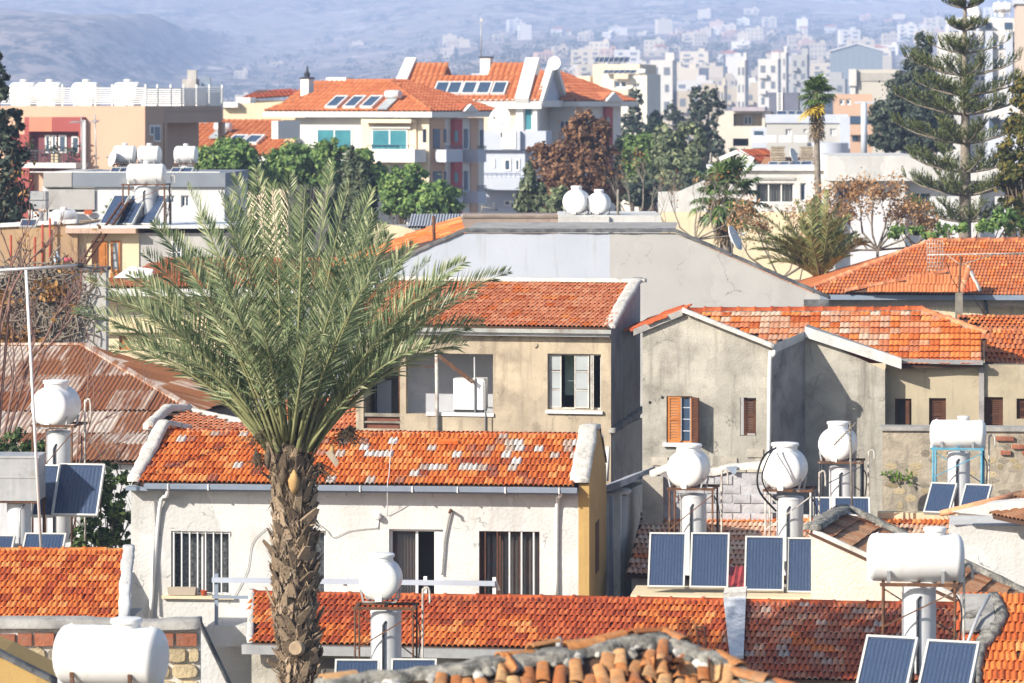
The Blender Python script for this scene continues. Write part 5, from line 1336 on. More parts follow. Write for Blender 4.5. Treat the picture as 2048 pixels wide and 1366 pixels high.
# --- grey rendered house at the right
def grey_house():
 fr = Fr(1545, 92, -7)
 t = thing("grey_house", "grey rendered old house with orange shutters and a mottled tile roof", "house", fr)
 x0 = fr.x(1285); h1 = fr.rect(1333, 792, 1384, 886); h2 = fr.rect(1480, 795, 1512, 872)
 pk = fr.at(1366, 626); zl = fr.at(1285, 664).z; zr_ = fr.at(1545, 694).z
 mb = MB(); zb = min(zl, zr_) - .3; mb.wall(x0, 0, 0, zb, [h1, h2]); mb.poly([(x0, 0, zb), (0, 0, zb), (0, 0, zr_), (pk.x, 0, pk.z), (x0, 0, zl)])
 part("gable_wall", mb, PLASTER_GREY, t)
 blk = MB(); blk.box(-.185, .185, -.05, .0, -.095, .095); bm = blk.mesh("block", BLOCKW); rr = random.Random(4)
 zc = fr.z(1400, 905)
 for r in range(4):
  n = int(-x0 / .4) + 1
  for i in range(n):
   x = x0 + .2 + i * .4 + (r % 2) * .2
   if x > -.15 or rr.random() < .22 + (.3 if r == 0 else 0): continue
   link("block", bm, t, TR((x, rr.uniform(-.012, .02), zc - r * .21), rr.gauss(0, .6)))
 mb = MB(); mb.box(x0, -.05, -.03, -.001, zc - .95, zc - .62); part("plaster_ledge", mb, BLOCKW, t)
 a, b, c, d = h1
 f = part("window", MB().box(a, a + .04, .08, .14, c, d).box(b - .04, b, .08, .14, c, d).box(a + .04, b - .04, .08, .14, d - .04, d).box(a + .04, b - .04, .08, .14, c, c + .04), WOOD_OR, t)
 louvre(f, a + .03, a + (b - a) * .55, c + .01, d - .01, .02, WOOD_OR)
 mb = MB(); mb.box(a + (b - a) * .58, b - .06, .10, .13, c + .04, d - .04); part("pane", mb, GLASS_BLUE, f)
 mb = MB()
 for k in range(1, 4): mb.box(a + (b - a) * .58, b - .05, .085, .10, c + (d - c) * k / 4 - .012, c + (d - c) * k / 4 + .012)
 part("glazing_bar", mb, PLASTER_PALE, f)
 lw = (b - a) * .62
 louvre(f, 0, lw, 0, d - c - .03, 0, WOOD_BR, M=TR((b - .01, -.02, c + .015), -62))
 mb = MB(); s0, s1, z0, z1 = fr.rect(1326, 885, 1388, 893); mb.box(s0, s1, -.10, .1, z0, z1); part("sill", mb, WHITE_PAINT, f)
 a, b, c, d = h2
 f = part("window", MB().box(a + .08, a + .16, .10, .15, c, d).box(b - .03, b, .10, .15, c, d), WOOD_BR, t)
 louvre(f, a + .12, b - .02, c + .05, d - .02, .10, WOOD_BR, n=12)
 wz = 1.9; xb = fr.x(1612, wz); xc = fr.x(1770, wz)
 zA = fr.at(1610, 668, wz).z; zB = fr.at(1800, 732, wz).z
 mb = MB(); mb.quad((0, 0, 0), (0, 6, 0), (0, 6, zr_), (0, 0, zr_)); part("side_wall", mb, PLASTER_DARK, t)
 mb = MB(); mb.poly([(0.002, .02, 0), (xb, wz, 0), (xb, wz, zA), (0.002, .02, zr_)]); part("recess_wall", mb, PLASTER_DARK, t)
 mb = MB(); mb.poly([(xb, wz, 0), (xc, wz, 0), (xc, wz, zB - .1), (xb, wz, zA)]); mb.quad((xc, wz, 0), (xc, wz + 1.3, 0), (xc, wz + 1.3, zB), (xc, wz, zB - .1)); mb.box(xb - .03, xb + .03, wz - .04, wz - .002, 0, zA - .1); part("wing_wall", mb, PLASTER_GREY, t)
 wr = wz + .5; h3 = [fr.rect(1790, 797, 1823, 862, wr), fr.rect(1858, 796, 1892, 862, wr), fr.rect(1968, 794, 2006, 862, wr), fr.rect(2033, 797, 2062, 838, wr)]
 xe = fr.x(2120, wr); zE = fr.at(1880, 728, wr).z
 mb = MB(); mb.wall(xc + .002, xe, 0, zE, h3, wr); part("rear_wall", mb, mat("ochre_grey_render", (.48, .41, .29), (.40, .34, .24), scale=.9, bump=.4, dirt=(.2, .17, .13), dirt_amt=.4, streak=(.22, .19, .15), streak_amt=.35), t)
 mb = MB(); x = fr.x(1963, wr - .05); mb.box(x - .06, x + .06, wr - .1, wr - .002, 0, zE); part("dark_backing", MB().box(xc + .1, xe - .1, wr + .3, wr + .5, 0, zE), INNER, t); part("pilaster", mb, PLASTER_DARK, t)  # dark slab added behind the rear windows so the openings read unlit
 for i, (a, b, c, d) in enumerate(h3):
  f = part("window", MB().box(a, a + .05, wr + .08, wr + .14, c, d).box(b - .05, b, wr + .08, wr + .14, c, d).box(a + .05, b - .05, wr + .08, wr + .14, d - .05, d), WOOD_BR, t)
  if i == 0: mb = MB(); mb.box(b - .14, b - .05, wr, wr + .07, c, d - .05); part("shutter", mb, WOOD_BR, f)
  else: louvre(f, a + .05, b - .05, c, d - .05, wr + .09, WOOD_BR, n=12)
 n_ = 1.0
 rp = 5.0
 R0 = fr.at(1366, 624, rp); R1 = fr.at(1845, 622, rp)
 E1 = fr.at(1966, 727, wz + .25)
 pn = (R1 - R0).cross(E1 - R0).normalized()
 if pn.z < 0: pn = -pn
 pp = lambda px, py: fr.onplane(px, py, R0, pn)
 cor = [pp(1552, 692), pp(1612, 668), pp(1802, 731), pp(1966, 727), pp(1974, 668), R1, R0]
 def pk2(r, c, u, v, nr):
  s = noise.noise(Vector((u * .55, v * .5, 8)))
  w = max(0, min(1, (5.6 - u) / 1.6)) * (.5 + 1.1 * s)
  return 1 if RND.random() < w * .8 else (2 if RND.random() < .3 + .3 * w else 0)
 roof, U, V, N = tile_roof(t, fr.M, cor, [T_ORANGE, T_PINK, T_SALMON], tw=.24, te=.36, hump=.026, pick=pk2, u_dir=(R1 - R0), stagger=False)
 ridge_line(roof, R0 + Vector((.1, 0, .05)), R1 + Vector((0, 0, .05)), T_RED, .42, .10)
 ridge_line(roof, R1 + Vector((0, 0, .04)), cor[4] + Vector((0, 0, .04)), T_SALMON, .45, .09)
 mb = MB(); mb.prism([R0, R1, R1 + Vector((0, 3.4, -1.4)), R0 + Vector((0, 3.4, -1.4))], (0, 0, -.08)); part("back_slope", mb, T_RED, t)
 L0 = Vector((x0 - .2, -.1, zl + .02)); pk0 = Vector((pk.x, -.1, pk.z + .05))
 lw_, *_ = tile_roof(t, fr.M, [L0, pk0, R0, L0 + R0 - pk0], [T_RED], tw=.26, te=.4, limit=40, u_dir=Vector((0, 1, 0)))
 def board(a, b, h, th, m, nm):
  mb = MB(); a = Vector(a); b = Vector(b); mb.prism([a, b, b + Vector((0, 0, h)), a + Vector((0, 0, h))], (0, th, 0)); part(nm, mb, m, t)
 board(L0 + Vector((0, -.02, -.10)), pk0 + Vector((0, -.02, -.10)), .15, .14, CONCRETE, "verge_board")
 v1 = fr.at(1548, 696, -.1)
 part("verge_mortar", rough_strip([pk0 + Vector((0, 0, .02)), Vector((v1.x, v1.y, v1.z + .03))], .24, .07, .2, .025, 11), MORTAR_PALE, t)
 board((.002, .0, zr_ - .16), (xb, wz - .14, zA - .12), .2, .13, ZINC, "verge_board")
 e = fr.at(1803, 738, wz - .2); board((xb - .02, wz - .2, zA - .06), (e.x, wz - .2, e.z), .25, .18, mat("pale_fascia", (.66, .66, .63), (.52, .52, .5), scale=3, dirt=(.35, .34, .3), dirt_amt=.4), "verge_board")
 mb = MB(); mb.prism([(xb, wz - .18, zA + .19), (xc + .4, wz - .18, e.z + .19), (xc + .4, wz + .6, e.z + .2), (xb, wz + .6, zA + .2)], (0, 0, -.05)); part("verge_soffit", mb, CONCRETE, t)
 gz = zE + .04; mb = MB(); mb.prism([(xc + .3, wz + .1, gz + .1), (xc + .3, wz + .12, gz), (xc + .3, wz + .22, gz), (xc + .3, wz + .24, gz + .1)], (cor[3].x - xc - .3, 0, -.03)); part("gutter", mb, ZINC, t)
 mb = MB(); mb.tube([fr.at(*p, -.1) for p in ((1549, 700), (1547, 712), (1540, 718), (1537, 940))], .045, 8); part("downpipe", mb, WHITE_PAINT, t)
 mb = MB()
 for px, py in ((1300, 805), (1325, 795), (1665, 1000)): mb.lathe([(0, 0), (.035, 0), (.035, .006), (0, .006)], fr.at(px, py, -.001), (0, -1, 0), 8)
 part("wall_hole", mb, BLACK, t)
 return fr
GH = grey_house()
def right_roof():
 fr = Fr(1970, 95.5, -5)
 t = thing("right_tile_house", "orange tiled roof meeting the grey house at the right edge", "house", fr)
 a, b, c, d = fr.at(1969, 728, 0), fr.at(2110, 736, 0), fr.at(2110, 664, 2.6), fr.at(1973, 662, 2.6)
 roof, *_ = tile_roof(t, fr.M, [a, b, c, d], [T_ORANGE, T_FAR], tw=.24, te=.36, limit=160, pick=lambda r, c, u, v, nr: RND.randrange(2))
 e, f = fr.at(2110, 634, 4.6), fr.at(1915, 634, 4.6)
 roof2, *_ = tile_roof(t, fr.M, [d + Vector((0, .1, 0)), c + Vector((0, .1, 0)), e, f], [T_FAR, T_ORANGE], tw=.24, te=.36, limit=120, pick=lambda r, c, u, v, nr: RND.randrange(2))
 ridge_line(roof, d + Vector((0, 0, .02)), c + Vector((0, 0, .02)), T_SALMON, .34, .08)
 ridge_line(roof2, f, e, T_FAR, .4, .08)
 mb = MB(); mb.shell(a.x + .1, b.x, .35, 4, 0, a.z - .1); part("wall", mb, PLASTER_CREAM, t)
 mb = MB(); mb.box(a.x, b.x, -.12, .0, a.z - .14, a.z - .03); part("gutter", mb, WHITE_PAINT, t)
right_roof()
def orange_hip_house():
 fr = Fr(1640, 130, -2)
 t = thing("orange_hip_house", "long house with a bright orange hipped roof and scalloped eave boards", "house", fr)
 E0 = fr.at(1600, 588, -.4); E1 = fr.at(2120, 592, -.4); R0 = fr.at(1862, 482, 6); R1 = fr.at(2120, 480, 6)
 HB = fr.at(1612, 566, 1.0)
 roof, U, V, N = tile_roof(t, fr.M, [E0, E1, R1, R0], [T_FAR, T_ORANGE], tw=.24, te=.36, limit=300, pick=lambda r, c, u, v, nr: 0 if RND.random() < .7 else 1)
 ridge_line(roof, R0, R1, T_SALMON, .5, .13, bed=None); ridge_line(roof, R0, E0 + Vector((0, 0, .05)), T_SALMON, .5, .12, bed=None)
 mb = MB(); mb.prism([E0, R0, R0 + Vector((0, 6, -1.5)), E0 + Vector((0, 8, 0))], (0, 0, -.1)); part("hip_slope", mb, T_FAR, t)
 g0 = fr.onplane(1915, 535, E0, N) ; g1 = fr.at(1940, 534, -1.2); gl = fr.at(1690, 584, -.6); gr = fr.at(1960, 582, -1.0); pk = fr.at(1937, 536, -.6)
 tile_roof(t, fr.M, [gl, fr.at(1925, 584, -1.0), pk], [T_FAR], tw=.24, te=.34, limit=80)
 tile_roof(t, fr.M, [fr.at(1925, 584, -1.0), gr, pk], [T_RED], tw=.24, te=.34, limit=60)
 ridge_line(t, fr.at(1921, 585, -1.0), pk, T_SALMON, .4, .12, bed=None)
 ridge_line(t, gl + Vector((0, 0, .05)), fr.at(1915, 538, -.5), T_SALMON, .4, .10, bed=None)
 part("valley_mortar", rough_strip([pk + Vector((0, 0, .03)), gr + Vector((0, 0, .03))], .14, .06, .3, .02, 3), MORTAR_PALE, t)
 zt = fr.z(1800, 597, .4)
 mb = MB(); mb.shell(E0.x + .5, fr.x(1962, .4), -.12, 8, 0, zt); mb.shell(fr.x(1962, .4) + .01, E1.x, .4, 8, 0, zt); part("wall", mb, PLASTER_CREAM, t)
 mb = MB(); mb.box(E0.x, E1.x, -.5, -.36, E0.z - .18, E0.z - .02); part("gutter", mb, GREY_BLUE, t)
 sc = MB(); n = 80; z0 = E0.z - .2
 for i in range(n):
  x = E0.x + .3 + (E1.x - E0.x - .3) * i / n; w = (E1.x - E0.x) / n
  sc.prism([(x, -.2, z0), (x + w * .96, -.2, z0), (x + w * .96, -.2, z0 - .14), (x + w * .5, -.2, z0 - .24), (x, -.2, z0 - .14)], (0, .03, 0))
 part("scalloped_board", sc, mat("scallop_board", (.5, .42, .33), (.4, .32, .25), scale=3), t)
 mb = MB(); mb.tube([fr.at(1969, 590, -.3), fr.at(1976, 640, -.3)], .06, 7); part("downpipe", mb, DARKM, t)
 return fr
OH = orange_hip_house()
# --- walls in front of the grey house
def rubble_walls():
 fr = Fr(1765, 89.6, -5)
 t = thing("rubble_wall", "high rubble stone wall with mortar cap below the brown shuttered windows", "wall", fr)
 x0 = 0; x1 = fr.x(2120); zt = fr.z(1880, 862); zb = fr.z(1880, 1060)
 mb = MB(); mb.box(x0, x1, .05, .5, 0, zt); part("core", mb, mat("rubble_mortar", (.44, .38, .29), (.33, .285, .22), scale=3, bump=1.0, bscale=9, dirt=(.1, .09, .08), dirt_amt=.5, streak=(.12, .11, .1), streak_amt=.3), t)
 mb = MB(); mb.box(x0 - .05, x1, -.02, .56, zt + .002, zt + .09); part("cap", mb, CONCRETE, t)
 rr = random.Random(8); stones = []
 for k in range(7):
  mb = MB(); vs = []; n = 8
  a0 = [(math.cos(2 * math.pi * i / n) * rr.uniform(.75, 1.05), math.sin(2 * math.pi * i / n) * rr.uniform(.75, 1.05)) for i in range(n)]
  vs = [(x, .06, z) for x, z in a0] + [(x * .86, .028, z * .86) for x, z in a0]
  mb.add(vs, [(i, (i + 1) % n, n + (i + 1) % n, n + i) for i in range(n)] + [tuple(range(n, 2 * n))])
  stones.append((mb.mesh("stone", STONE_GREY if k < 4 else STONE), mb))
 bk = MB(); bk.box(-.11, .11, -.03, .05, -.045, .045); bkm = bk.mesh("brick", BRICK)
 z = zt - .1; cnt = 0; rest = MB()
 while z > zb:
  h = rr.uniform(.11, .18); x = x0 + .05
  while x < x1:
   w = rr.uniform(.14, .32)
   brickish = x > fr.x(1990) and z > fr.z(1990, 915)
   if brickish and rr.random() < .6:
    link("brick", bkm, t, TR((x + .12, 0, z - .06), rr.gauss(0, 2)))
   elif rr.random() < .93 and cnt < 298:
    me = rr.choice(stones)[0]
    link("stone", me, t, Matrix.Translation((x + w / 2, rr.uniform(.012, .038), z - h / 2)) @ Matrix.Diagonal((w / 2 * 1.25, 1, h / 2 * 1.25, 1))); cnt += 1
   x += w
  z -= h
 mb = MB()
 for px, py in ((1792, 955), (1818, 955), (1778, 948)):
  for i in range(26): leaf(mb, fr.at(px, py, -.06) + Vector((rr.gauss(0, .07), rr.gauss(0, .03), rr.gauss(0, .06))), .06, rr)
 single("wall_weeds", mb, leafmat("weed", [(0, (.08, .16, .02)), (1, (.14, .24, .03))]), "tuft of bright green weeds growing out of the rubble wall", "weeds", fr)
 f2 = Fr(1300, 88.3, -5)
 t2 = thing("block_wall", "ruined whitewashed cement block wall with a ragged mortar top", "wall", f2)
 z1 = f2.z(1420, 942); xL = f2.x(1318); xR = f2.x(1545)
 mb = MB(); mb.box(xL, xR, .04, .3, 0, z1 - .05); part("core", mb, BLOCK_WHITE, t2)
 bm = MB(); bm.box(-.19, .19, .018, .05, -.092, .092); bmm = bm.mesh("block", BLOCK_WHITE)
 for r in range(7):
  for i in range(int((xR - xL) / .4)):
   if rr.random() < .15: continue
   link("block", bmm, t2, TR((xL + .22 + i * .4 + (r % 2) * .18, rr.uniform(-.012, .015), z1 - .2 - r * .205)))
 part("ragged_top", rough_strip([f2.at(1300, 950, .1), f2.at(1330, 936, .15), f2.at(1385, 942, .15), f2.at(1430, 945, .15), f2.at(1470, 934, .15), f2.at(1540, 930, .15)], .4, .10, .15, .06, 7), MORTAR_PALE, t2)
 mb = MB(); mb.box(f2.x(1286), xL + .1, -.25, .3, 0, f2.z(1300, 952)); part("pier", mb, BLOCKW, t2)
 mb = MB(); a, b, c, d = f2.rect(1320, 940, 1338, 1010); mb.box(a, b, -.01, .035, c, d); part("dark_patch", mb, PLASTER_DARK, t2)  # narrow darker strip on the blocks beside the pier
 mb = MB(); mb.prism([f2.at(1451, 934, -.06), f2.at(1474, 932, -.06), f2.at(1472, 948, -.09), f2.at(1464, 947, -.08)], (0, .02, 0)); single("hanging_rag", mb, GREY_BLUE, "small blue grey rag hanging on the whitewashed block wall", "rag", f2)
rubble_walls()
# --- water heaters on the front roofs
def put_heater(px, py_plat, py_base, Y, w_px, boiler_px, boiler_top, label, az=-8, d=.8, **kw):
 "stand whose platform top shows at py_plat and whose feet are at py_base"
 s = F / Y; c = P(px, py_base, Y); h = (py_base - py_plat) / s
 hb = (py_base - boiler_top) / s
 return heater(c, w_px / s, d, h, boiler_px / s / 2, hb, az, label, **kw)
def put_panel(px0, px1, py_bot, py_top, Y, tilt, label, az=-6, **kw):
 s = F / Y; c = P((px0 + px1) / 2, py_bot, Y)
 dep = (py_bot - HY) / F
 l = (py_bot - py_top) / s / (math.sin(rad(tilt)) + math.cos(rad(tilt)) * dep)
 return solar_panel(c, (px1 - px0) / s / math.cos(rad(az)), l, tilt, az, label, **kw)
def tankpx(px, py, D_px, L, Y, az, label, **kw):
 return water_tank(P(px, py, Y), L, D_px / F * Y, az, label, **kw)
tankpx(762, 1158, 81, .85, 71.6, 85, "white tank seen end on above the red roof, right of the palm trunk", lid=.66)
put_heater(772, 1215, 1392, 71.6, 116, 62, 1222, "boiler stand right of the palm trunk under the end-on white tank", az=-4, d=.7, legr=.02)
put_panel(666, 756, 1400, 1320, 69.4, 52, "solar panel nearest the palm trunk, its lower edge behind the broken roof", az=-2, strut=False)
put_panel(779, 871, 1400, 1319, 69.4, 52, "solar panel right of the one nearest the palm trunk, behind the broken roof", az=-2, strut=False)
tankpx(222, 1312, 122, 1.50, 53.5, -16, "big white tank lying in the bottom left corner before the stone wall", lid=.50, mat_=WHITE, foot_mat=RUST, lidx=.22)
def tank_plinth():
 fr = Fr(222, 53.5, -16); mb = MB(); z = P(222, 1378, 53.5).z
 for x in (-.42, .42): mb.box(x - .08, x + .08, -.4, .4, 0, z)
 single("tank_plinth", mb, CONCRETE, "two concrete footings under the big tank in the bottom left corner", "plinth", fr)
tank_plinth()
tankpx(1831, 1115, 97, 1.50, 61.5, -5, "big white tank lying across its stand at the lower right", lid=.46, lidx=.30)
put_heater(1838, 1167, 1345, 61.5, 142, 68, 1172, "rusty boiler stand under the big tank at the lower right", az=-6, d=.8, legr=.024)
def yagi(fr, pole, boom, els, label, mat_=RUST_PALE, el=.5, r=.02, cat="antenna", up=False):
 "pole: list of px points; boom: two px points; els: number of rods"
 t = thing("antenna", label, cat, fr, "television antennas on the roofs"); w = 0
 mb = MB(); mb.tube([fr.at(*p) for p in pole], r * 1.3, 6); part("mast", mb, mat_, t)
 a, b = fr.at(*boom[0]), fr.at(*boom[1]); mb = MB(); mb.tube([a, b], r * .8, 5); part("boom", mb, mat_, t)
 rod = MB(); ax = Vector((0, 0, 1)) if up else Vector((.25, .95, .25)).normalized()
 rod.tube([ax * -el / 2, ax * el / 2], r * .5, 4); me = rod.mesh("rod", mat_)
 for i in range(els): link("rod", me, t, Matrix.Translation(a.lerp(b, (i + .5) / els)))
 return t
put_panel(1712, 1812, 1385, 1273, 59.6, 50, "left solar panel of the pair below the big right tank", az=-22)
put_panel(1835, 1936, 1394, 1282, 59.2, 50, "right solar panel of the pair below the big right tank", az=-22)
tankpx(1377, 936, 77, .85, 82.4, 73, "white tank on a stand left of its twin, before the shutter window house", lid=.68)
put_heater(1387, 977, 1150, 82.4, 86, 52, 990, "boiler stand under the tank before the orange shutter", az=-10, d=.8, legr=.022)
tankpx(1570, 937, 82, .88, 82.2, 73, "white tank with black hoses on the stand before the drainpipe", lid=.66)
put_heater(1580, 980, 1150, 82.2, 90, 54, 995, "boiler stand with black hoses before the grey house's drainpipe", az=-10, d=.8, leg=RUST_PALE, legr=.022)
for a in ((1295, 1369, 1176, 1066, "solar panel at the far left of the row of four by the tan house"), (1379, 1456, 1177, 1066, "second solar panel from the left in the row of four"),
(1488, 1567, 1183, 1073, "third solar panel from the left in the row of four"), (1573, 1650, 1187, 1076, "fourth solar panel partly hidden behind the cream gable")):
 put_panel(a[0], a[1], a[2], a[3], 80.6, 58, a[4], az=-6)
def panel_deck():
 fr = Fr(1290, 80.2, -6); mb = MB(); z = fr.z(1450, 1186, .2)
 mb.box(-.3, fr.x(1622), .1, 1.7, 0, z - .05); single("flat_terrace", mb, PLASTER_CREAM, "flat cream terrace under the row of four solar panels", "terrace", fr)
 q = MB(); q.tube([P(1552, 896, 81.7), P(1528, 912, 81.2), P(1515, 950, 81.1), P(1520, 985, 81.1), P(1552, 1022, 81.5)], .022, 6); q.tube([P(1546, 900, 81.8), P(1534, 920, 81.3), P(1524, 955, 81.2), P(1536, 985, 81.3), P(1556, 1000, 81.5)], .016, 6)
 single("black_hose", q, BLACK, "looped black hose hanging beside the tank before the drainpipe", "hose")
panel_deck()
tankpx(1676, 887, 70, .85, 87.3, 73, "round white tank in front of the dark recess of the grey house", lid=.62)
put_heater(1683, 924, 1030, 87.3, 82, 50, 934, "boiler stand in front of the grey house's dark recess", az=-8, d=.8, leg=DARKM, legr=.025)
put_panel(1626, 1662, 1034, 996, 86.2, 50, "narrow bluish white solar panel behind the brown gable ridge", az=-4, frame=PLASTER_W)
put_panel(1668, 1740, 1034, 996, 86.2, 50, "solar panel with a pale rim behind the brown gable ridge", az=-4, frame=PLASTER_W)
yagi(Fr(1705, 85.6, 0), [(1704, 1028), (1700, 842)], [(1668, 890), (1712, 845)], 9, "rusty antenna on a timber mast beside the round tank by the grey house", WOOD_OLD, .34)
tankpx(1916, 868, 57, 1.22, 87, -10, "white tank on a sky blue stand before the rubble wall", lid=.42, lidx=.12)
put_heater(1917, 897, 1020, 87, 96, 46, 905, "sky blue boiler stand before the rubble wall", az=-10, d=.8, leg=TEAL, top=TEAL, legr=.026)
put_panel(1848, 1898, 1028, 967, 85.4, 46, "left solar panel of the pair under the sky blue stand", az=-24)
put_panel(1917, 1968, 1030, 970, 85.2, 46, "right solar panel of the pair under the sky blue stand", az=-24)
tankpx(112, 812, 82, .92, 85, 70, "white end-on tank in front of the rusty roofs at the left", lid=.62)
put_heater(118, 851, 1085, 85, 82, 50, 864, "tall boiler stand before the rusty roofs at the left", az=-12, d=.9, legr=.022)
put_panel(104, 196, 1032, 928, 82.6, 60, "large solar panel catching the light beside the white house", az=-10)
put_panel(62, 106, 1034, 930, 83.4, 60, "narrow solar panel half hidden behind the galvanised tank", az=-10)
def tin_cistern():
 fr = Fr(-30, 82.0, -3); a, b, c, d = fr.rect(-60, 914, 76, 1002)
 t = thing("galvanised_cistern", "square galvanised metal cistern at the left edge on its drum", "cistern", fr)
 mb = MB(); mb.box(a, b, 0, .9, c, d); part("body", mb, ZINC, t)
 mb = MB(); zm = c + (d - c) * .52; mb.box(a - .01, b + .01, -.012, .912, zm, zm + .03); mb.box(a - .02, b + .02, -.02, .92, d - .02, d + .03); part("seam", mb, ZINC, t)
 z0 = fr.z(40, 1075); mb = MB(); x = fr.x(38, .4); mb.lathe([(0, z0 - 1.2), (.25, z0 - 1.2), (.25, c - .08), (.2, c - .03), (0, c - .03)], (x, .4, 0), n=22); part("drum", mb, STEELDRUM, t)
 mb = MB(); mb.box(a, b + .03, .02, .1, c - .05, c - .005); mb.box(a, b + .03, .8, .88, c - .05, c - .005)
 for x_ in (fr.x(10), fr.x(74)): mb.box(x_ - .025, x_ + .025, .8, .86, z0 - 1.3, c - .05)
 part("frame", mb, RUST, t)
 mb = MB(); x = fr.x(40); mb.tube([(x, -.03, c - 1.0), (x, -.03, c - .2), (x + .05, .2, c - .1)], .02, 6); part("pipe", mb, ZINC, t)
tin_cistern()
put_panel(-50, 20, 1130, 1072, 81.4, 45, "solar panel cut by the left edge above the orange roof", az=-6)
put_panel(38, 122, 1130, 1068, 81.4, 45, "sky reflecting solar panel just above the left orange roof", az=-6)
def pole_and_bar():
 fr = Fr(60, 81.0, 0)
 mb = MB(); mb.tube([fr.at(82, 1095), fr.at(66, 800), fr.at(52, 540)], .03, 8); t = single("white_pole", mb, WHITE_PAINT, "tall thin pale mast rising past the tank at the left", "mast", fr)
 f2 = Fr(60, 84, 0); mb = MB(); mb.tube([f2.at(-40, 543), f2.at(160, 531)], .036, 8); part_ = single("grey_bar", mb, ZINC, "horizontal grey pipe crossing the mast at the left edge", "pipe", f2)
 mb = MB(); mb.lathe([(0, 0), (.05, 0), (.05, .12), (0, .12)], f2.at(156, 531), (1, 0, 0), 10); part("end_cap", mb, BLACK, part_)
pole_and_bar()
def grid_antenna():
 fr = Fr(1918, 112, 0); t = thing("antenna", "tall rusty antenna with a pale grid before the orange hipped roof", "antenna", fr, "television antennas on the roofs")
 mb = MB(); mb.tube([fr.at(1915, 642), fr.at(1922, 512)], .035, 6); part("mast", mb, RUST, t)
 mb = MB(); mb.box(-.1, .1, -.05, .05, fr.z(1918, 640), fr.z(1918, 585)); part("post", mb, WOOD_OLD, t)
 mb = MB(); mb.tube([fr.at(1855, 510), fr.at(2080, 506)], .022, 5); part("boom", mb, RUST_PALE, t)
 mb = MB(); mb.tube([fr.at(1896, 511), fr.at(1921, 530), fr.at(1990, 508)], .012, 4); part("stay", mb, RUST_PALE, t)
 g = MB(); a, b, c, d = fr.rect(1854, 480, 1886, 540)
 for i in range(9): z = c + (d - c) * i / 8; g.tube([(a, 0, z), (b, 0, z)], .007, 4)
 for i in range(7): x = a + (b - a) * i / 6; g.tube([(x, 0, c), (x, 0, d)], .007, 4)
 part("grid", g, RUST_PALE, t)
 rod = MB(); rod.tube([(0, -.2, 0), (0, .2, 0)], .012, 4); me = rod.mesh("rod", RUST_PALE)
 for i in range(12): link("rod", me, t, Matrix.Translation(fr.at(1890 + i * 15, 509)))
 mb = MB(); mb.tube([fr.at(1921, 560), fr.at(1950, 600), fr.at(1972, 632)], .01, 4); mb.tube([fr.at(1893, 525), fr.at(1905, 560), fr.at(1919, 580)], .01, 4); part("cable", mb, BLACK, t)
grid_antenna()
def dish(c, D, az, el, label, Y=0, mat_=WHITE_PAINT):
 t = thing("satellite_dish", label, "satellite dish", Matrix.Translation(c), "satellite dishes on the roofs")
 ax = Vector((math.sin(rad(az)) * math.cos(rad(el)), -math.cos(rad(az)) * math.cos(rad(el)), math.sin(rad(el))))
 R_ = D / 2; mb = MB(); pr = [(R_ * i / 8, R_ * .28 * (i / 8) ** 2) for i in range(9)] + [(R_ * 1.02, R_ * .27)] + [(R_ * i / 8, R_ * .28 * (i / 8) ** 2 - .03) for i in range(8, -1, -1)]
 mb.lathe(pr, (0, 0, 0), ax, 28); part("bowl", mb, mat_, t)
 mb = MB(); s = ax.cross(Vector((0, 0, 1))).normalized(); q = s.cross(ax); f = ax * R_ * .95
 for k in (q * -R_ * .9, s * R_ * .8 + q * R_ * .4, s * -R_ * .8 + q * R_ * .4): mb.tube([k + ax * R_ * .22, f], R_ * .02, 4)
 part("feed_arm", mb, ZINC, t); mb = MB(); mb.lathe([(0, -.05), (R_ * .09, -.05), (R_ * .07, R_ * .2), (0, R_ * .2)], f - ax * R_ * .05, ax, 10); part("feed", mb, ZINC, t)
 mb = MB(); mb.tube([ax * -.05, Vector((0, .1, -R_ * .5)), Vector((0, .15, -R_ * 1.25))], R_ * .06, 6); part("mount", mb, ZINC, t)
 return t
dish(P(1465, 478, 113), .75, 70, 25, "satellite dish edge on above the right end of the blank gable")
# --- rusty corrugated roofs at the left
SHEET_R = sheetmat("rusted_sheet", (.58, .50, .42), (.46, .30, .20), (.37, .135, .052), .8)
SHEET_P = sheetmat("half_rusted_sheet", (.66, .58, .50), (.54, .40, .30), (.40, .16, .065), .55)
def vspan(q, u):
 vs = []
 for k in range(len(q)):
  (x0, y0), (x1, y1) = q[k], q[(k + 1) % len(q)]
  if x0 != x1 and min(x0, x1) <= u <= max(x0, x1): vs.append(y0 + (y1 - y0) * (u - x0) / (x1 - x0))
 return (min(vs), max(vs)) if len(vs) > 1 else None
def clipped_sheet(q, u0, w, v0, l, m):
 vs = []; seg = 36
 for i in range(seg + 1):
  u = u0 + w * i / seg; sp = vspan(q, u)
  if sp and min(sp[1], v0 + l) - max(sp[0] - .06, v0) > .02:
   z = .024 * math.sin(i / 4 * 2 * math.pi); a = max(sp[0] - .06, v0); b = min(sp[1], v0 + l)
   vs += [(u, a, z), (u, b, z), (u, a, z - .008)]
 n = len(vs) // 3
 if n < 3: return None
 mb = MB(); mb.add(vs, [(3 * i, 3 * i + 3, 3 * i + 4, 3 * i + 1) for i in range(n - 1)], True); mb.add(vs, [(3 * i + 3, 3 * i, 3 * i + 2, 3 * i + 5) for i in range(n - 1)])
 return mb.mesh("roof_sheet", m)
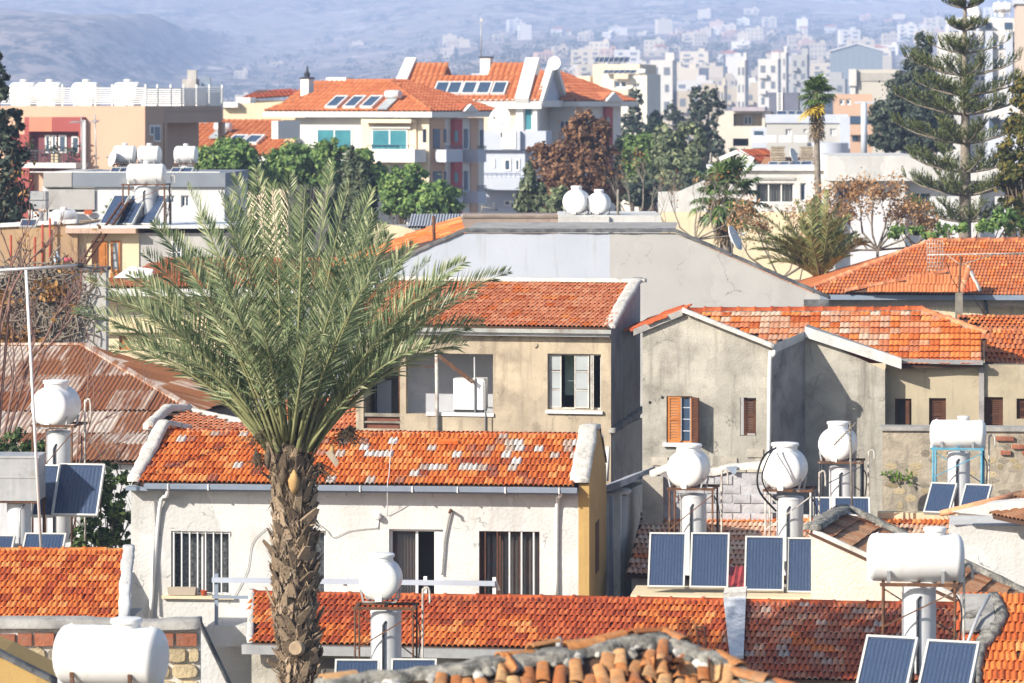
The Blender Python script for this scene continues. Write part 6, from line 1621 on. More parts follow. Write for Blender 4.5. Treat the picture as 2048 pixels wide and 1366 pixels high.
def sheet_roof(t, corners, w=.8, l=1.3, mats=None, clip=True, deck=True):
 mats = mats or [SHEET_R, SHEET_R, SHEET_P]
 pts = [Vector(c) for c in corners]; U = (pts[1] - pts[0]).normalized(); N = Vector((0, 0, 0))
 for i in range(len(pts)): N += pts[i].cross(pts[(i + 1) % len(pts)])
 N.normalize(); N = N if N.z > 0 else -N
 V = N.cross(U).normalized()
 if V.z < 0: U = -U; V = -V
 O = pts[0]; q = [((p - O).dot(U), (p - O).dot(V)) for p in pts]
 u0, u1 = min(a for a, _ in q), max(a for a, _ in q); v0, v1 = min(b for _, b in q), max(b for _, b in q)
 mb = MB(); mb.prism([p - N * .04 for p in pts], -N * .05)
 roof = part("roof", mb, UNDERLAY, t); nv = max(1, round((v1 - v0) / l)); L = (v1 - v0) / nv
 for j in range(nv):
  i = 0; u = u0 - RND.random() * .3
  while u < u1:
   me = clipped_sheet(q, u - .02, w * 1.06, v0 + L * j - .06, L * 1.08, mats[0] if noise.noise(Vector((u * .22 + j * 3.1, j * 1.7, len(q) * 2.3))) < .12 else mats[-1])
   if me: link("roof_sheet", me, roof, frameM(O + N * (.02 + .012 * (nv - j) + .008 * (i % 2) + abs(RND.gauss(0, .008))) + V * RND.gauss(0, .02), U, V))
   u += w; i += 1
 return roof, U, V, N
def rusty_roofs():
 fr = Fr(0, 100, -4)
 t = thing("rusty_roof_shed", "large shed under rust streaked corrugated roof sheets at the left", "shed", fr)
 D = 6.5
 E0 = fr.at(-60, 826, 0); E1 = fr.at(392, 824, 0); R1 = fr.at(166, 692, D); R0 = fr.at(-60, 692, D)
 roof, U, V, N = sheet_roof(t, [E0, E1, R1, R0], 1.0, 1.65)
 E2 = fr.at(540, 800, 7); R2 = R1
 r2, *_ = sheet_roof(t, [E1 + Vector((.05, 0, 0)), fr.at(520, 792, 5), R1], 1.0, 1.6, [SHEET_P, SHEET_P, SHEET_R])
 mb = MB(); mb.bar(R1 + Vector((0, 0, .06)), E1 + Vector((0, -.1, .05)), .22, .05); mb.bar(R0 + Vector((0, 0, .06)), R1 + Vector((0, 0, .06)), .25, .05); part("ridge_cap", mb, SHEET_P, t)
 mb = MB(); mb.shell(E0.x, E1.x - .3, .2, D, 0, E0.z - .15, top=False); part("wall", mb, PLASTER_CEMENT, t)
 f2 = Fr(0, 97.3, -4)
 t2 = thing("rusty_lean_to", "stepped lean-to of pale and rusty corrugated sheets below the large shed", "shed", f2)
 for k, (pb, pt, w0, w1, xr) in enumerate(((762, 826, 1.6, 2.6, 322),)):
  pass
 rows = ((868, 826, .6, 2.5, 330), (893, 868, -.9, .7, 318), (921, 890, -2.3, -.9, 305))
 for pb, pt, w0, w1, xr in rows:
  a, b, c, d = f2.at(-60, pb, w0), f2.at(xr - 12, pb, w0), f2.at(xr, pt, w1), f2.at(-60, pt, w1)
  sheet_roof(t2, [a, b, c, d], 1.0, 1.9, [SHEET_P, SHEET_P, SHEET_R])
 mb = MB(); b = f2.at(300, 921, -2.3); mb.shell(f2.x(-60), b.x, -2.1, 2, 0, b.z - .12); part("wall", mb, mat("pale_board", (.62, .64, .66), (.5, .5, .52), scale=2, streak=(.3, .28, .26), streak_amt=.4), t2)
 f3 = Fr(380, 103, 0); t3 = thing("patched_wall", "patched grey wall between the rusty roofs and the palm crown", "wall", f3)
 mb = MB(); mb.box(f3.x(250), f3.x(705), 0, .4, 0, f3.z(500, 812)); part("wall", mb, PLASTER_CEMENT, t3)
 mb = MB(); mb.box(f3.x(240), f3.x(705), -.1, .5, f3.z(500, 812) + .002, f3.z(500, 800)); part("cap", mb, CONCRETE, t3)
 mb = MB(); a, b, c, d = f3.rect(428, 826, 444, 846); mb.box(a, b, -.03, .0, c, d); part("vent_opening", mb, INNER, t3)
 f4 = Fr(620, 97, -8); t4 = thing("slope_behind_palm", "small salmon tiled slope between the palm's lower fronds and the tan house", "roof", f4)
 a, b, c, d = f4.at(520, 870, 0), f4.at(722, 858, 0), f4.at(722, 796, 2.2), f4.at(560, 800, 2.2)
 tile_roof(t4, f4.M, [a, b, c, d], [T_SALMON], tw=.22, te=.33, limit=120)
 mb = MB(); mb.box(a.x, b.x, .1, 2.2, 0, a.z - .1); part("wall", mb, PLASTER_W, t4)
rusty_roofs()
def cream_house():
 fr = Fr(182, 119, -4)
 t = thing("cream_house", "cream two storey house with white eave slab behind the palm's left fronds", "house", fr)
 x1 = fr.x(720); zt = fr.z(300, 590)
 h = fr.rect(238, 672, 262, 700)
 mb = MB(); mb.shell(0, x1, 0, 7, 0, zt, [h]); part("wall", mb, PLASTER_CREAM, t)
 window(t, *h, frame=WOOD_OR, cols=1, glass=WOOD_OR, w=.06)
 xa = fr.x(142, -.8)
 mb = MB(); mb.box(xa, x1, -.8, 7.5, zt + .003, zt + .22); part("eave_slab", mb, WHITE_PAINT, t)
 mb = MB(); zc = fr.z(300, 660); mb.box(fr.x(98, -.4), x1, -.25, -.002, zc - .06, zc + .06); part("ledge", mb, PLASTER_CREAM, t)
 mb = MB(); zc = fr.z(300, 631); mb.box(.3, x1, -.03, -.002, zc - .02, zc + .02); part("string_course", mb, PLASTER_W, t)
 mb = MB(); mb.tube([fr.at(198, 690, -.06), fr.at(199, 662, -.06), fr.at(197, 660, -.02)], .04, 6); part("pipe", mb, ZINC, t)
 e0 = Vector((xa + .3, -.7, zt + .25)); e1 = Vector((x1, -.7, zt + .25)); r1 = fr.at(735, 520, 7); r0 = fr.at(330, 520, 7)
 roof, *_ = tile_roof(t, fr.M, [e0, e1, r1, r0], [T_FAR, T_SALMON], tw=.24, te=.36, limit=250, pick=lambda r, c, u, v, nr: RND.randrange(2))
 ridge_line(roof, r0, r1, T_SALMON, .5, .12, bed=None)
 sg = single("awning", MB().prism([fr.at(225, 556, 1.0), fr.at(300, 556, 1.0), fr.at(306, 538, 1.6), fr.at(262, 532, 1.8)], (0, .4, -.05)), WHITE_PAINT, "white sheet lying at the upper edge of the orange roof left of the palm", "sheet", fr)
cream_house()
def ivy_wall():
 fr = Fr(-60, 112, -3)
 t = thing("ivy_wall", "tall grey wall overgrown with leafless vines at the left edge", "wall", fr)
 x1 = fr.x(212); zt = fr.z(100, 541)
 mb = MB(); mb.box(0, x1, 0, .5, 0, zt); part("wall", mb, PLASTER_CEMENT, t)
 mb = MB(); mb.box(-.1, x1 + .05, -.08, .6, zt + .002, zt + .1); part("coping", mb, COPING_DARK, t)
 h = fr.rect(-20, 632, 34, 690); mb = MB(); mb.box(h[0], h[1], -.03, -.002, h[2], h[3]); wf = part("window", mb, GREY_BLUE, t)
 mb = MB(); mb.box(h[0] + .1, h[1] - .1, -.05, -.032, h[2], h[3] - .1); part("pane", mb, GLASS_BLUE, wf)
 h = fr.rect(38, 664, 76, 692); mb = MB(); mb.box(h[0], h[1], -.03, -.002, h[2], h[3]); part("dark_opening", mb, INNER, t)
 rr = random.Random(23); v = MB()
 x182 = fr.x(180)
 for i in range(620):
  p = Vector((x182 * (1 - abs(rr.gauss(0, .5))) * rr.uniform(.6, 1), -.05, fr.z(100, rr.uniform(560, 700)))); d = Vector((rr.gauss(0, 1), -.15, rr.gauss(.1, .8)))
  pts = [p]
  for k in range(4): d = (d + Vector((rr.gauss(0, .7), 0, rr.gauss(0, .7)))).normalized(); pts.append(pts[-1] + Vector((d.x * .28, -rr.uniform(-.05, .07), d.z * .28)))
  v.tube(pts, rr.uniform(.012, .028), 3, False)
 o = single("dead_vine", v, BARK_PALE, "tangle of grey leafless vine stems covering the wall at the left", "vine", fr);
 lf = MB()
 for i in range(24):
  c = Vector((rr.uniform(0, x182), -.25, fr.z(100, rr.uniform(568, 698))));
  if noise.noise(Vector((c.x, c.z, 3))) < -.1: continue
  for k in range(rr.randrange(8, 40)): leaf(lf, c + Vector((rr.gauss(0, .2), rr.gauss(0, .1), rr.gauss(0, .13))), .13, rr)
 part("leaves", lf, LEAF_RUST, o)
LEAF_RUST = leafmat("withered_leaves", [(0, (.16, .07, .02)), (.5, (.34, .17, .05)), (1, (.46, .27, .10))])
ivy_wall()
def yellow_door_house():
 fr = Fr(155, 137, -3)
 t = thing("orange_door_house", "small cream house with an orange door and flat roof with three solar panels", "house", fr)
 zt = fr.z(200, 466); xw = fr.x(278)
 mb = MB(); mb.shell(0, xw, 0, 5, 0, zt); part("wall", mb, PLASTER_CREAM, t)
 mb = MB(); mb.box(xw + .003, fr.x(452), .05, 5, 0, zt); part("grey_wall", mb, PLASTER_CEMENT, t)
 mb = MB(); mb.box(fr.x(135), fr.x(275), -.45, 5, zt + .003, zt + .17); part("roof_slab", mb, mat("pinkish_slab", (.60, .42, .32), (.5, .36, .28), scale=2), t)
 mb = MB(); mb.box(fr.x(135), fr.x(456), -.3, 5.1, zt + .174, zt + .26); part("roof_rim", mb, WHITE_PAINT, t)
 d = fr.rect(198, 482, 215, 543); mb = MB(); mb.box(d[0], d[1], -.05, -.002, d[2], d[3]); dr = part("door", mb, WOOD_OR, t)
 mb = MB()
 for k in range(2): z0 = d[2] + (d[3] - d[2]) * (.1 + .45 * k); mb.box(d[0] + .07, d[1] - .07, -.07, -.052, z0, z0 + (d[3] - d[2]) * .35)
 part("door_panel", mb, WOOD_OR, dr)
 mb = MB(); mb.box(d[0] - .25, d[0] - .003, -.03, -.002, d[2], d[3]); part("door_jamb", mb, WOOD_BR, dr)
 d = fr.rect(222, 481, 241, 543); f = window(t, *d, w=-.06, fw=.07, cols=1, frame=WOOD_OR, glass=GLASS_FROST)
 d2 = fr.rect(221, 545, 243, 560); mb = MB(); mb.box(d2[0], d2[1], -.05, -.002, d2[2], d2[3]); part("lower_door", mb, WOOD_OR, t)
 d = fr.rect(343, 482, 364, 527, .05); window(t, *d, w=-.02, fw=.05, cols=2, rows=2, frame=WHITE_PAINT, glass=GLASS_BLUE)
 zl = zt + .27
 for i, (a, b) in enumerate(((212, 250), (247, 286), (285, 328))):
  c = fr.M @ Vector((fr.x((a + b) / 2 - 2, .4) - .25, .4, zl))
  solar_panel(c, .72, 1.25, 52, -38, ("left of the three solar panels over the orange door", "middle of the three solar panels over the orange door", "right of the three solar panels over the orange door")[i], nf=8)
 l = thing("ladder", "long brown wooden ladder leaning on the roof left of the orange door", "ladder", fr)
 a0, a1 = fr.at(152, 537, -1.2), fr.at(243, 405, .5); o = Vector((.22, .05, 0)); mb = MB();
 for q in (Vector((0, 0, 0)), o):
  mb = MB(); mb.bar(a0 + q, a1 + q, .06); part("rail", mb, WOOD_BR, l)
 rg = MB(); rg.bar((0, 0, 0), o, .035); me = rg.mesh("rung", WOOD_BR)
 for i in range(14): link("rung", me, l, Matrix.Translation(a0.lerp(a1, (i + .5) / 14)))
 tankpx(293, 348, 41, 1.36, 138, -6, "long white tank on a tall rusty frame above the orange door house", lid=.3)
 c = P(293, 455, 138); heater(c, 84 / 58, 1.0, (455 - 370) / 58, .42, (455 - 372) / 58, -6, "tall rusty frame with a white boiler above the orange door house", legr=.03)
 f2 = Fr(-60, 137, -4); t2 = thing("brown_wall_house", "brown rendered house wall with a pale coping left of the orange door", "house", f2)
 a = f2.at(-60, 458); b = f2.at(155, 447); mb = MB(); mb.prism([(a.x, 0, 0), (b.x, 0, 0), (b.x, 0, b.z), (a.x, 0, a.z)], (0, 5, 0)); part("wall", mb, mat("brown_wall", (.44, .30, .17), (.37, .25, .15), scale=.8, bump=.2, dirt=(.25, .17, .1), dirt_amt=.3), t2)
 part("coping", rough_strip([a + Vector((0, .1, .06)), b + Vector((0, .1, .06))], .4, .09, .3, .015, 5), PLASTER_W, t2)
 for px, p0 in ((22, 470), (70, 474), (85, 449), (100, 436)):
  mb = MB(); mb.tube([f2.at(px, 545, -.25), f2.at(px, p0, -.25)], .04, 6); single("red_post", mb, mat("red_oxide", (.42, .07, .04), rough=.6), "%s red oxide iron post along the brown wall" % {22: "leftmost", 70: "second", 85: "third", 100: "tallest, rightmost"}[px], "post", f2, "red iron posts along the brown wall")
 tankpx(128, 436, 34, .9, 139, 40, "small round white tank on the brown wall's roof", lid=.4)
 mb = MB(); mb.tube([f2.at(128, 519, -.3), f2.at(144, 519, -.3)], .07, 10); single("paint_roller", mb, mat("pink_foam", (.62, .10, .16)), "pink roller resting on the wall beside the ladder foot", "roller", f2)
 mb = MB(); mb.lathe([(0, 0), (.10, 0), (.11, .08), (.10, .2), (.03, .3), (.03, .36), (0, .36)], f2.at(114, 524, -.3), n=12); single("water_bottle", mb, mat("bottle_plastic", (.62, .70, .78), (.16, .36, .66), scale=9, rough=.2), "clear plastic bottle with a blue label left of the pink roller", "bottle", f2)
yellow_door_house()
def grey_flat_house():
 fr = Fr(85, 167, -3)
 t = thing("grey_parapet_house", "pale flat roofed house with a dark blue grey parapet band", "house", fr)
 x1 = fr.x(449); zt = fr.z(300, 346); zb = fr.z(300, 374)
 ba = fr.rect(98, 372, 190, 424); w1 = fr.rect(322, 391, 349, 407); w2 = fr.rect(362, 391, 378, 414)
 mb = MB(); mb.shell(0, x1, 0, 8, 0, zb, [ba, w1, w2], t=.2); part("wall", mb, mat("pale_grey_wall", (.66, .66, .66), (.6, .6, .6), scale=.6, streak=(.5, .5, .5), streak_amt=.2), t)
 mb = MB(); mb.box(fr.x(145), x1 + .05, -.15, 8.1, zb + .003, zt); part("parapet", mb, mat("slate_parapet", (.24, .27, .31), (.20, .225, .26), scale=.8, dirt=(.35, .36, .37), dirt_amt=.2), t)
 mb = MB(); mb.box(fr.x(88), fr.x(145) - .003, -.18, 8.1, zb + .003, zt + .02); part("parapet_end", mb, PLASTER_CEMENT, t)
 mb = MB(); mb.box(fr.x(60), fr.x(440), -.1, -.04, zt + .02, zt + .06); part("rail", mb, WHITE_PAINT, t)
 window(t, *w1, cols=3, frame=WHITE_PAINT, glass=GLASS_BLUE, w=.08); window(t, *w2, cols=2, frame=WHITE_PAINT, glass=GLASS_BLUE, w=.08)
 a, b, c, d = ba; mb = MB(); mb.quad((a, 1.2, c), (b, 1.2, c), (b, 1.2, d), (a, 1.2, d)); part("balcony_back", mb, PLASTER_CREAM, t)
 mb = MB(); mb.box(fr.x(150), fr.x(158), .5, 1.1, c, d - .3); mb.box(fr.x(166), fr.x(174), .5, 1.1, c, d - .3); part("balcony_curtain", mb, WHITE_PAINT, t)
 mb = MB(); mb.box(a, b, -.12, -.06, c + 1.0, c + 1.05); mb.box(a, b, -.1, -.08, c + .1, c + .95); part("balcony_rail", mb, PLASTER_CEMENT, t)
 tc = MB(); s = fr.rect(168, 418, 185, 424, -.2); tc.prism([(s[0], -.25, s[3] - .05), (s[1], -.25, s[3] - .05), (s[1] - .05, -.25, s[2] - .1), (s[0] + .05, -.25, s[2] - .1)], (0, .12, 0)); single("window_box", tc, T_RED, "terracotta flower trough on the balcony of the pale flat house", "planter", fr)
 for px, py, dp, L, az, lab in ((250, 309, 36, 1.0, -8, "left white tank on the flat roof beside the satellite dish"), (299, 310, 37, 1.0, -8, "white tank in the middle of the flat roof with the dark parapet"), (372, 309, 34, 1.0, -8, "white tank at the right end of the flat roof before the pines")):
  tankpx(px, py, dp, L, 169, az, lab, lid=.3); c = P(px, 345, 169)
  heater(c, .85, .7, (345 - py - dp / 2) / 47.3 - .06, .3, (345 - py - dp / 2) / 47.3 - .1, az, lab.replace("white tank", "stand of the tank").replace(" beside the satellite dish", "").replace(" with the dark parapet", "").replace(" before the pines", ""), pipe=False, brace=False)
 dish(P(228, 318, 168.5), .68, -60, 15, "satellite dish left of the tanks on the flat roof")
 for px0, px1 in ((215, 235), (236, 255), (336, 356), (358, 380)):
  put_panel(px0, px1, 352, 336, 167.6, 35, "%s small solar panel along the parapet of the pale flat house" % {215: "leftmost", 236: "second", 336: "third", 358: "rightmost"}[px0], az=-20, nf=5, strut=False)
 t2 = thing("metal_cistern", "square silver cistern on legs at the left of the pale flat house", "cistern", fr)
 a, b, c, d = fr.rect(55, 383, 91, 418, -2); mb = MB(); mb.box(a, b, -2, -1.2, c, d); part("body", mb, ZINC, t2)
 mb = MB(); mb.box(a - .01, b + .01, -2.01, -1.19, (c + d) / 2 - .015, (c + d) / 2 + .015); part("seam", mb, DARKM, t2)
 for x in (a + .05, b - .05):
  for y in (-1.95, -1.25): mb = MB(); mb.box(x - .03, x + .03, y - .03, y + .03, 0, c); part("leg", mb, RUST_PALE, t2)
 mb = MB(); mb.lathe([(0, c - 1.2), (.3, c - 1.2), (.3, c - .1), (0, c - .1)], ((a + b) / 2, -1.6, 0), n=16); part("boiler", mb, STEELDRUM, t2)
 put_panel(38, 72, 455, 440, 133, 40, "blue solar panel lying on the brown house at the left edge", az=-10, nf=5, strut=False)
grey_flat_house()
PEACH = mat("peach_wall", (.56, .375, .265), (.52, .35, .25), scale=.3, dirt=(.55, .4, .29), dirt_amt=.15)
REDWALL = mat("brick_red_wall", (.34, .085, .075), (.30, .075, .065), scale=.5)
CORAL = mat("coral_wall", (.58, .22, .14), (.52, .20, .13), scale=.5)
def peach_block():
 fr = Fr(290, 228, -22)
 t = thing("peach_apartments", "peach apartment building with a red balcony and white roof fence", "building", fr)
 x0 = fr.x(-40); zt = fr.z(200, 212)
 mb = MB(); mb.quad((x0, 0, 0), (0, 0, 0), (0, 0, zt), (x0, 0, zt)); D1 = fr.onx(327, 250, 0).y
 sw = [(298, 307, 250, 271), (306, 320, 250, 284)]
 mb.quad((0, 0, 0), (0, D1, 0), (0, D1, zt), (0, 0, zt)); part("wall", mb, PEACH, t)
 D2 = fr.onx(446, 250, 0).y
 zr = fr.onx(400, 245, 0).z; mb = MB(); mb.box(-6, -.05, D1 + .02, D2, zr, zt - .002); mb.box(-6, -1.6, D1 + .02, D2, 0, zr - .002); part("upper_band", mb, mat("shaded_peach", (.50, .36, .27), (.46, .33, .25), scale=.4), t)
 for px in (328, 445): y = fr.onx(px, 280, -.1).y; mb = MB(); mb.box(-.4, -.06, y, y + .3, 0, zr); part("column", mb, PEACH, t)
 for a, b, c, d in sw:
  y0 = fr.onx(a, 250, 0).y; y1 = fr.onx(b, 250, 0).y; z1 = fr.onx(a, c, 0).z; z0 = fr.onx(a, d, 0).z
  mb = MB(); mb.box(.003, .06, y0, y1, z0, z1); w = part("window", mb, WHITE_PAINT, t); mb = MB(); mb.box(.062, .075, y0 + .12, y1 - .12, z0 + .1, z1 - .1); part("pane", mb, GLASS_BLUE, w)
 mb = MB(); mb.quad((x0, 0, zt - .3), (0, 0, zt - .3), (0, D2, zt - .3), (x0, D2, zt - .3)); part("flat_roof", mb, CONCRETE, t)
 a, b, c, d = fr.rect(58, 234, 162, 345, -.6)
 cz = fr.z(100, 263, -.6); bz = fr.z(100, 325, -.6); xm = fr.x(104, -.6)
 mb = MB(); mb.box(a, xm, -.6, -.003, cz, d); part("coral_band", mb, CORAL, t); mb = MB(); mb.box(xm + .002, b, -.58, -.003, cz, d); part("red_band", mb, REDWALL, t)
 mb = MB(); mb.box(a - .3, a, -.6, -.003, 0, d); mb.box(b - .15, b, -.6, -.003, 0, cz - .003); mb.box(fr.x(30), a - .302, -.5, -.003, 0, d - 1); part("red_wall", mb, REDWALL, t)
 mb = MB(); mb.quad((a, -.02, c), (b, -.02, c), (b, -.02, cz), (a, -.02, cz)); part("back_wall", mb, mat("plum_wall", (.20, .07, .08), (.17, .06, .07), scale=.6), t)
 for p0, p1, q0 in ((91, 102, 270), (104, 114, 270), (118, 134, 270), (144, 160, 272)):
  s = fr.rect(p0, q0, p1, 306, -.03); mb = MB(); mb.box(s[0], s[1], -.10, -.022, s[2], s[3]); w = part("window", mb, WHITE_PAINT, t)
  mb = MB(); mb.box(s[0] + .1, s[1] - .1, -.115, -.102, s[2] + .08, s[3] - .1); part("pane", mb, GLASS_BLUE, w)
 mb = MB(); mb.box(a, b + .2, -1.6, -.003, bz - .3, bz); part("balcony_slab", mb, PLASTER_W, t)
 rl = MB(); zt2 = fr.z(100, 301, -1.5); rl.box(a, b, -1.55, -1.5, zt2 - .05, zt2 + .02)
 for i in range(12): x = a + (b - a) * i / 11; rl.box(x - .02, x + .02, -1.55, -1.51, bz, zt2 - .05)
 for k in range(1, 4): z = bz + (zt2 - bz) * k / 4; rl.box(a, b, -1.53, -1.515, z - .015, z + .015)
 part("railing", rl, DARKM, t)
 mb = MB(); s = fr.rect(104, 309, 118, 323, -1.2); mb.box(s[0], s[1], -1.3, -.9, bz + .01, bz + .5); pl = single("balcony_planter", mb, PLASTER_CREAM, "cream planter with a small bush on the red balcony", "planter", fr)
 rr = random.Random(2)
 for cpx, cpy, lb in ((108, 300, "bush in the cream planter on the red balcony"), (146, 300, "dark potted bush at the right end of the red balcony"), (60, 294, "dark potted bush at the left end of the red balcony")):
  mb = MB()
  for i in range(60): leaf(mb, fr.at(cpx, cpy, -1.1) + Vector((rr.gauss(0, .22), rr.gauss(0, .15), rr.gauss(0, .3))), .16, rr)
  single("balcony_bush", mb, LEAF_DARK, lb, "plant", fr)
 fc = thing("roof_fence", "white slatted fence round the roof of the peach apartments", "fence", fr)
 zf0 = zt; zf1 = fr.z(200, 172); n = 10
 post = MB(); post.box(-.05, .05, -.05, .05, 0, zf1 - zf0 + .1); pm = post.mesh("post", WHITE_PAINT)
 for i in range(n + 1): link("post", pm, fc, Matrix.Translation((x0 + (-x0) * i / n, .1, zf0)))
 sl = MB(); sl.box(0, -x0, .05, .08, 0, .055); sm = sl.mesh("slat", WHITE_PAINT)
 for k in range(8): link("slat", sm, fc, Matrix.Translation((x0, 0, zf0 + .12 + (zf1 - zf0 - .15) * k / 8)))
 s2 = MB(); s2.box(-.08, -.05, .1, D2, 0, .055); sm2 = s2.mesh("slat", WHITE_PAINT)
 for k in range(8): link("slat", sm2, fc, Matrix.Translation((0, 0, zf0 + .12 + (zf1 - zf0 - .15) * k / 8)))
 for i in range(1, 7): link("post", pm, fc, Matrix.Translation((-.06, D2 * i / 6, zf0)))
 rr = random.Random(6)
 labs = ("first white tank from the left behind the roof fence", "second white tank from the left behind the roof fence", "third white tank from the left behind the roof fence", "fourth white tank from the left behind the roof fence")
 for i, px in enumerate((48, 100, 173, 256)):
  w = fr.M @ Vector((fr.x(px, 2.5), 2.5, fr.z(px, 184, 2.5)))
  water_tank(w, 1.7, 1.15, -22, labs[i], "white tanks behind the roof fence", lid=.4)
  b = MB(); b.box(-.6, .6, -.5, .5, 0, .9); single("white_plinth", b, WHITE_PAINT, labs[i].replace("white tank", "plinth under the white tank"), "plinth", TR(w - Vector((0, 0, 1.5)), -22), "white plinths behind the roof fence")
 for px0, px1, pt, lab in ((340, 392, 178, "white box hut on the roof behind the fence's corner"), (395, 425, 184, "lower white hut at the far end of the fenced roof")):
  y = fr.onx(px0, 200, -1.5).y; y1 = fr.onx(px1, 200, -1.5).y; mb = MB(); mb.box(-3.5, -.8, y, y1, zt - .2, fr.onx(px0, pt, -1.5).z); single("roof_hut", mb, WHITE_PAINT, lab, "hut", fr)
 yagi(Fr(165, 224, 0), [(163, 345), (163, 232)], [(140, 244), (168, 243)], 6, "left tall thin antenna before the peach wall", ZINC, .7, .03)
 yagi(Fr(185, 224, 0), [(193, 345), (190, 228)], [(180, 243), (198, 243)], 5, "right tall thin antenna before the peach wall", ZINC, .7, .03)
 mb = MB(); a = Fr(165, 225, 0); r = a.rect(164, 240, 170, 345); mb.box(r[0], r[1], .2, .6, 0, r[3]); single("white_riser", mb, WHITE_PAINT, "white riser duct beside the red balcony", "duct", a)
LEAF_DARK = leafmat("dark_leaves", [(0, (.015, .035, .012)), (1, (.05, .085, .03))])
peach_block()
def red_roof_house():
 fr = Fr(480, 300, -10)
 t = thing("dark_red_roof_house", "cream house with a dark red tiled hip roof left of the chimney", "house", fr)
 a, b = fr.x(476), fr.x(600); ze = fr.z(530, 198)
 mb = MB(); mb.shell(a + .4, b - .3, .4, 8, 0, ze - .1); part("wall", mb, PLASTER_CREAM, t)
 p = [fr.at(476, 198, 0), fr.at(602, 190, 0), fr.at(585, 180, 4), fr.at(515, 180, 4)]; tile_roof(t, fr.M, p, [T_RED], tw=.34, te=.5, n_hump=1, limit=0)
 f2 = Fr(445, 285, -8); mb = MB(); z = f2.z(500, 206); t2 = thing("cream_terrace_house", "long low cream house with a flat roof behind the orange wing", "house", f2)
 mb.shell(f2.x(445), f2.x(610), 0, 8, 0, z); part("wall", mb, PLASTER_CREAM, t2)
 s = f2.rect(473, 195, 500, 206, 1); mb = MB(); mb.box(s[0], s[1], 1, 3, z, s[3]); part("roof_hut", mb, WHITE_PAINT, t2)
 mb = MB(); s = f2.rect(444, 204, 478, 215, -.1); mb.box(s[0], s[1], -.6, -.003, s[2], s[3]); part("eave_block", mb, WHITE_PAINT, t2)
 f3 = Fr(365, 262, 0)
 for p0, p1, q0, q1, m, lab in ((364, 392, 158, 178, PLASTER_CEMENT, "grey stair head tower above the fenced roof"), (392, 440, 172, 190, GREY_BLUE, "blue grey tank room right of the stair head tower")):
  s = f3.rect(p0, q0, p1, q1); mb = MB(); mb.box(s[0], s[1], 0, 3, 0, s[3]); mb.box(s[0] + .3, s[0] + .9, .5, 1.2, s[3], s[3] + .6); single("tank_room", mb, m, lab, "hut", f3)
red_roof_house()
# --- the orange roofed apartment complex
APT_W = mat("apartment_white", (.76, .74, .70), (.70, .68, .64), scale=.5)
APT_CREAM = mat("apartment_cream", (.72, .60, .44), (.68, .56, .41), scale=.5)
APT_PEACH = mat("apartment_peach", (.64, .42, .29), (.60, .39, .27), scale=.5)
APT_BLUE = mat("apartment_blue_grey", (.52, .55, .62), (.47, .50, .57), scale=.5)
APT_ROSE = mat("apartment_rose", (.48, .10, .10), (.43, .09, .09), scale=.5)
RAILB = mat("blue_rail", (.05, .07, .12), rough=.4)
def front_box(t, fr, px0, py0, px1, py1, w0, w1, m, name):
 a, b, c, d = fr.rect(px0, py0, px1, py1, w0); mb = MB(); mb.box(a, b, w0, w1, c, d); return part(name, mb, m, t)
def fwin(t, fr, px0, py0, px1, py1, w, glass, cols=2, fw=.09, frame=WHITE_PAINT, name="window"):
 a, b, c, d = fr.rect(px0, py0, px1, py1, w); return window(t, a, b, c, d, w=w - .06, fw=fw, cols=cols, glass=glass, frame=frame, name=name)
def skylights(t, fr, P0, N, U, V, items, name="roof_window"):
 for (px, py), w, h in items:
  o = fr.onplane(px, py, P0, N); M = frameM(o + N * .12, U, V)
  mb = MB(); f = .09
  mb.box(0, w, 0, f, -.1, .08); mb.box(0, w, h - f, h, -.1, .08); mb.box(0, f, f, h - f, -.1, .08); mb.box(w - f, w, f, h - f, -.1, .08)
  q = part(name, mb, WHITE_PAINT, t, M); mb = MB(); mb.box(f, w - f, f, h - f, .0, .04); part("pane", mb, GLASS_BLUE, q)
def hip_planes(t, fr, quadF, quadR, m=T_FAR, rid=True, bed=None):
 r1 = tile_roof(t, fr.M, quadF, [m], tw=.40, te=.55, n_hump=1, hump=.13, limit=300, stagger=False, jitter=.2)
 r2 = tile_roof(t, fr.M, quadR, [T_FARR], tw=.40, te=.55, n_hump=1, hump=.13, limit=0, stagger=False, jitter=.2) if quadR else None
 return r1, r2
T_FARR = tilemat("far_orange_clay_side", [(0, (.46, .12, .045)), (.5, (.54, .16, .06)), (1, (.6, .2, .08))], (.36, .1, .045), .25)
def side_box(t, fr, x, px0, py0, px1, py1, out, m, name):
 y0 = fr.onx(px0, py0, x).y; y1 = fr.onx(px1, py0, x + out).y; z1 = fr.onx(px0, py0, x).z; z0 = fr.onx(px0, py1, x).z
 mb = MB(); mb.box(x - .004 if out < 0 else x + .004, x + out, y0, y1, z0, z1); return part(name, mb, m, t)
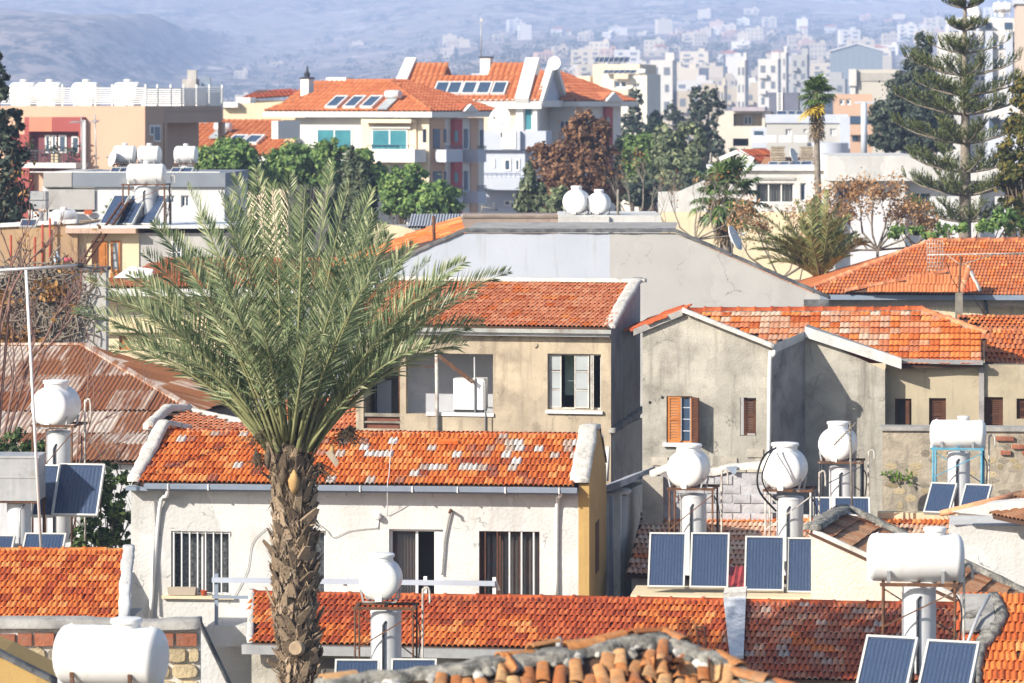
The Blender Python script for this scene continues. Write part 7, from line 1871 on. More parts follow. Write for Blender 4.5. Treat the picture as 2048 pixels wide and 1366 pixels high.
def block_left():
 fr = Fr(856, 262, -33)
 t = thing("left_apartment_block", "cream apartment block with orange hip roof, three roof windows and teal glass doors", "building", fr)
 x0 = fr.x(590); X = 0.0
 zt = fr.z(850, 236)
 D = fr.onx(968, 240, 0).y
 mb = MB(); mb.shell(x0, 0, 0, D, 0, zt); part("wall", mb, APT_W, t)
 front_box(t, fr, 553, 240, 598, 330, 1.2, 4, APT_PEACH if False else mat("ochre_peach", (.68, .46, .25), (.64, .43, .24), scale=.5), "wing_wall")
 front_box(t, fr, 722, 240, 832, 330, -.25, -.004, APT_CREAM, "cream_bay")
 front_box(t, fr, 835, 238, 858, 460, -.08, -.002, APT_CREAM, "corner_pier")
 ov = .9; zf = zt + .05
 mb = MB(); mb.box(x0 - 2.0, ov, -ov, -ov + .25, zf, zf + .36); mb.box(ov - .25, ov, -ov + .252, D + ov, zf, zf + .36); mb.box(x0 - 2.0, ov - .252, -ov + .252, D + ov, zf, zf + .1); part("eave", mb, APT_W, t)
 ze = zf + .37; A = Vector((x0 - 1.9, -ov + .05, ze)); B = Vector((ov - .05, -ov + .05, ze)); C = Vector((ov - .05, D + ov, ze))
 pr = fr.at(777, 161, (D) / 2 - .4); pl = fr.at(702, 161, D / 2 - .4); pl.z = pr.z
 hb = fr.at(846, 166, D + .5)
 (rf, U, V, N), rr_ = hip_planes(t, fr, [A, B, pr, pl], [B, C, Vector((pr.x, D + ov - 2.6, pr.z)), pr])
 ridge_line(rf, pl, pr, T_FAR, .6, .14, bed=None); ridge_line(rf, B + Vector((0, 0, .05)), pr, T_FAR, .6, .14, bed=None); ridge_line(rf, A + Vector((0, 0, .05)), pl, T_FAR, .6, .14, bed=None)
 P0 = A + N * .08
 skylights(rf, fr, P0, N, U, V, [((650, 218), 1.0, 1.55), ((686, 218), 1.0, 1.55), ((720, 218), 1.0, 1.55)])
 mb = MB(); w = frameM(fr.onplane(755, 222, P0, N) + N * .1, U, V); mb.box(0, .8, 0, 1.4, 0, .1); ht = part("solar_collector", mb, GLASS_FROST, rf, w); mb = MB(); mb.tube([(-.1, 1.55, .3), (1.0, 1.55, .3)], .28, 12); part("tank", mb, STEELDRUM, ht)
 a, b, c, d = fr.at(543, 226, 2.5), fr.at(600, 226, 2.5), fr.at(700, 164, 7), fr.at(622, 164, 7)
 tile_roof(t, fr.M, [a, b, c, d], [T_FAR], tw=.40, te=.55, n_hump=1, hump=.13, limit=0, stagger=False, jitter=.2)
 ridge_line(rf, a, d, T_FAR, .6, .14, bed=None)
 front_box(t, fr, 652, 155, 692, 164, 8, 9, APT_W, "rear_parapet")
 ch = fr.rect(601, 158, 617, 222, 1.6); mb = MB(); mb.box(ch[0], ch[1], 1.6, 2.2, ch[2], ch[3]); c_ = part("chimney", mb, APT_W, t)
 mb = MB(); mb.box(ch[0] - .05, ch[1] + .05, 1.55, 2.25, ch[3] + .003, ch[3] + .12); cx = (ch[0] + ch[1]) / 2; mb.lathe([(0, .1), (.18, .1), (.22, .35), (.1, .5), (.05, .85), (0, .85)], (cx, 1.9, ch[3]), n=10); part("cowl", mb, DARKM, c_)
 gx = ov - .1; g = fr.onx(922, 235, gx); g2 = fr.onx(950, 237, gx); pk = fr.onx(936, 208, gx)
 mb = MB(); mb.prism([(gx + .05, g.y, ze), (gx + .05, g2.y, ze), (gx + .05, (g.y + g2.y) / 2, pk.z)], (.25, 0, 0)); part("gablet", mb, APT_W, t)
 ym = (g.y + g2.y) / 2; inn = gx - 2.2
 mb = MB(); mb.prism([(gx, g.y, ze + .05), (gx, ym, pk.z - .05), (inn, ym, pk.z - .05)], (0, 0, .08)); mb.prism([(gx, g2.y, ze + .05), (gx, ym, pk.z - .05), (inn, ym, pk.z - .05)], (0, 0, .08)); part("gablet_roof", mb, T_FARR, t)
 f1 = fwin(t, fr, 634, 257, 705, 300, -.01, GLASS_TEAL); f2 = fwin(t, fr, 744, 258, 816, 306, -.27, GLASS_TEAL, name="balcony_door")
 front_box(t, fr, 740, 252, 820, 257, -.5, -.252, APT_W, "awning_box"); front_box(t, fr, 722, 238, 822, 246, -1.0, -.26, APT_CREAM, "awning")
 bal = front_box(t, fr, 735, 298, 829, 325, -1.6, -.252, APT_W, "balcony")
 a, b, c, d = fr.rect(735, 290, 829, 298, -1.55); mb = MB(); mb.box(a, b, -1.56, -1.52, d - .04, d); [mb.box(a + (b - a) * i / 8 - .015, a + (b - a) * i / 8 + .015, -1.55, -1.53, c, d) for i in range(9)]; part("balcony_rail", mb, RAILB, bal)
 a, b, c, d = fr.rect(744, 288, 800, 304, -1.4); mb = MB(); mb.box(a, b, -1.45, -1.42, c, d); part("balcony_glass", mb, GLASS_TEAL, bal)
 front_box(t, fr, 640, 330, 680, 345, -.05, -.002, INNER, "lower_window")
 side_box(t, fr, X, 860, 238, 890, 460, .05, APT_PEACH, "peach_bay"); side_box(t, fr, X, 901, 238, 925, 460, .35, APT_ROSE, "rose_strip")
 side_box(t, fr, X, 940, 238, 957, 460, .06, APT_PEACH, "peach_bay")
 for a in ((845, 258, 853, 285), (866, 258, 880, 297), (887, 258, 893, 285)): side_box(t, fr, X + .05, *a, .05, GLASS_BLUE, "window")
 for a in ((866, 343, 884, 372), (888, 343, 893, 370)): side_box(t, fr, X + .05, *a, .05, GLASS_BLUE, "window")
 for a in ((909, 261, 916, 284), (909, 345, 916, 365)): side_box(t, fr, X + .36, *a, .04, GLASS_TEAL, "slit_window")
 for a in ((928, 258, 936, 296), (928, 342, 936, 380), (960, 260, 967, 296)): side_box(t, fr, X, *a, .05, GLASS_BLUE, "window")
 for p0, p1, q0, q1, ra in ((862, 923, 300, 325, 292), (926, 970, 300, 325, 292), (862, 923, 386, 410, 374), (926, 970, 384, 408, 372)):
  y0 = fr.onx(p0, q0, 0).y; y1 = fr.onx(p1, q0, 1.1).y; z1 = fr.onx(p0, q0, 1.1).z; z0 = fr.onx(p0, q1, 1.1).z; zr = fr.onx(p0, ra, 1.1).z
  mb = MB(); mb.box(.36 if p0 < 900 else .01, 1.2, y0, y1, z0, z1); b_ = part("balcony", mb, APT_BLUE, t)
  mb = MB(); mb.box(1.15, 1.2, y0, y1, zr - .05, zr); mb.box(1.15, 1.2, y0, y1, (zr + z1) / 2 - .02, (zr + z1) / 2 + .02)
  for i in range(6): y = y0 + (y1 - y0) * i / 5; mb.box(1.16, 1.19, y - .02, y + .02, z1 + .002, zr)
  part("balcony_rail", mb, RAILB, b_)
 return fr
AL = block_left()
def block_mid():
 fr = Fr(1050, 282, -13); s = F / 282
 t = thing("middle_apartment_block", "apartment block with a white edged gable roof and a row of roof windows", "building", fr)
 x0 = fr.x(800); D = 7.0; zt = fr.z(1000, 208)
 DS = fr.onx(1092, 210, 0).y
 mb = MB(); mb.shell(x0, 0, 0, DS + 2, 0, zt); part("wall", mb, APT_W, t)
 front_box(t, fr, 935, 208, 1045, 262, -.3, -.003, APT_CREAM, "cream_wall")
 ov = .9; ze = zt + .02
 E0 = Vector((x0 - 1, -ov, ze)); E1 = Vector((1.2, -ov, ze)); rr0 = fr.at(1060, 128, 3.6); rz = rr0.z
 R1 = Vector((1.2, 3.6, rz)); R0 = Vector((fr.x(815, 3.6), 3.6, rz));
 E0 = Vector((R0.x, -ov, ze))
 mb = MB(); mb.box(x0, 1.4, -ov - .1, -ov + .3, ze - .35, ze + .32); part("eave", mb, APT_W, t)
 n = (E1 - E0).cross(R0 - E0).normalized(); n = n if n.z > 0 else -n
 pp = lambda px, py: fr.onplane(px, py, E0 + n * .2, n)
 lo = [E0 + n * .2, E1 + n * .2, Vector((E1.x, pp(1050, 153).y, pp(1050, 153).z)), Vector((E0.x, pp(1050, 153).y, pp(1050, 153).z))]
 rf, U, V, N = tile_roof(t, fr.M, lo, [T_FAR], tw=.40, te=.55, n_hump=1, hump=.13, limit=250, stagger=False, jitter=.2)
 up1 = [pp(812, 153), pp(888, 153), pp(895, 128), pp(822, 128)]; up2 = [pp(975, 153), pp(1050, 153), pp(1058, 128), pp(984, 128)]
 for q in (up1, up2):
  tile_roof(t, fr.M, q, [T_FAR], tw=.40, te=.55, n_hump=1, hump=.13, limit=0, stagger=False, jitter=.2)
  ridge_line(rf, q[3], q[2], T_FAR, .6, .12, bed=None)
 ridge_line(rf, pp(888, 153), pp(975, 153), T_FAR, .6, .12, bed=None)
 skylights(rf, fr, E0 + n * .28, n, U, V, [((p, 191), 1.02, 1.6) for p in (866, 891, 921, 950, 981)])
 mb = MB(); b0 = Vector((E0.x, 8.2, ze)); b1 = Vector((E1.x, 8.2, ze)); mb.prism([pp(822, 128), pp(895, 128), pp(895, 128) + Vector((0, 4.4, -2.5)), pp(822, 128) + Vector((0, 4.4, -2.5))], (0, 0, -.12)); mb.prism([pp(984, 128), pp(1058, 128), pp(1058, 128) + Vector((0, 4.4, -2.5)), pp(984, 128) + Vector((0, 4.4, -2.5))], (0, 0, -.12)); part("back_slope", mb, T_FARR, t)
 def band(a, b, w, nm):
  mb = MB(); d = Vector((w, 0, 0)); mb.prism([a, a + d, b + d, b], n * .3); mb.prism([a - n * .5, a + d - n * .5, b + d - n * .5, b - n * .5], n * .49); part(nm, mb, APT_W, t)
 band(pp(1030, 204), pp(1052, 122), 1.0, "verge_band"); band(pp(792, 168), pp(812, 122), .8, "verge_band")
 gx = 1.25; g0 = Vector((gx, -ov, ze)); gp = Vector((gx, 3.4, pp(1060, 124).z)); g1 = Vector((gx, 7.6, ze))
 mb = MB(); mb.poly([g0 + Vector((-.15, 0, 0)), g1 + Vector((-.15, 0, 0)), gp + Vector((-.15, 0, 0))]); part("gable", mb, APT_BLUE, t)
 mb = MB(); mb.bar(g0, gp, .5, .5); mb.bar(gp, g1, .5, .5); mb.bar(g0, g1, .4, .45); part("bargeboard", mb, APT_W, t)
 c = fr.rect(960, 116, 980, 154, 3); mb = MB(); mb.box(c[0], c[1], 3, 3.9, c[2], c[3]); ch = part("chimney", mb, APT_W, t); mb = MB(); mb.box(c[0] - .06, c[1] + .06, 2.94, 3.96, c[3] + .003, c[3] + .12); part("cowl", mb, DARKM, ch)
 mb = MB(); mb.tube([fr.at(962, 116, 3.4), fr.at(962, 36, 3.4)], .045, 6); mb.box(fr.x(960, 3.4), fr.x(965, 3.4), 3.35, 3.45, fr.z(962, 44, 3.4), fr.z(962, 36, 3.4)); part("mast", mb, ZINC, t)
 fwin(t, fr, 1048, 214, 1066, 262, -.32, GLASS_TEAL, 1); front_box(t, fr, 1032, 212, 1046, 262, -.6, -.003, APT_W, "pier"); front_box(t, fr, 1066, 212, 1074, 262, -.7, -.003, APT_W, "pier")
 b = front_box(t, fr, 958, 262, 1040, 300, -2.6, -.31, APT_BLUE, "balcony"); b = front_box(t, fr, 1031, 262, 1092, 299, -2.2, -.31, APT_BLUE, "balcony")
 front_box(t, fr, 1003, 262, 1032, 298, -2.66, -2.61, APT_W, "balcony_panel")
 for a, c_ in ((938, 250),): front_box(t, fr, 937, 214, 950, 262, -.33, -.302, APT_PEACH, "peach_strip")
 front_box(t, fr, 940, 262, 958, 430, -2.0, -.31, APT_PEACH, "peach_wall"); front_box(t, fr, 958, 300, 1050, 440, -2.2, -.31, APT_BLUE, "lower_wall")
 for a in ((1008, 318, 1022, 342), (1030, 318, 1040, 342), (985, 318, 990, 335), (1008, 400, 1022, 412), (985, 404, 990, 420)): fwin(t, fr, *a, -2.21, GLASS_BLUE, 1, .1)
 b = front_box(t, fr, 956, 355, 1040, 380, -3.4, -2.21, APT_BLUE, "balcony")
 a, b_, c, d = fr.rect(956, 346, 1040, 355, -3.4); mb = MB(); mb.box(a, b_, -3.4, -3.35, d - .05, d); mb.box(a, b_, -3.39, -3.36, (c + d) / 2, (c + d) / 2 + .04); [mb.box(a + (b_ - a) * i / 9, a + (b_ - a) * i / 9 + .03, -3.39, -3.36, c, d) for i in range(10)]; part("balcony_rail", mb, RAILB, b)
 dish(P(1003, 241, 262), 1.75, -38, 12, "large white satellite dish on the grey balcony of the apartments")
 dish(P(1109, 127, 276), .95, -20, 10, "white oval satellite dish above the right orange roof")
 mb = MB(); f2 = Fr(968, 246, 0); mb.tube([f2.at(964, 432), f2.at(964, 410)], .05, 5); mb.tube([f2.at(962, 413), f2.at(996, 420)], .04, 5); single("antenna_rail", mb, WOOD_OLD, "small brown antenna before the grey lower balcony", "antenna", f2)
block_mid()
def block_right():
 fr = Fr(1150, 288, -33)
 t = thing("right_apartment_block", "white apartment block with a dark sided orange hip roof and rose strip", "building", fr)
 x0 = fr.x(1080); zt = fr.z(1150, 213); D = fr.onx(1242, 215, 0).y
 mb = MB(); mb.shell(x0, 0, 0, D, 0, zt); part("wall", mb, APT_W, t)
 ov = .9; ze = zt + .37
 mb = MB(); mb.box(x0, ov, -ov, -ov + .25, zt + .003, ze); mb.box(ov - .25, ov, -ov + .252, D + ov, zt + .003, ze); mb.box(x0, ov - .252, -ov + .252, D + ov, zt + .003, zt + .1); part("eave", mb, APT_W, t)
 A = Vector((x0 - 1.5, -ov + .05, ze)); B = Vector((ov - .05, -ov + .05, ze)); C = Vector((ov - .05, D + ov, ze)); pr = fr.at(1092, 143, D / 2 - .4); pl = Vector((pr.x - 3, pr.y, pr.z))
 (rf, U, V, N), q = hip_planes(t, fr, [A, B, pr, pl], [B, C, Vector((pr.x, D + ov - 2.6, pr.z)), pr])
 ridge_line(rf, B + Vector((0, 0, .05)), pr, T_FAR, .6, .14, bed=None)
 skylights(rf, fr, A + N * .08, N, U, V, [((1081, 190), 1.0, 1.5)])
 gx = ov - .1; g = fr.onx(1206, 208, gx); g2 = fr.onx(1240, 210, gx); pk = fr.onx(1222, 184, gx); ym = (g.y + g2.y) / 2
 mb = MB(); mb.prism([(gx + .05, g.y, ze), (gx + .05, g2.y, ze), (gx + .05, ym, pk.z)], (.25, 0, 0)); part("gablet", mb, APT_W, t)
 inn = gx - 2.2; mb = MB(); mb.prism([(gx, g.y, ze + .05), (gx, ym, pk.z - .05), (inn, ym, pk.z - .05)], (0, 0, .08)); mb.prism([(gx, g2.y, ze + .05), (gx, ym, pk.z - .05), (inn, ym, pk.z - .05)], (0, 0, .08)); part("gablet_roof", mb, T_FARR, t)
 fwin(t, fr, 1083, 238, 1098, 268, -.01, GLASS_TEAL, 1); fwin(t, fr, 1120, 240, 1140, 268, -.01, GLASS_BLUE, 2)
 side_box(t, fr, 0, 1153, 214, 1165, 400, .05, APT_PEACH, "peach_bay"); side_box(t, fr, 0, 1206, 214, 1226, 400, .3, APT_ROSE, "rose_strip")
 for a in ((1168, 236, 1176, 262), (1190, 238, 1200, 262)): side_box(t, fr, 0, *a, .05, GLASS_BLUE, "window")
 side_box(t, fr, .31, 1213, 235, 1220, 248, .04, GLASS_TEAL, "slit_window")
 side_box(t, fr, 0, 1160, 290, 1204, 312, 1.1, APT_BLUE, "balcony"); side_box(t, fr, .0, 1206, 290, 1236, 312, 1.1, APT_BLUE, "balcony")
block_right()
def wing_left():
 fr = Fr(552, 255, -20)
 t = thing("orange_wing", "lower orange roofed wing left of the apartments with two roof windows", "building", fr)
 a, b, c, d = fr.at(318, 308, -.5), fr.at(575, 312, -.5), fr.at(556, 242, 5.5), fr.at(410, 242, 5.5)
 rf, U, V, N = tile_roof(t, fr.M, [a, b, c, d], [T_FAR], tw=.40, te=.55, n_hump=1, hump=.13, limit=250, stagger=False, jitter=.2)
 ridge_line(rf, d, c, T_FAR, .6, .14, bed=None); ridge_line(rf, a, d, T_FAR, .6, .14, bed=None)
 skylights(rf, fr, a + N * .08, N, U, V, [((452, 290), 1.0, 1.5), ((485, 290), 1.0, 1.5)])
 mb = MB(); w = frameM(fr.onplane(418, 280, a + N * .08, N) + N * .1, U, V); mb.box(0, .8, 0, 1.2, 0, .1); ht = part("solar_collector", mb, GLASS_FROST, rf, w); mb = MB(); mb.tube([(-.1, 1.4, .3), (1.0, 1.4, .3)], .28, 12); part("tank", mb, STEELDRUM, ht)
 mb = MB(); mb.shell(a.x + .5, b.x - .3, .3, 9, 0, a.z - .15); part("wall", mb, APT_CREAM, t)
 mb = MB(); s = fr.rect(538, 242, 551, 278, -1); mb.box(s[0], s[1], -.6, 3, s[2], s[3]); part("end_wall", mb, APT_W, t)
 mb = MB(); mb.prism([a + Vector((0, 0, -.05)), b + Vector((0, 0, -.05)), b + Vector((0, 0, -.35)), a + Vector((0, 0, -.35))], (0, -.15, 0)); part("eave", mb, APT_W, t)
wing_left()
# --- buildings at the right, further back
def white_modern():
 fr = Fr(1420, 172, -2)
 t = thing("white_flat_house", "low white modern house with a big curtained window behind the fan palm", "house", fr)
 xr = fr.x(1655); zt = fr.z(1500, 341); h = fr.rect(1512, 366, 1588, 406); h2 = fr.rect(1600, 366, 1612, 402)
 mb = MB(); mb.shell(0, xr, 0, 8, 0, zt, [h, h2]); part("wall", mb, PLASTER_W, t)
 mb = MB(); z = fr.z(1500, 357); mb.box(0, fr.x(1590), -.06, -.002, z - .05, z + .05); part("string_course", mb, PLASTER_CEMENT, t)
 mb = MB(); mb.box(-.05, xr + .05, -.2, 8.1, zt + .003, zt + .14); part("parapet_cap", mb, WHITE_PAINT, t)
 f = window(t, *h, w=.12, cols=3, glass=GLASS_CLEAR); part("curtain", pleats(h[0], h[1], h[2], h[3], .4, .05, 14), WHITE_PAINT, f); window(t, *h2, w=.12, cols=1, glass=GLASS_BLUE)
 p = [fr.at(1316, 384, -.1), fr.at(1358, 383, -.1), fr.at(1415, 358, -.1), fr.at(1420, 345, -.1)]
 mb = MB(); mb.prism([(p[0].x, -.1, 0), (0, -.1, 0), (0, -.1, p[3].z), (p[2].x, -.1, p[2].z), (p[1].x, -.1, p[1].z), (p[0].x, -.1, p[0].z)], (0, .4, 0)); part("ramp_wall", mb, PLASTER_W, t)
 mb = MB(); z = fr.z(1400, 424, -3); mb.box(fr.x(1320, -3), fr.x(1640, -3), -3, -2.7, 0, z); part("garden_wall", mb, PLASTER_CREAM, t)
 f2 = Fr(1655, 168, -2); x1 = f2.x(2110); z0 = f2.z(1800, 361); z1 = f2.z(1700, 311)
 t2 = thing("white_slab_house", "long white house with a deep plain roof band behind the tiered pine", "house", f2)
 mb = MB(); mb.prism([(0, -.8, z0), (x1, -.8, z0), (x1, -.8, f2.z(2000, 340)), (f2.x(1825, -.8), -.8, f2.z(1825, 311)), (0, -.8, z1)], (0, 9, 0)); part("roof_band", mb, PLASTER_W, t2)
 hs = [f2.rect(1818, 385, 1862, 418), f2.rect(1675, 372, 1700, 400), f2.rect(2008, 380, 2040, 412)]
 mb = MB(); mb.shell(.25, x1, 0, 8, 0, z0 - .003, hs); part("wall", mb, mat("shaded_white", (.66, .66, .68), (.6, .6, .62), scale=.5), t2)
 for q in hs: window(t2, *q, w=.1, cols=2, glass=GLASS_BLUE)
 for px in (1660, 1800, 1950): mb = MB(); x = f2.x(px + 3, -.6); mb.box(x - .15, x + .15, -.6, -.3, 0, z0 - .004); part("column", mb, PLASTER_W, t2)
 f3 = Fr(1510, 205, -20); t3 = thing("little_red_roof_house", "small white gabled house with a dark red roof behind the fan palm", "house", f3)
 a, b, pk = f3.at(1440, 318), f3.at(1508, 320), f3.at(1478, 302)
 mb = MB(); mb.poly([(a.x, 0, 0), (b.x, 0, 0), (b.x, 0, b.z), (pk.x, 0, pk.z), (a.x, 0, a.z)]); mb.quad((b.x, 0, 0), (b.x, 5, 0), (b.x, 5, b.z), (b.x, 0, b.z)); part("wall", mb, PLASTER_W, t3)
 e = Vector((0, 5, 0)); tile_roof(t3, f3.M, [b + Vector((.3, 0, -.1)), b + e + Vector((.3, 0, -.1)), pk + e, pk], [T_RED], tw=.35, te=.5, n_hump=1, limit=0)
 mb = MB(); mb.bar(a, pk, .25, .2); mb.bar(pk, b, .25, .2); part("verge", mb, WHITE_PAINT, t3)
 f4 = Fr(1515, 192, 0); t4 = thing("dark_roof_house", "house with a dark tiled roof and two stacked brick chimneys by the tall palm", "house", f4)
 mb = MB(); a = f4.at(1515, 336); b = f4.at(1660, 336); c = f4.at(1655, 314, 3); d = f4.at(1530, 314, 3); mb.prism([a, b, c, d], (0, 0, -.2)); part("roof", mb, T_BROWN, t4)
 mb = MB(); mb.box(a.x, b.x, .1, 5, 0, a.z - .1); part("wall", mb, PLASTER_CEMENT, t4)
 for p0, p1 in ((1541, 1572), (1600, 1630)):
  s = f4.rect(p0, 292, p1, 326, 1.5)
  ch = part("chimney", MB().box(s[0] + .1, s[1] - .1, 1.5, 2.3, s[2], s[3] - .05), STONE_GREY, t4)
  for k in range(7):
   z = s[2] + (s[3] - s[2]) * k / 7; mb = MB(); mb.box(s[0] + RND.uniform(0, .08), s[1] - RND.uniform(0, .08), 1.45, 2.35, z + .02, z + (s[3] - s[2]) / 7 - .02); part("stone_course", mb, STONE_GREY, ch)
 for p0, p1, q in ((1533, 1552, 337), (1556, 1574, 337), (1578, 1598, 336), (1600, 1620, 336)): put_panel(p0, p1, q, q - 13, 190, 35, "%s small solar panel on the dark tiled roof by the tall thin palm" % {1533: "leftmost", 1556: "second", 1578: "third", 1600: "rightmost"}[p0], az=-25, nf=5, strut=False)
 dish(P(1585, 312, 188), .7, 60, 20, "white dish between the two stacked brick chimneys")
white_modern()
NTH = ("first", "second", "third", "fourth", "fifth", "sixth", "seventh")
def city_blocks():
 fr = Fr(1530, 345, -8); t = thing("beige_balcony_block", "pale beige apartment block with shaded balconies left of the slate tower", "building", fr)
 x0 = fr.x(1420); zt = fr.z(1500, 222)
 h = fr.rect(1467, 227, 1524, 252); h2 = fr.rect(1466, 277, 1497, 292); h3 = fr.rect(1506, 258, 1530, 272)
 mb = MB(); mb.shell(x0, 0, 0, 12, 0, zt, [h, h2], t=.3); part("wall", mb, mat("beige_wall", (.60, .55, .47), (.55, .5, .43), scale=.2), t)
 mb = MB(); mb.quad((h[0], 1.5, h[2]), (h[1], 1.5, h[2]), (h[1], 1.5, h[3]), (h[0], 1.5, h[3])); part("balcony_back", mb, PLASTER_CREAM, t)
 fwin(t, fr, 1487, 231, 1505, 250, 1.4, GLASS_BLUE, 2, .12)
 mb = MB(); s = fr.rect(1464, 214, 1530, 227, -.8); mb.box(s[0], s[1], -.8, 1.4, s[3] - .35, s[3]); part("canopy", mb, mat("mauve_slab", (.42, .38, .42)), t)
 mb = MB(); s = fr.rect(1503, 255, 1533, 296, -.6); mb.box(s[0], s[1], -.6, -.003, s[2], s[3]); part("stair_bay", mb, APT_BLUE, t)
 s = fr.rect(1508, 262, 1526, 272, -.62); mb = MB(); mb.box(s[0], s[1], -.66, -.605, s[2], s[3]); part("window", mb, GLASS_BLUE, t)
 f2 = Fr(1533, 330, -4); t2 = thing("grey_long_block", "long grey beige flat block with small windows behind the tall thin palm", "building", f2)
 x1 = f2.x(1694); zt = f2.z(1600, 231); hs = [f2.rect(1571, 258, 1583, 271), f2.rect(1607, 258, 1614, 265), f2.rect(1660, 257, 1672, 271)]
 mb = MB(); mb.shell(0, x1, 0, 10, 0, zt, hs, t=.3); part("wall", mb, mat("greige_wall", (.50, .49, .46), (.46, .45, .42), scale=.2), t2)
 mb = MB(); z = f2.z(1600, 246); mb.box(-.1, x1 + .1, -.15, -.003, z, zt + .1); part("parapet_band", mb, APT_BLUE, t2)
 for q in hs: window(t2, *q, w=.15, fw=.12, cols=2, glass=GLASS_BLUE)
 mb = MB(); s = f2.rect(1680, 234, 1700, 247, -.5); mb.box(s[0], s[1], -.6, .5, 0, s[3]); mb.lathe([(1.7, 0), (1.7, f2.z(1650, 285)), (0, f2.z(1650, 284))], (f2.x(1655), -2.5, 0), n=20); part("round_bay", mb, APT_BLUE, t2)
 for i, (a, b) in enumerate(((1503, 1526), (1530, 1552), (1558, 1582), (1588, 1614))):
  s = f2.rect(a, 274, b, 284, -4); mb = MB(); mb.prism([(s[0], -4, s[2]), (s[1], -4, s[2]), (s[1], -3, s[3]), (s[0], -3, s[3])], (0, .1, .12)); single("awning", mb, WHITE_PAINT, "%s white awning from the left below the grey long block" % NTH[i], "awning", f2, "row of white awnings")
 f3 = Fr(1538, 352, -6); t3 = thing("slate_tower", "dark slate clad stair tower with a white ladder on the flat roofs", "tower", f3)
 s = f3.rect(1538, 185, 1597, 232); mb = MB(); mb.box(s[0], s[1], 0, 4, 0, s[3]); part("wall", mb, mat("slate_cladding", (.16, .17, .22), (.13, .14, .19), scale=.6), t3)
 lm = MB()
 for px in (1555, 1564): x = f3.x(px, -.1); lm.box(x - .06, x + .06, -.12, -.04, s[2], s[3])
 for k in range(10): z = s[2] + (s[3] - s[2]) * (k + .5) / 10; lm.box(f3.x(1555, -.1), f3.x(1564, -.1), -.1, -.05, z - .04, z + .04)
 part("ladder", lm, WHITE_PAINT, t3)
 for a, b in ((1553, 1573), (1576, 1590), (1592, 1606)): put_panel(a, b, 232, 222, 331, 40, "%s white framed solar panel at the foot of the slate tower" % {1553: "left", 1576: "middle", 1592: "right"}[a], az=-10, nf=4, strut=False)
 f4 = Fr(1680, 350, -4); t4 = thing("peach_window_block", "peach block with two dark windows right of the tall thin palm", "building", f4)
 zt = f4.z(1700, 188); hs = [f4.rect(1679, 198, 1688, 210), f4.rect(1692, 198, 1702, 210)]; x0 = f4.x(1668)
 mb = MB(); mb.shell(x0, f4.x(1745), 0, 8, 0, zt, hs, t=.3); part("wall", mb, PEACH, t4)
 for q in hs: window(t4, *q, w=.12, fw=.12, cols=1, glass=GLASS_BLUE)
 mb = MB(); s = f4.rect(1700, 232, 1790, 248, -.6); mb.box(s[0], s[1], -.6, -.003, s[2], s[3]); w = part("window_band", mb, GLASS_BLUE, t4)
 mb = MB(); s = f4.rect(1699, 249, 1790, 270, -.6); mb.box(s[0], s[1], -.8, -.003, s[2], s[3]); part("balcony", mb, PEACH, t4)
 mb = MB(); s = f4.rect(1704, 272, 1716, 282, -.1); mb.box(s[0], s[1], -.1, -.003, s[2], s[3]); part("window", mb, GLASS_BLUE, t4)
 f5 = Fr(1712, 395, -4); t5 = thing("beige_slab_block", "blank beige block with a white box on its corner left of the dark conifer", "building", f5)
 s = f5.rect(1710, 139, 1800, 300); mb = MB(); mb.box(s[0], s[1], 0, 12, 0, s[3]); part("wall", mb, mat("plain_beige", (.55, .51, .44), (.5, .47, .41), scale=.2), t5)
 for q in (150, 158): z = f5.z(1750, q); mb = MB(); mb.box(s[0] - .05, s[1], -.1, -.003, z - .2, z + .2); part("band", mb, mat("band_grey", (.42, .40, .36)), t5)
 s = f5.rect(1698, 138, 1713, 172, -.5); mb = MB(); mb.box(s[0], s[1], -.5, 2, s[2], s[3]); mb.box(s[0] + .1, s[1] - .1, -.3, 1.5, 0, s[2]); part("corner_box", mb, PLASTER_W, t5)
 f6 = Fr(1728, 215, 0); mb = MB(); mb.tube([f6.at(1728, 315), f6.at(1728, 204)], .17, 8); mb.box(-.5, .5, -.1, .1, f6.z(1728, 207), f6.z(1728, 203)); single("floodlight_mast", mb, mat("pale_mast", (.55, .6, .66)), "tall pale grey mast with a crossbar left of the dark conifer", "mast", f6)
 f7 = Fr(1205, 455, -12); t7 = thing("cream_tower_block", "cream stepped tower block with rows of solar panels behind the apartments", "building", f7)
 s = f7.rect(1176, 128, 1270, 300); mb = MB(); mb.box(s[0], s[1], 3, 14, 0, s[3]); part("upper_wall", mb, APT_CREAM, t7)
 s2 = f7.rect(1204, 148, 1294, 300, 0); hs = [f7.rect(1228, 161, 1253, 176), f7.rect(1266, 166, 1281, 176)]
 mb = MB(); mb.shell(s2[0], s2[1], 0, 9, 0, s2[3], hs, t=.4); part("wall", mb, mat("warm_white_wall", (.72, .68, .58), (.68, .64, .55), scale=.2), t7)
 for q in hs: window(t7, *q, w=.2, fw=.15, cols=2, glass=GLASS_BLUE)
 s3 = f7.rect(1228, 148, 1256, 158, -1); mb = MB(); mb.box(s3[0], s3[1], -1, -.003, s3[2], s3[3]); part("balcony", mb, APT_CREAM, t7)
 s3 = f7.rect(1228, 178, 1256, 190, -1); mb = MB(); mb.box(s3[0], s3[1], -1, -.003, s3[2], s3[3]); part("balcony", mb, APT_CREAM, t7)
 s3 = f7.rect(1155, 152, 1180, 300, 4); mb = MB(); mb.box(s3[0], s3[1], 4, 12, 0, s3[3]); part("side_wing", mb, APT_CREAM, t7)
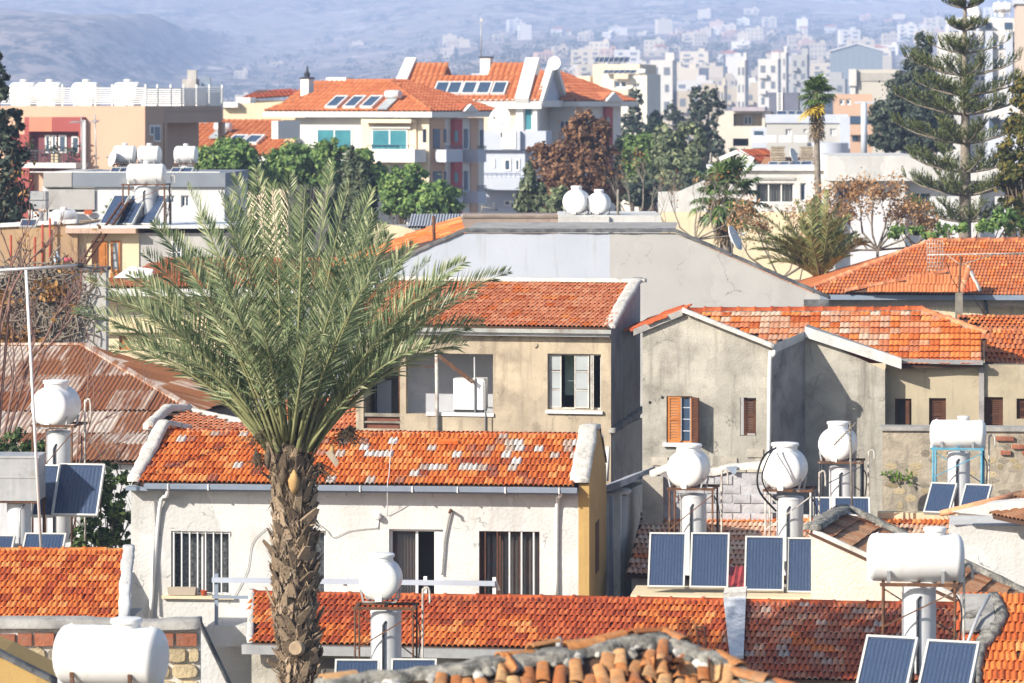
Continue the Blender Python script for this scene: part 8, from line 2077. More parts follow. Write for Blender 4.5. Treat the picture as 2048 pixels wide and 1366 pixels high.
 for i in range(7): put_panel(1188 + i * 10, 1197 + i * 10, 125, 114, 458, 50, "%s solar panel from the left in the tower block's upper row" % NTH[i], group="upper row of solar panels on the cream tower block", az=-25, nf=3, strut=False)
 for i in range(6): put_panel(1206 + i * 11, 1216 + i * 11, 147, 140, 454, 40, "%s solar panel from the left in the tower block's lower row" % NTH[i], group="lower row of solar panels on the cream tower block", az=-25, nf=3, strut=False)
 tankpx(1284, 143, 10, .9, 454, -10, "small white tank at the right end of the cream tower block's roof", lid=.3)
 rr = random.Random(12)
 for i, (p0, p1, q0, q1, Y, m, lab) in enumerate(((1352, 1432, 190, 262, 900, 2, "cream block behind the dark thin conifers"), (1432, 1448, 178, 262, 1000, 1, "narrow cream tower right of the dark thin conifers"), (1448, 1532, 184, 222, 1100, 2, "white balconied block above the beige balconies"), (1474, 1490, 128, 160, 900, 0, "small white cube high on the hazy slope"), (1516, 1556, 125, 150, 980, 0, "long white building on the hazy slope"), (1556, 1572, 112, 150, 1000, 0, "white tower at the end of the long white building on the slope"), (1582, 1614, 116, 140, 1050, 3, "pale stepped building on the slope right of the white tower"), (1545, 1600, 170, 186, 1150, 3, "white block rising behind the slate tower"), (1606, 1690, 165, 200, 1000, 3, "grey flat block behind the palm crown"), (1300, 1345, 128, 148, 900, 0, "low white building on the slope right of the cream tower block"))):
  f = Fr((p0 + p1) / 2, Y, -8); s = f.rect(p0, q0, p1, q1); h = s[3]; gz = ground_z(f.o.x, Y)
  fl = max(2, int((h - gz) / 3.2)); bays = max(2, int((s[1] - s[0]) / 2.6))
  o = link("town_building", block_mesh(s[1] - s[0], 10, h - gz + 1, fl, bays, CITY_WALLS[m], rr, False, i % 2 == 0), None, TR((f.o.x, Y, gz - 1), -8)); tag(o, lab, "building")
city_blocks()
def top_right():
 fr = Fr(1885, 330, -6); t = thing("office_block", "large pale office block with blue window bands in the top right corner", "building", fr)
 x1 = fr.x(2046); zt = fr.z(1950, 62)
 mb = MB(); mb.shell(fr.x(1905), x1, 0, 14, 0, zt); part("wall", mb, mat("office_wall", (.60, .57, .55), (.55, .52, .5), scale=.2), t)
 for q0, q1 in ((84, 97), (118, 127), (153, 160), (186, 194)):
  s = fr.rect(1935, q0, 2033, q1); mb = MB(); mb.box(s[0], s[1], -.12, -.003, s[2], s[3]); b = part("window_band", mb, GLASS_BLUE, t)
  for i in range(9): x = s[0] + (s[1] - s[0]) * i / 8; mb = MB(); mb.box(x - .08, x + .08, -.2, -.122, s[2], s[3]); part("mullion", mb, APT_BLUE, b)
 for px in (1978, 2018, 1937): x = fr.x(px); mb = MB(); mb.box(x - .3, x + .3, -.5, -.003, 0, zt); part("column", mb, APT_BLUE, t)
 s = fr.rect(1875, 65, 1925, 105, -2); mb = MB(); mb.box(s[0], s[1], -2, 6, 0, s[3]); part("white_wing", mb, PLASTER_W, t)
 s = fr.rect(1960, 36, 2036, 62, 1); mb = MB(); hs = [(s[0] + .5, s[0] + 1.6, s[2] + .3, s[3] - .3)]; mb.box(s[0], s[1], 1, 8, zt - .2, s[3]); part("penthouse", mb, PLASTER_W, t)
 for p0, p1 in ((1971, 1983), (2009, 2024)): q = fr.rect(p0, 45, p1, 58, .9); mb = MB(); mb.box(q[0], q[1], .9, .997, q[2], q[3]); part("window", mb, GLASS_BLUE, t)
 s = fr.rect(1892, 40, 1958, 46, -1); mb = MB(); mb.prism([(s[0], -1, s[2]), (s[1], -1, s[3] + .2), (s[1], 5, s[3] + .3), (s[0], 5, s[2] + .1)], (0, 0, .25)); part("slanted_canopy", mb, WHITE_PAINT, t)
 for px in (1895, 1920, 1955): x = fr.x(px, -.8); mb = MB(); mb.box(x - .12, x + .12, -.9, -.6, zt - .5, fr.z(px, 46)); part("canopy_post", mb, APT_BLUE, t)
 s = fr.rect(1940, 20, 1960, 62, .2); mb = MB(); mb.tube([fr.at(1936, 24, 1), fr.at(1948, 20, 1), fr.at(1953, 30, 1), fr.at(1953, 62, 1)], .5, 10); part("round_duct", mb, WHITE_PAINT, t)
 for px in (1998, 2011): water_tank(P(px, 14, 334), 1.0, .75, -6, "white tank on the rooftop frame of the office block" if px == 1998 else "right hand white tank on the office block's rooftop frame", lid=.3)
 c = P(2004, 34, 334); heater(c, 1.2, .8, (34 - 24) / 24.2, .3, .4, -6, "rooftop frame with two white tanks on the office block", leg=WHITE_PAINT, pipe=False, boiler_mat=WHITE_PAINT)
 f2 = Fr(2035, 300, -6); s = f2.rect(2034, 8, 2100, 210); mb = MB(); mb.box(s[0], s[1], 0, 10, 0, s[3]); tw = single("beige_corner_tower", mb, mat("pinkish_beige", (.58, .47, .39), (.54, .44, .37), scale=.2), "tall blank pinkish tower cut by the right edge", "tower", f2)
 mb = MB(); mb.box(s[0] - .2, s[1], -.2, 10.2, s[3] + .003, s[3] + .5); part("parapet_cap", mb, APT_BLUE, tw)
 f3 = Fr(2048, 205, -10); t3 = thing("white_canopy_house", "building with a broad white sloping canopy at the right edge", "building", f3)
 a, b, c, d = f3.at(1968, 228, 0), f3.at(2100, 198, 0), f3.at(2110, 150, 7), f3.at(2015, 176, 5)
 mb = MB(); mb.prism([a, b, c, d], (0, 0, -.25)); part("canopy", mb, PLASTER_W, t3)
 mb = MB(); mb.box(f3.x(1975, .8), f3.x(2100, .8), .8, 6, 0, a.z - .3); part("wall", mb, APT_BLUE, t3)
 for px in (1978, 2010, 2040): s = f3.rect(px, 236, px + 22, 256, .75); mb = MB(); mb.box(s[0], s[1], .7, .797, s[2], s[3]); part("window", mb, GLASS_BLUE, t3)
top_right()
# --- the big date palm
PALM_LEAF = leafmat("palm_leaflet", [(0, (.08, .12, .06)), (.35, (.18, .24, .12)), (.7, (.32, .37, .19)), (1, (.54, .55, .32))], .32, .22)
PALM_RACHIS = mat("palm_rachis", (.30, .31, .14), (.24, .24, .11), scale=4, rough=.5, spec=.4)
BOOT = mat("palm_boot", (.34, .25, .165), (.20, .145, .095), scale=7, bump=.8, bscale=30, dirt=(.52, .44, .34), dirt_amt=.45, rnd=.55)
FIBRE = mat("palm_fibre", (.17, .125, .08), (.08, .06, .042), scale=10, bump=1.0, bscale=40)
def date_palm():
 Y = 66.0; s = F / Y; rr = random.Random(42)
 base = Vector(((590 - HX) / s, Y, 0)); T = Matrix.Translation(base)
 t = thing("date_palm", "big date palm with a shaggy trunk in front of the white house", "palm tree", T)
 loc = lambda px, py, dy=0: P(px, py, Y + dy) - base
 prof = [(608, 1420, 46), (600, 1330, 45), (590, 1230, 47), (588, 1140, 49), (588, 1050, 47), (586, 980, 46), (582, 930, 50), (580, 895, 40), (580, 870, 24)]
 mb = MB(); pts = [loc(a, b) for a, b, r in prof]; pts = [Vector((pts[0].x, 0, -.1))] + pts
 mb.tube(pts, [.38] + [r / s * .80 for a, b, r in prof], 16); part("trunk", mb, FIBRE, t)
 def boot(L, w, th, curl):
  b = MB(); sec = 5; vs = []
  for i in range(sec):
   f = i / (sec - 1); ww = w * (1 - .55 * f ** 1.5) / 2; y = th * (.55 + .9 * f * curl); z = L * f
   d = th * (.75 - .35 * f)
   vs += [(-ww, y - d * .4, z), (0, y - d, z), (ww, y - d * .4, z), (ww * .8, y + d * .1, z), (-ww * .8, y + d * .1, z)]
  fs = [(i * 5 + k, i * 5 + (k + 1) % 5, i * 5 + 5 + (k + 1) % 5, i * 5 + 5 + k) for i in range(sec - 1) for k in range(5)]
  b.add([(x, -y, z) for x, y, z in vs], fs); e = (sec - 1) * 5; b.add([(x, -y, z) for x, y, z in vs[e:e + 5]], [(0, 1, 2, 3, 4)])
  return b.mesh("leaf_base", BOOT)
 boots = [boot(.24, .22, .06, 1.0), boot(.30, .18, .07, 1.5), boot(.20, .26, .05, .7), boot(.33, .15, .06, 2.0)]
 def axis(z):
  for a, b in zip(pts[:-1], pts[1:]):
   if a.z <= z <= b.z: return a.lerp(b, (z - a.z) / (b.z - a.z))
  return pts[-1]
 def rad_at(z):
  zz = [loc(a, b).z for a, b, r in prof]
  for i in range(len(zz) - 1):
   if zz[i] <= z <= zz[i + 1]: return (prof[i][2] + (prof[i + 1][2] - prof[i][2]) * (z - zz[i]) / (zz[i + 1] - zz[i])) / s
  return .36
 ztop = loc(582, 905).z; zlow = loc(600, 1400).z; n = 240
 for i in range(n):
  f = i / n; z = zlow + (ztop - zlow) * f; a = i * 2.399963 + rr.gauss(0, .09)
  c = axis(z); r = rad_at(z) * rr.uniform(.72, .82)
  ang = rr.gauss(.06, .16) + (.25 if rr.random() < .15 else 0)
  out = Vector((math.sin(a), -math.cos(a), 0))
  M = Matrix.Translation(Vector((c.x, c.y, z)) + out * r) @ Matrix.Rotation(a, 4, 'Z') @ Matrix.Rotation(ang, 4, 'X') @ Matrix.Rotation(rr.gauss(0, .38), 4, 'Y') @ Matrix.Scale(rr.uniform(.6, 1.1), 4)
  link("leaf_base", rr.choice(boots), t, M)
 mb = MB()
 for i in range(1900):
  z = rr.uniform(zlow, ztop); a = rr.uniform(-1.9, 1.9); c = axis(z); r = rad_at(z)
  o = Vector((math.sin(a), -math.cos(a), 0)); p = Vector((c.x, c.y, z)) + o * r * .84
  e = p + o * rr.uniform(.01, .07) + Vector((rr.gauss(0, .05), rr.gauss(0, .03), rr.uniform(.05, .2) * rr.choice((1, 1, -1)))); sd = Vector((rr.gauss(0, 1), rr.gauss(0, 1), rr.gauss(0, .5))).normalized() * rr.uniform(.01, .035)
  mb.add([p - sd, p + sd, e], [(0, 1, 2)])
 o = part("frayed_fibre", mb, BOOT, t, kind='stuff')
 mb = MB(); c = loc(594, 1297, -.42); mb.lathe([(0, .10), (.10, .11), (.125, .07), (.13, -.05)], c, (-.15, -1, .1), 14); part("cut_scar", mb, mat("cut_wood", (.46, .34, .22), (.34, .25, .16), scale=9), t)
 POD = mat("palm_pod", (.52, .33, .14), (.40, .24, .10), scale=5)
 for px, py, L, w in ((588, 965, .42, .10), (566, 955, .34, .07), (536, 915, .4, .06), (512, 915, .30, .05), (664, 905, .28, .05)):
  p = loc(px, py, -.40 if 530 < px < 640 else -.1); mb = MB(); mb.tube([p + Vector((0, 0, -L / 2)), p + Vector((0, -.03, -L * .2)), p + Vector((0, -.03, L * .1)), p + Vector((0, 0, L / 2))], [.01, w * .8, w, .012], 7); part("seed_pod", mb, POD if px in (588, 664) else FIBRE, t)
 mb = MB()
 for cx, cy, sp in ((516, 905, 1), (520, 860, 1), (690, 858, -1), (700, 850, -1), (532, 838, 1), (640, 925, -1)):
  for k in range(46):
   a = loc(cx, cy, rr.uniform(-.3, .3)); mb.tube([a, a + Vector((rr.gauss(0, .08), rr.gauss(0, .08), -.1)), a + Vector((rr.gauss(0, .14), rr.gauss(0, .1), -rr.uniform(.15, .32)))], .006, 3, False)
 part("old_flower_stalk", mb, FIBRE, t, kind='stuff')
 mb = MB(); mb.prism([loc(650, 905, -.4), loc(672, 935, -.4), loc(678, 925, -.35), loc(662, 900, -.35)], (0, .02, 0)); part("dry_sheath", mb, mat("dry_sheath", (.62, .50, .36), scale=6), t)
 tips = [(373, 370, 1.2), (472, 350, 1.6), (513, 333, 2.0), (579, 346, 1.4), (665, 326, .6), (746, 377, .8), (749, 427, -.4), (307, 445, .4), (285, 506, -.4), (259, 550, .7),
 (173, 559, -.2), (149, 625, .3), (223, 700, -.3), (687, 471, 2.2), (828, 489, .9), (861, 520, -.5), (931, 524, .5), (1019, 544, .2), (953, 592, -.7), (966, 647, .3),
 (440, 385, -.8), (700, 360, -.5), (610, 375, -.6), (545, 365, 1.0), (350, 470, 1.6), (800, 560, 1.5), (240, 600, 1.2), (880, 640, 1.4), (300, 640, -1.0), (860, 690, -1.2), (195, 660, .9), (330, 700, -.8), (215, 595, -.9), (290, 560, 1.4), (900, 600, 1.2), (850, 640, .4), (930, 690, -.4), (400, 430, -1.2), (780, 470, -1.2), (250, 690, .6), (900, 560, -1.0), (420, 520, -1.8), (740, 560, -1.8)]
 n0 = len(tips)
 for i in range(18):                       # fronds that point towards the camera or away from it
  a = 2.4 * i + rr.uniform(-.3, .3); fwd = i % 2
  tips.append((582 + math.cos(a) * rr.uniform(60, 330), rr.uniform(470, 690) if fwd else rr.uniform(390, 560), (-2.4 if fwd else 2.4) * rr.uniform(.35, 1.0)))
 for i, (px, py, dy) in enumerate(tips):
  tip = loc(px, py, dy); dx = px - 580; up = (890 - py) / s
  b = loc(580 + max(-42, min(42, dx * .12)) + rr.uniform(-6, 6), 905 - max(0, 60 - abs(dx) * .2) * .4 + rr.uniform(-8, 10), max(-.3, min(.3, dy * .15)))
  low = 1 if abs(dx) > 330 else 0
  mid = b.lerp(tip, .55) + Vector((-dx / s * .06, -dy * .05, .17 * abs(dx) / s + (.22 if low else .16)))
  L = (tip - b).length
  mb = frond(b, mid, tip, int(L * 16) + 12, .52 if L > 2.5 else .42, rr, side_up=.55, w=.015, leaf_fwd=.74, start=.20, droop=.05, rach=.024, twist=(rr.choice((-1, 1)) * rr.uniform(.45, 1.0) if abs(dx) > 110 else rr.uniform(-.5, .5)))
  part("frond", mb, [PALM_LEAF, PALM_RACHIS], t)
 for a, b_, c_ in (((588, 880, -.3), (580, 560, -.9), (556, 700, -1.1)), ((585, 880, -.3), (640, 600, -.9), (640, 690, -1.3)), ((575, 880, -.3), (530, 640, -1.0), (505, 690, -1.4))):
  mb = frond(loc(*a), loc(*b_), loc(*c_), 60, .3, rr, .2, .015, .7, .2, .5, .02); part("frond", mb, [PALM_LEAF, PALM_RACHIS], t)
 for i in range(26):
  a = rr.uniform(-1, 1); b = loc(580 + a * 40, 905, rr.uniform(-.3, .3)); e = loc(580 + a * rr.uniform(80, 190), rr.uniform(740, 800), rr.uniform(-.6, .6))
  mb = MB(); mb.tube([b, b.lerp(e, .5) + Vector((-a * .05, 0, .03)), e], [.05, .032, .012], 6); part("leaf_stalk", mb, PALM_RACHIS if i % 3 else BOOT, t)
date_palm()
# --- trees of the middle distance
L_PINE = leafmat("pine_leaf", [(0, (.05, .10, .03)), (.5, (.14, .25, .065)), (1, (.32, .43, .12))])
L_CYP = leafmat("cypress_leaf", [(0, (.06, .09, .05)), (.6, (.15, .18, .10)), (1, (.27, .30, .18))])
L_CYPD = leafmat("dark_cypress_leaf", [(0, (.012, .025, .014)), (1, (.04, .065, .035))])
L_RUSTY = leafmat("copper_leaf", [(0, (.09, .045, .03)), (.45, (.22, .115, .06)), (1, (.38, .21, .10))])
L_LIGHT = leafmat("light_green_leaf", [(0, (.05, .095, .03)), (.5, (.13, .21, .055)), (1, (.24, .33, .10))])
L_GREY = leafmat("grey_green_leaf", [(0, (.09, .12, .07)), (.5, (.19, .23, .12)), (1, (.33, .36, .19))])
L_DARKC = leafmat("dark_conifer_leaf", [(0, (.03, .05, .04)), (.6, (.075, .10, .07)), (1, (.16, .18, .12))])
L_GOLD = leafmat("gold_conifer_leaf", [(0, (.03, .05, .015)), (.5, (.09, .10, .025)), (1, (.27, .20, .04))])
tree("pine_tree", "round bright green pine in front of the orange wing", [(455, 320, 66, 40), (420, 345, 34, 34), (500, 350, 36, 34), (470, 300, 40, 22)], 222, L_PINE, .19, 1, per=52, dens=2.6, clump_r=.26)
tree("pine_tree", "broad green pine below the first teal glass window", [(590, 325, 56, 40), (560, 350, 40, 32), (640, 330, 46, 42), (660, 300, 36, 22)], 226, L_PINE, .19, 2, per=52, dens=2.6, clump_r=.26)
tree("pine_tree", "green pine rising behind the grey cypresses", [(735, 335, 30, 34), (750, 350, 24, 26), (722, 312, 22, 16)], 228, L_PINE, .19, 3, per=52, dens=2.6, clump_r=.26)
tree("pine_tree", "rounded pine left of the apartment balconies", [(812, 362, 44, 32), (790, 395, 34, 36), (830, 345, 24, 16)], 214, L_PINE, .19, 4, per=52, dens=2.8, clump_r=.26)
tree("pine_tree", "lower rounded pine below the rose strip balconies", [(880, 395, 40, 34), (845, 415, 48, 28), (900, 420, 24, 22)], 212, L_PINE, .19, 5, per=52, dens=2.8, clump_r=.26)
for i, (px, top, w, lab, m) in enumerate(((680, 335, 14, "dark narrow cypress on the left of the cypress row", L_CYPD), (702, 290, 17, "tallest grey green cypress of the row right of the palm", L_CYP), (722, 318, 14, "cypress between the tallest one and the dark one", L_CYP), (740, 345, 13, "darkest cypress at the right end of the row", L_CYPD), (665, 400, 9, "short cypress peeping out left of the cypress row", L_CYPD))):
 tree("cypress_tree", lab, [(px, (top + 500) / 2, w, (500 - top) / 2, 0), (px, top + 50, w * .55, 46, 0), (px - 3, 440, w * 1.1, 60, 0)], 190 - i * 2, m, .16, 20 + i, per=40, dens=3.2, clump_r=.28, flat=2.0, hollow=.35, depth_k=1.0, trunk_r=.12)
for i, (px, top, w, lab) in enumerate(((1060, 318, 18, "green cypress left of the copper tree"), (1045, 372, 16, "lower green cypress bush in front of the grey balconies"), (1080, 360, 14, "cypress at the foot of the copper tree"))):
 tree("cypress_tree", lab, [(px, (top + 440) / 2, w, (440 - top) / 2, 0), (px, top + 26, w * .5, 26, 0)], 188, L_CYP, .18, 40 + i, per=40, dens=2.6, clump_r=.3, flat=1.8, hollow=.3, trunk_r=.12)
tree("cypress_tree", "thin dark cypress just right of the copper tree", [(1238, 345, 8, 80, 0)], 230, L_CYPD, .2, 49, per=30, dens=4, clump_r=.4, flat=2, hollow=.3, trunk_r=.1)
tree("copper_tree", "large copper brown conifer in front of the right apartment block", [(1150, 345, 70, 62), (1100, 320, 36, 36), (1190, 300, 42, 40), (1160, 262, 34, 30), (1180, 238, 14, 18), (1215, 370, 30, 44), (1110, 385, 44, 34), (1205, 255, 26, 18), (1080, 300, 22, 16)], 218, L_RUSTY, .18, 7, per=48, dens=1.9, clump_r=.24, droop=.8, hollow=.35)
tree("green_bush", "light green bush at the foot of the copper tree", [(1120, 395, 26, 24), (1100, 412, 26, 18)], 186, L_GREY, .2, 8, per=40, dens=1.5, cat="bush")
tree("broadleaf_tree", "bright yellow green tree right of the copper tree", [(1285, 300, 42, 36), (1265, 330, 30, 44), (1310, 330, 44, 44)], 238, L_LIGHT, .20, 9, per=46, dens=2.4, clump_r=.26)
tree("broadleaf_tree", "olive green tree with two tops right of the yellow green one", [(1332, 290, 30, 44), (1378, 292, 34, 46), (1350, 345, 56, 44), (1300, 370, 46, 32)], 232, L_GREY, .20, 10, per=46, dens=2.4, clump_r=.26)
tree("broadleaf_tree", "dark shadowed tree mass under the olive green tree", [(1290, 385, 46, 26), (1400, 380, 40, 30), (1345, 392, 40, 22)], 226, L_DARKC, .20, 11, per=46, dens=2.2, clump_r=.26)
tree("wispy_conifer", "dark wispy conifer right of the last orange roof", [(1270, 200, 16, 22), (1262, 235, 22, 24), (1255, 268, 34, 20), (1285, 258, 16, 14)], 330, L_DARKC, .26, 12, per=14, dens=1.7, clump_r=.24)
tree("wispy_conifer", "small dark pointed conifer in the gap before the hazy town", [(1311, 255, 13, 30), (1311, 230, 6, 16)], 340, L_CYPD, .34, 13, per=36, dens=3, clump_r=.35, flat=1.6)
tree("wispy_conifer", "low dark straggling conifer left of the tall wispy one", [(1345, 225, 18, 18), (1358, 245, 14, 16)], 360, L_DARKC, .26, 14, per=12, dens=1.5, clump_r=.24)
tree("wispy_conifer", "tall dark wispy conifer with a ragged double top", [(1393, 195, 16, 26), (1420, 200, 16, 28), (1405, 240, 30, 30), (1415, 280, 26, 26), (1440, 215, 10, 16)], 300, L_DARKC, .25, 15, per=14, dens=1.7, clump_r=.22)
tree("wispy_conifer", "dark scrubby tree before the beige balcony block", [(1440, 300, 26, 20), (1480, 310, 22, 14)], 282, L_DARKC, .25, 16, per=16, dens=1.7, clump_r=.26)
tree("dark_conifer", "tall dark spreading conifer behind the tiered pine", [(1845, 90, 20, 24), (1842, 130, 30, 30), (1820, 180, 44, 40), (1805, 230, 64, 44), (1850, 250, 60, 44), (1780, 275, 46, 28), (1840, 290, 70, 18), (1870, 200, 34, 50)], 236, L_DARKC, .17, 17, per=60, dens=2.6, clump_r=.22, droop=.2, trunk_px=1850)
tree("dark_conifer", "dark conifer cut off by the left edge of the picture", [(0, 330, 52, 90), (-10, 210, 36, 80), (20, 400, 40, 50), (-20, 140, 26, 50), (34, 250, 16, 30), (10, 430, 40, 30)], 152, L_DARKC, .17, 18, per=60, dens=1.6, clump_r=.26, droop=.3, trunk_px=-10)
for i in range(1):
 rr = random.Random(77); t = None
tree("golden_conifer", "green and gold tipped conifer cut by the right edge", [(2040, 320, 50, 60), (2050, 240, 40, 50), (2030, 400, 36, 30), (2055, 180, 30, 40), (2010, 345, 22, 34), (2042, 445, 44, 22)], 146, L_GOLD, .15, 19, per=56, dens=1.7, clump_r=.26, droop=.4, trunk_px=2060)
tree("green_bush", "dark green undergrowth below the tiered pine", [(1960, 455, 50, 16), (1870, 462, 60, 14), (2020, 440, 40, 24), (1800, 465, 40, 12)], 140, L_PINE, .16, 30, per=40, dens=2.0, cat="bush")
# --- tiered Norfolk pine
L_NORF = leafmat("tier_needles", [(0, (.045, .065, .02)), (.5, (.12, .15, .05)), (1, (.26, .27, .10))], .55, .15)
def tiered_pine():
 Y = 150.0; s = F / Y; rr = random.Random(31); base = Vector(((1930 - HX) / s, Y, 0))
 t = thing("tiered_pine", "tall tiered Norfolk Island type pine with open branch whorls at the right", "pine tree", base)
 t['label'] = "tall straight pine with open tiers of upswept branches at the right"
 z = lambda py: CZ - (py - HY) / s
 mb = MB(); mb.tube([(0, 0, 0), (0, 0, z(470)), (.02, 0, z(300)), (0, 0, z(150)), (0, 0, z(0)), (0, 0, z(-40))], [.26, .24, .19, .12, .06, .02], 10); part("trunk", mb, BARK_PALE, t)
 tiers = [(-20, 18, 3), (16, 46, 5), (60, 44, 5), (107, 80, 6), (152, 125, 7), (192, 130, 7), (230, 140, 8), (288, 140, 8), (346, 150, 8), (392, 130, 7), (445, 120, 7)]
 for ti, (py, rp, nb) in enumerate(tiers):
  for k in range(nb):
   a = 2 * math.pi * (k + rr.uniform(-.25, .25)) / nb + ti * .6; L = rp / s * rr.uniform(.72, 1.15)
   d = Vector((math.cos(a), math.sin(a), 0)); z0 = z(py)
   pts = [Vector((0, 0, z0)), d * L * .35 + Vector((0, 0, z0 + L * .05)), d * L * .7 + Vector((0, 0, z0 + L * .15)), d * L + Vector((0, 0, z0 + L * .30))]
   mb = MB(); mb.cur = 1; mb.tube(pts, [.05, .038, .026, .012], 5, False); mb.cur = 0
   bare = ti in (3, 4) and math.cos(a) > .3
   for q in range(int(17 + L * 18)):
    f = rr.uniform(.12, 1.0)
    if bare and rr.random() < .6: continue
    i = min(2, int(f * 3)); p = pts[i].lerp(pts[i + 1], f * 3 - i)
    sd = Vector((-d.y, d.x, 0)) * rr.uniform(-1, 1)
    tl = (.20 + .34 * (1 - abs(f - .55))) * rr.uniform(.7, 1.2) * min(1, L)
    e = p + (sd * .9 + d * .35 + Vector((0, 0, rr.uniform(.6, 1.3)))).normalized() * tl
    for m in range(11):
     w = p.lerp(e, (m + .5) / 11 * 1.05); ax = (e - p).normalized(); g = (ell(rr) + ax * 1.1).normalized(); l = rr.uniform(.08, .17); h = ax.cross(g); h = h.normalized() * .02 if h.length > .01 else Vector((.02, 0, 0))
     mb.add([w - h, w + h, w + g * l], [(0, 1, 2)])
   part("branch", mb, [L_NORF, BARK_PALE], t)
tiered_pine()
# --- fan palms and the second date palm
L_FAN = leafmat("fan_leaf", [(0, (.04, .07, .02)), (.5, (.09, .15, .04)), (1, (.18, .25, .08))], .4, .15)
L_FANDRY = leafmat("dry_fan_leaf", [(0, (.10, .07, .04)), (.6, (.24, .17, .10)), (1, (.36, .27, .17))])
L_YELLOW = leafmat("yellow_fan_leaf", [(0, (.42, .28, .03)), (1, (.60, .44, .06))])
def fan_leaf(d, L, R_, rr, nseg=16, droop=.35):
 "a fan: pleated blades that spread from the end of a stalk"
 mb = MB(); d = d.normalized(); up = Vector((0, 0, 1)); s = d.cross(up); s = s.normalized() if s.length > .05 else Vector((1, 0, 0)); n = s.cross(d).normalized()
 h = d * L; mb.cur = 1; mb.tube([(0, 0, 0), d * L * .5 + n * .03, h], [.02, .016, .01], 4, False); mb.cur = 0
 for i in range(nseg):
  a = (i / (nseg - 1) - .5) * math.radians(230); v = d * math.cos(a) + s * math.sin(a); w = d * -math.sin(a) + s * math.cos(a)
  l = R_ * (.75 + .25 * math.cos(a)) * rr.uniform(.9, 1.05); hw = l * .105
  m = h + v * l * .6 + n * (.03 * (1 if i % 2 else -1)); e = h + v * l - up * droop * l * rr.uniform(.4, 1.0)
  mb.add([h, m - w * hw, m + w * hw, e, m + n * hw * .5], [(0, 1, 4), (0, 4, 2), (1, 3, 4), (4, 3, 2)])
 return mb
def thin_fan_palm():
 Y = 160.0; s = F / Y; rr = random.Random(51); base = Vector(((1634 - HX) / s, Y, 0))
 t = thing("fan_palm", "tall thin fan palm with a skirt of dry leaves and yellow fronds", "palm tree", base)
 z = lambda py: CZ - (py - HY) / s
 mb = MB(); mb.tube([(0, 0, 0), (.05, 0, z(400)), (0, 0, z(300)), (-.02, 0, z(190))], [.17, .14, .12, .11], 9); part("trunk", mb, BARK_PALE, t)
 hub = Vector((0, 0, z(190)))
 for i in range(34):
  a = i * 2.4; el = rad(80 - 115 * (i / 34)); d = Vector((math.cos(a) * math.cos(el), math.sin(a) * math.cos(el), math.sin(el)))
  part("fan_leaf", fan_leaf(d, .40 * rr.uniform(.8, 1.2), .46 * rr.uniform(.85, 1.15), rr), [L_FAN, PALM_RACHIS], t, Matrix.Translation(hub + Vector((0, 0, rr.uniform(-.1, .15)))))
 for i in range(34):
  a = i * 2.4; f = i / 34; d = Vector((math.cos(a) * .45, math.sin(a) * .45, -1)); p = Vector((math.cos(a) * .12, math.sin(a) * .12, z(195 + 70 * f)))
  part("dry_leaf", fan_leaf(d, .2, .30 * rr.uniform(.8, 1.2), rr, 10, .1), [L_FANDRY, L_FANDRY], t, Matrix.Translation(p))
 for px, py, dx, dz in ((1622, 222, -.5, -.5), (1612, 232, -.9, -.8), (1628, 215, -.2, -1)):
  part("yellow_leaf", fan_leaf(Vector((dx, -.4, dz)), .2, .52, rr, 12, .2), [L_YELLOW, L_YELLOW], t, Matrix.Translation(Vector(((px - 1634) / s + .15, -.25, z(py - 12)))))
thin_fan_palm()
def bushy_fan_palm():
 Y = 158.0; s = F / Y; rr = random.Random(52); base = Vector(((1452 - HX) / s, Y, 0))
 t = thing("fan_palm", "bushy green fan palm in front of the white modern house", "palm tree", base)
 z = lambda py: CZ - (py - HY) / s
 mb = MB(); mb.tube([(0, 0, 0), (0, 0, z(470)), (.03, 0, z(400))], [.28, .25, .2], 9); part("trunk", mb, BARK_PALE, t)
 for i in range(46):
  a = i * 2.4 + rr.uniform(-.2, .2); el = rad(85 - 130 * (i / 46)); d = Vector((math.cos(a) * math.cos(el), math.sin(a) * math.cos(el), math.sin(el)))
  part("fan_leaf", fan_leaf(d, 1.0 * rr.uniform(.6, 1.2), .74 * rr.uniform(.8, 1.15), rr, 18, .4), [L_FAN, PALM_RACHIS], t, Matrix.Translation(Vector((0, 0, z(392 + rr.uniform(-8, 10))))))
 for i in range(26):
  a = i * 2.4; d = Vector((math.cos(a) * .5, math.sin(a) * .5, -1)); part("dry_leaf", fan_leaf(d, .25, .5, rr, 10, .1), [L_FANDRY, L_FANDRY], t, Matrix.Translation(Vector((math.cos(a) * .15, math.sin(a) * .15, z(415 + 2 * i)))))
bushy_fan_palm()
L_OLIVE = leafmat("olive_palm_leaflet", [(0, (.08, .10, .03)), (.5, (.20, .24, .08)), (1, (.38, .38, .16))], .45, .15)
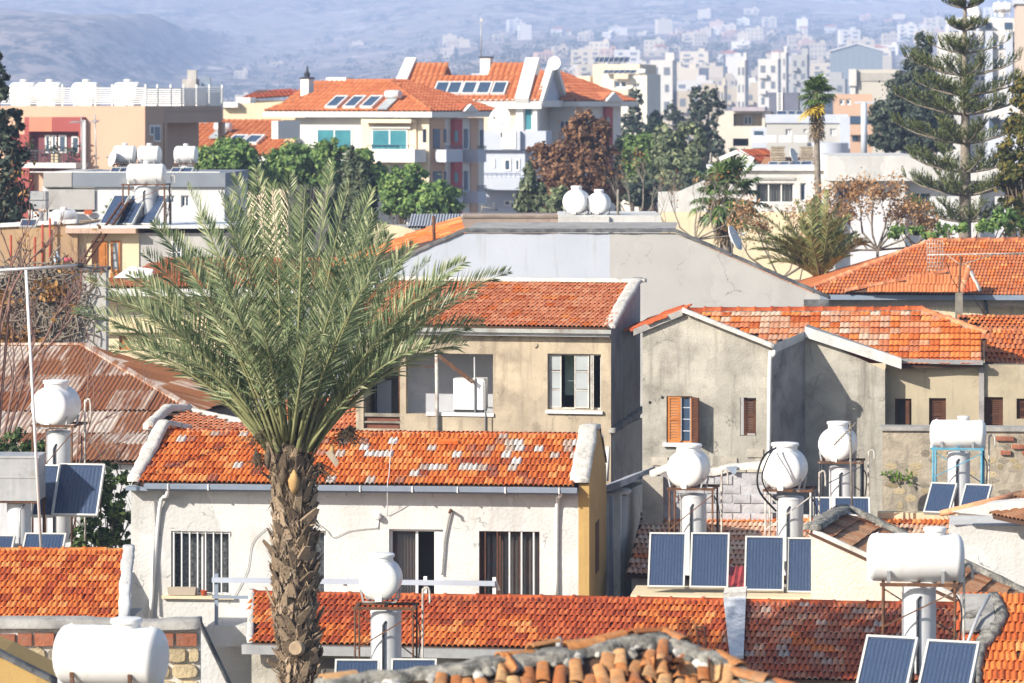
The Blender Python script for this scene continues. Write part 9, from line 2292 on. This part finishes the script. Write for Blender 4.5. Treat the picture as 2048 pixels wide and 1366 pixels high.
def second_palm():
 Y = 136.8; s = F / Y; rr = random.Random(53); base = Vector(((1640 - HX) / s, Y, 0))
 t = thing("date_palm", "olive green date palm with arching fronds behind the orange hipped roof", "palm tree", base)
 lc = lambda px, py, dy=0: P(px, py, Y + dy) - base
 mb = MB(); mb.tube([(0, 0, 0), lc(1640, 560)], [.32, .34], 10); part("trunk", mb, FIBRE, t)
 tips = [(1480, 480, 0), (1488, 455, .8), (1520, 432, -.5), (1550, 415, .4), (1590, 400, -.3), (1630, 392, .5), (1655, 380, .2), (1680, 405, -.4), (1700, 430, .6), (1560, 470, -1.2), (1600, 440, -1.4), (1530, 470, 1.2), (1720, 470, .2), (1660, 430, -1.5), (1500, 500, -.4), (1620, 470, -1.6), (1690, 470, -1.2)]
 for i in range(26): a = rr.uniform(-1.5, 1.2); tips.append((1640 + math.sin(a) * rr.uniform(60, 150), 548 - math.cos(a) * rr.uniform(60, 150), rr.uniform(-1.6, 1.2)))
 for px, py, dy in tips:
  b = lc(1640 + (px - 1640) * .05, 556, dy * .1); e = lc(px, py, dy); m = b.lerp(e, .55) + Vector((0, 0, .22 * abs(px - 1640) / s + .1))
  part("frond", frond(b, m, e, 56, .46, rr, .4, .024, .8, .12, .15, .02), [L_OLIVE, PALM_RACHIS], t)
second_palm()
def small_palm():
 Y = 152.0; s = F / Y; rr = random.Random(54); base = Vector(((222 - HX) / s, Y, 0)); lc = lambda px, py, dy=0: P(px, py, Y + dy) - base
 t = thing("date_palm", "small dark palm top showing between the pale flat house and the solar panels", "palm tree", base)
 mb = MB(); mb.tube([(0, 0, 0), lc(222, 445)], [.2, .2], 8); part("trunk", mb, FIBRE, t)
 for px, py in ((205, 425), (212, 412), (225, 398), (240, 402), (252, 410), (258, 425), (218, 405), (232, 395), (246, 400)):
  e = lc(px, py, rr.uniform(-.4, .4)); b = lc(225, 448); part("frond", frond(b, b.lerp(e, .5) + Vector((0, 0, .15)), e, 26, .24, rr, .4, .018, .8, .1, .2, .012), [PALM_LEAF, PALM_RACHIS], t)
small_palm()
# --- leafless and withered plants
def bare_tree(name, label, px, Y, z0, starts, L, r, depth, seed, m=BARK_PALE, leaves=None, nleaf=0, up=.2, cat="tree"):
 rr = random.Random(seed); s = F / Y; base = Vector(((px - HX) / s, Y, 0)); t = thing(name, label, cat, base)
 mb = MB(); tips = []
 mb.tube([(0, 0, 0), (0, 0, max(.3, CZ - (z0 - HY) / s))], [r * 1.6, r * 1.3], 7)
 for (sx, sy, dx, dz) in starts:
  p = P(sx, sy, Y + rr.uniform(-.4, .4)) - base; q = Vector((0, 0, max(.2, CZ - (z0 - HY) / s)))
  mb.tube([q, q.lerp(p, .5), p], [r * 1.1, r, r], 6, False)
  tips += bare_twigs(mb, p, Vector((dx, rr.uniform(-.4, .4), dz)), L * rr.uniform(.8, 1.2), r, depth, rr, .6, up)
 part("branches", mb, m, t)
 if leaves:
  lf = MB()
  for k in range(nleaf):
   c = rr.choice(tips)
   for j in range(rr.randrange(3, 11)): leaf(lf, c + Vector((rr.gauss(0, .13), rr.gauss(0, .1), rr.gauss(0, .11))), .085, rr)
  part("leaves", lf, leaves, t)
 return t
REDBARK = mat("reddish_bark", (.26, .15, .12), (.17, .10, .085), scale=6)
bare_tree("bare_tree", "leafless reddish branching tree before the ivy wall at the left", -10, 91, 960, [(10, 860, .3, 1), (30, 760, .5, 1), (60, 720, .7, .8), (0, 640, .2, 1), (20, 590, .5, 1), (90, 700, .8, .7), (-10, 720, .2, 1)], 1.25, .035, 4, 61, REDBARK, LEAF_RUST, 26)
bare_tree("bare_tree", "thin bare branches curving over the rusty lean-to", 150, 90, 960, [(170, 880, .5, .9), (190, 850, .8, .6), (210, 900, .9, .5), (160, 840, .2, 1)], .9, .02, 3, 62, REDBARK)
bare_tree("bare_tree", "leafless grey twigs on the slope below the olive green tree", 1270, 178, 440, [(1262, 420, -.2, 1), (1285, 415, .2, 1), (1300, 420, .4, 1), (1250, 425, -.4, 1), (1320, 430, .5, .8)], .9, .035, 4, 63, BARK_PALE, LEAF_RUST, 16)
bare_tree("bare_shrub", "grey leafless shrubs before the garden wall left of the fan palm", 1390, 146, 480, [(1360, 455, -.5, 1), (1390, 450, 0, 1), (1420, 440, .3, 1), (1450, 450, .5, 1), (1340, 468, -.6, .8), (1400, 430, .2, 1), (1475, 470, .4, 1), (1430, 470, -.2, 1)], .75, .03, 4, 64, BARK_PALE, LEAF_RUST, 14, cat="shrub")
L_TAN = leafmat("tan_leaf", [(0, (.24, .12, .05)), (.5, (.44, .25, .11)), (1, (.60, .40, .22))])
bare_tree("withered_tree", "tree with withered tan orange leaves left of the tiered pine", 1755, 142, 500, [(1705, 475, -.6, .8), (1745, 470, 0, 1), (1785, 465, .4, .8), (1695, 500, -.7, .6), (1725, 465, -.2, 1), (1805, 480, .7, .7), (1760, 490, .4, .8), (1820, 495, .8, .4), (1735, 500, -.5, .7), (1770, 455, .2, 1)], .72, .04, 4, 65, BARK_PALE, L_TAN, 620)
bare_tree("withered_shrub", "withered tan leaved shrub below the second date palm", 1560, 139.5, 560, [(1500, 515, -.6, .7), (1540, 520, -.2, 1), (1580, 540, .3, 1), (1620, 520, .5, 1), (1660, 500, .6, .8), (1530, 500, -.4, 1), (1600, 560, .2, .6)], .75, .03, 4, 66, BARK_PALE, L_TAN, 260, cat="shrub")
L_BUSH = leafmat("garden_leaf", [(0, (.02, .04, .012)), (.6, (.07, .12, .03)), (1, (.17, .24, .07))])
tree("garden_shrub", "dense dark shrub between the light solar panel and the white house", [(225, 975, 34, 56), (205, 1050, 46, 44), (245, 1040, 26, 56), (170, 1075, 40, 26)], 86.2, L_BUSH, .09, 67, per=34, dens=4.0, clump_r=.22, cat="shrub", trunk_r=.05)
tree("garden_shrub", "dark green shrub under the end-on tank left of the lean-to", [(30, 895, 46, 30), (80, 910, 30, 30), (10, 940, 40, 40)], 88, L_BUSH, .10, 68, per=34, dens=3.6, clump_r=.24, cat="shrub", trunk_r=.05)
bare_tree("bare_shrub", "bare tangled twigs in the dark shrub beside the white house", 215, 86.4, 1120, [(200, 1050, -.3, 1), (230, 1020, .2, 1), (245, 1070, .4, .8), (215, 980, 0, 1), (190, 1080, -.6, .6)], .6, .018, 4, 69, BARK_PALE, cat="shrub")
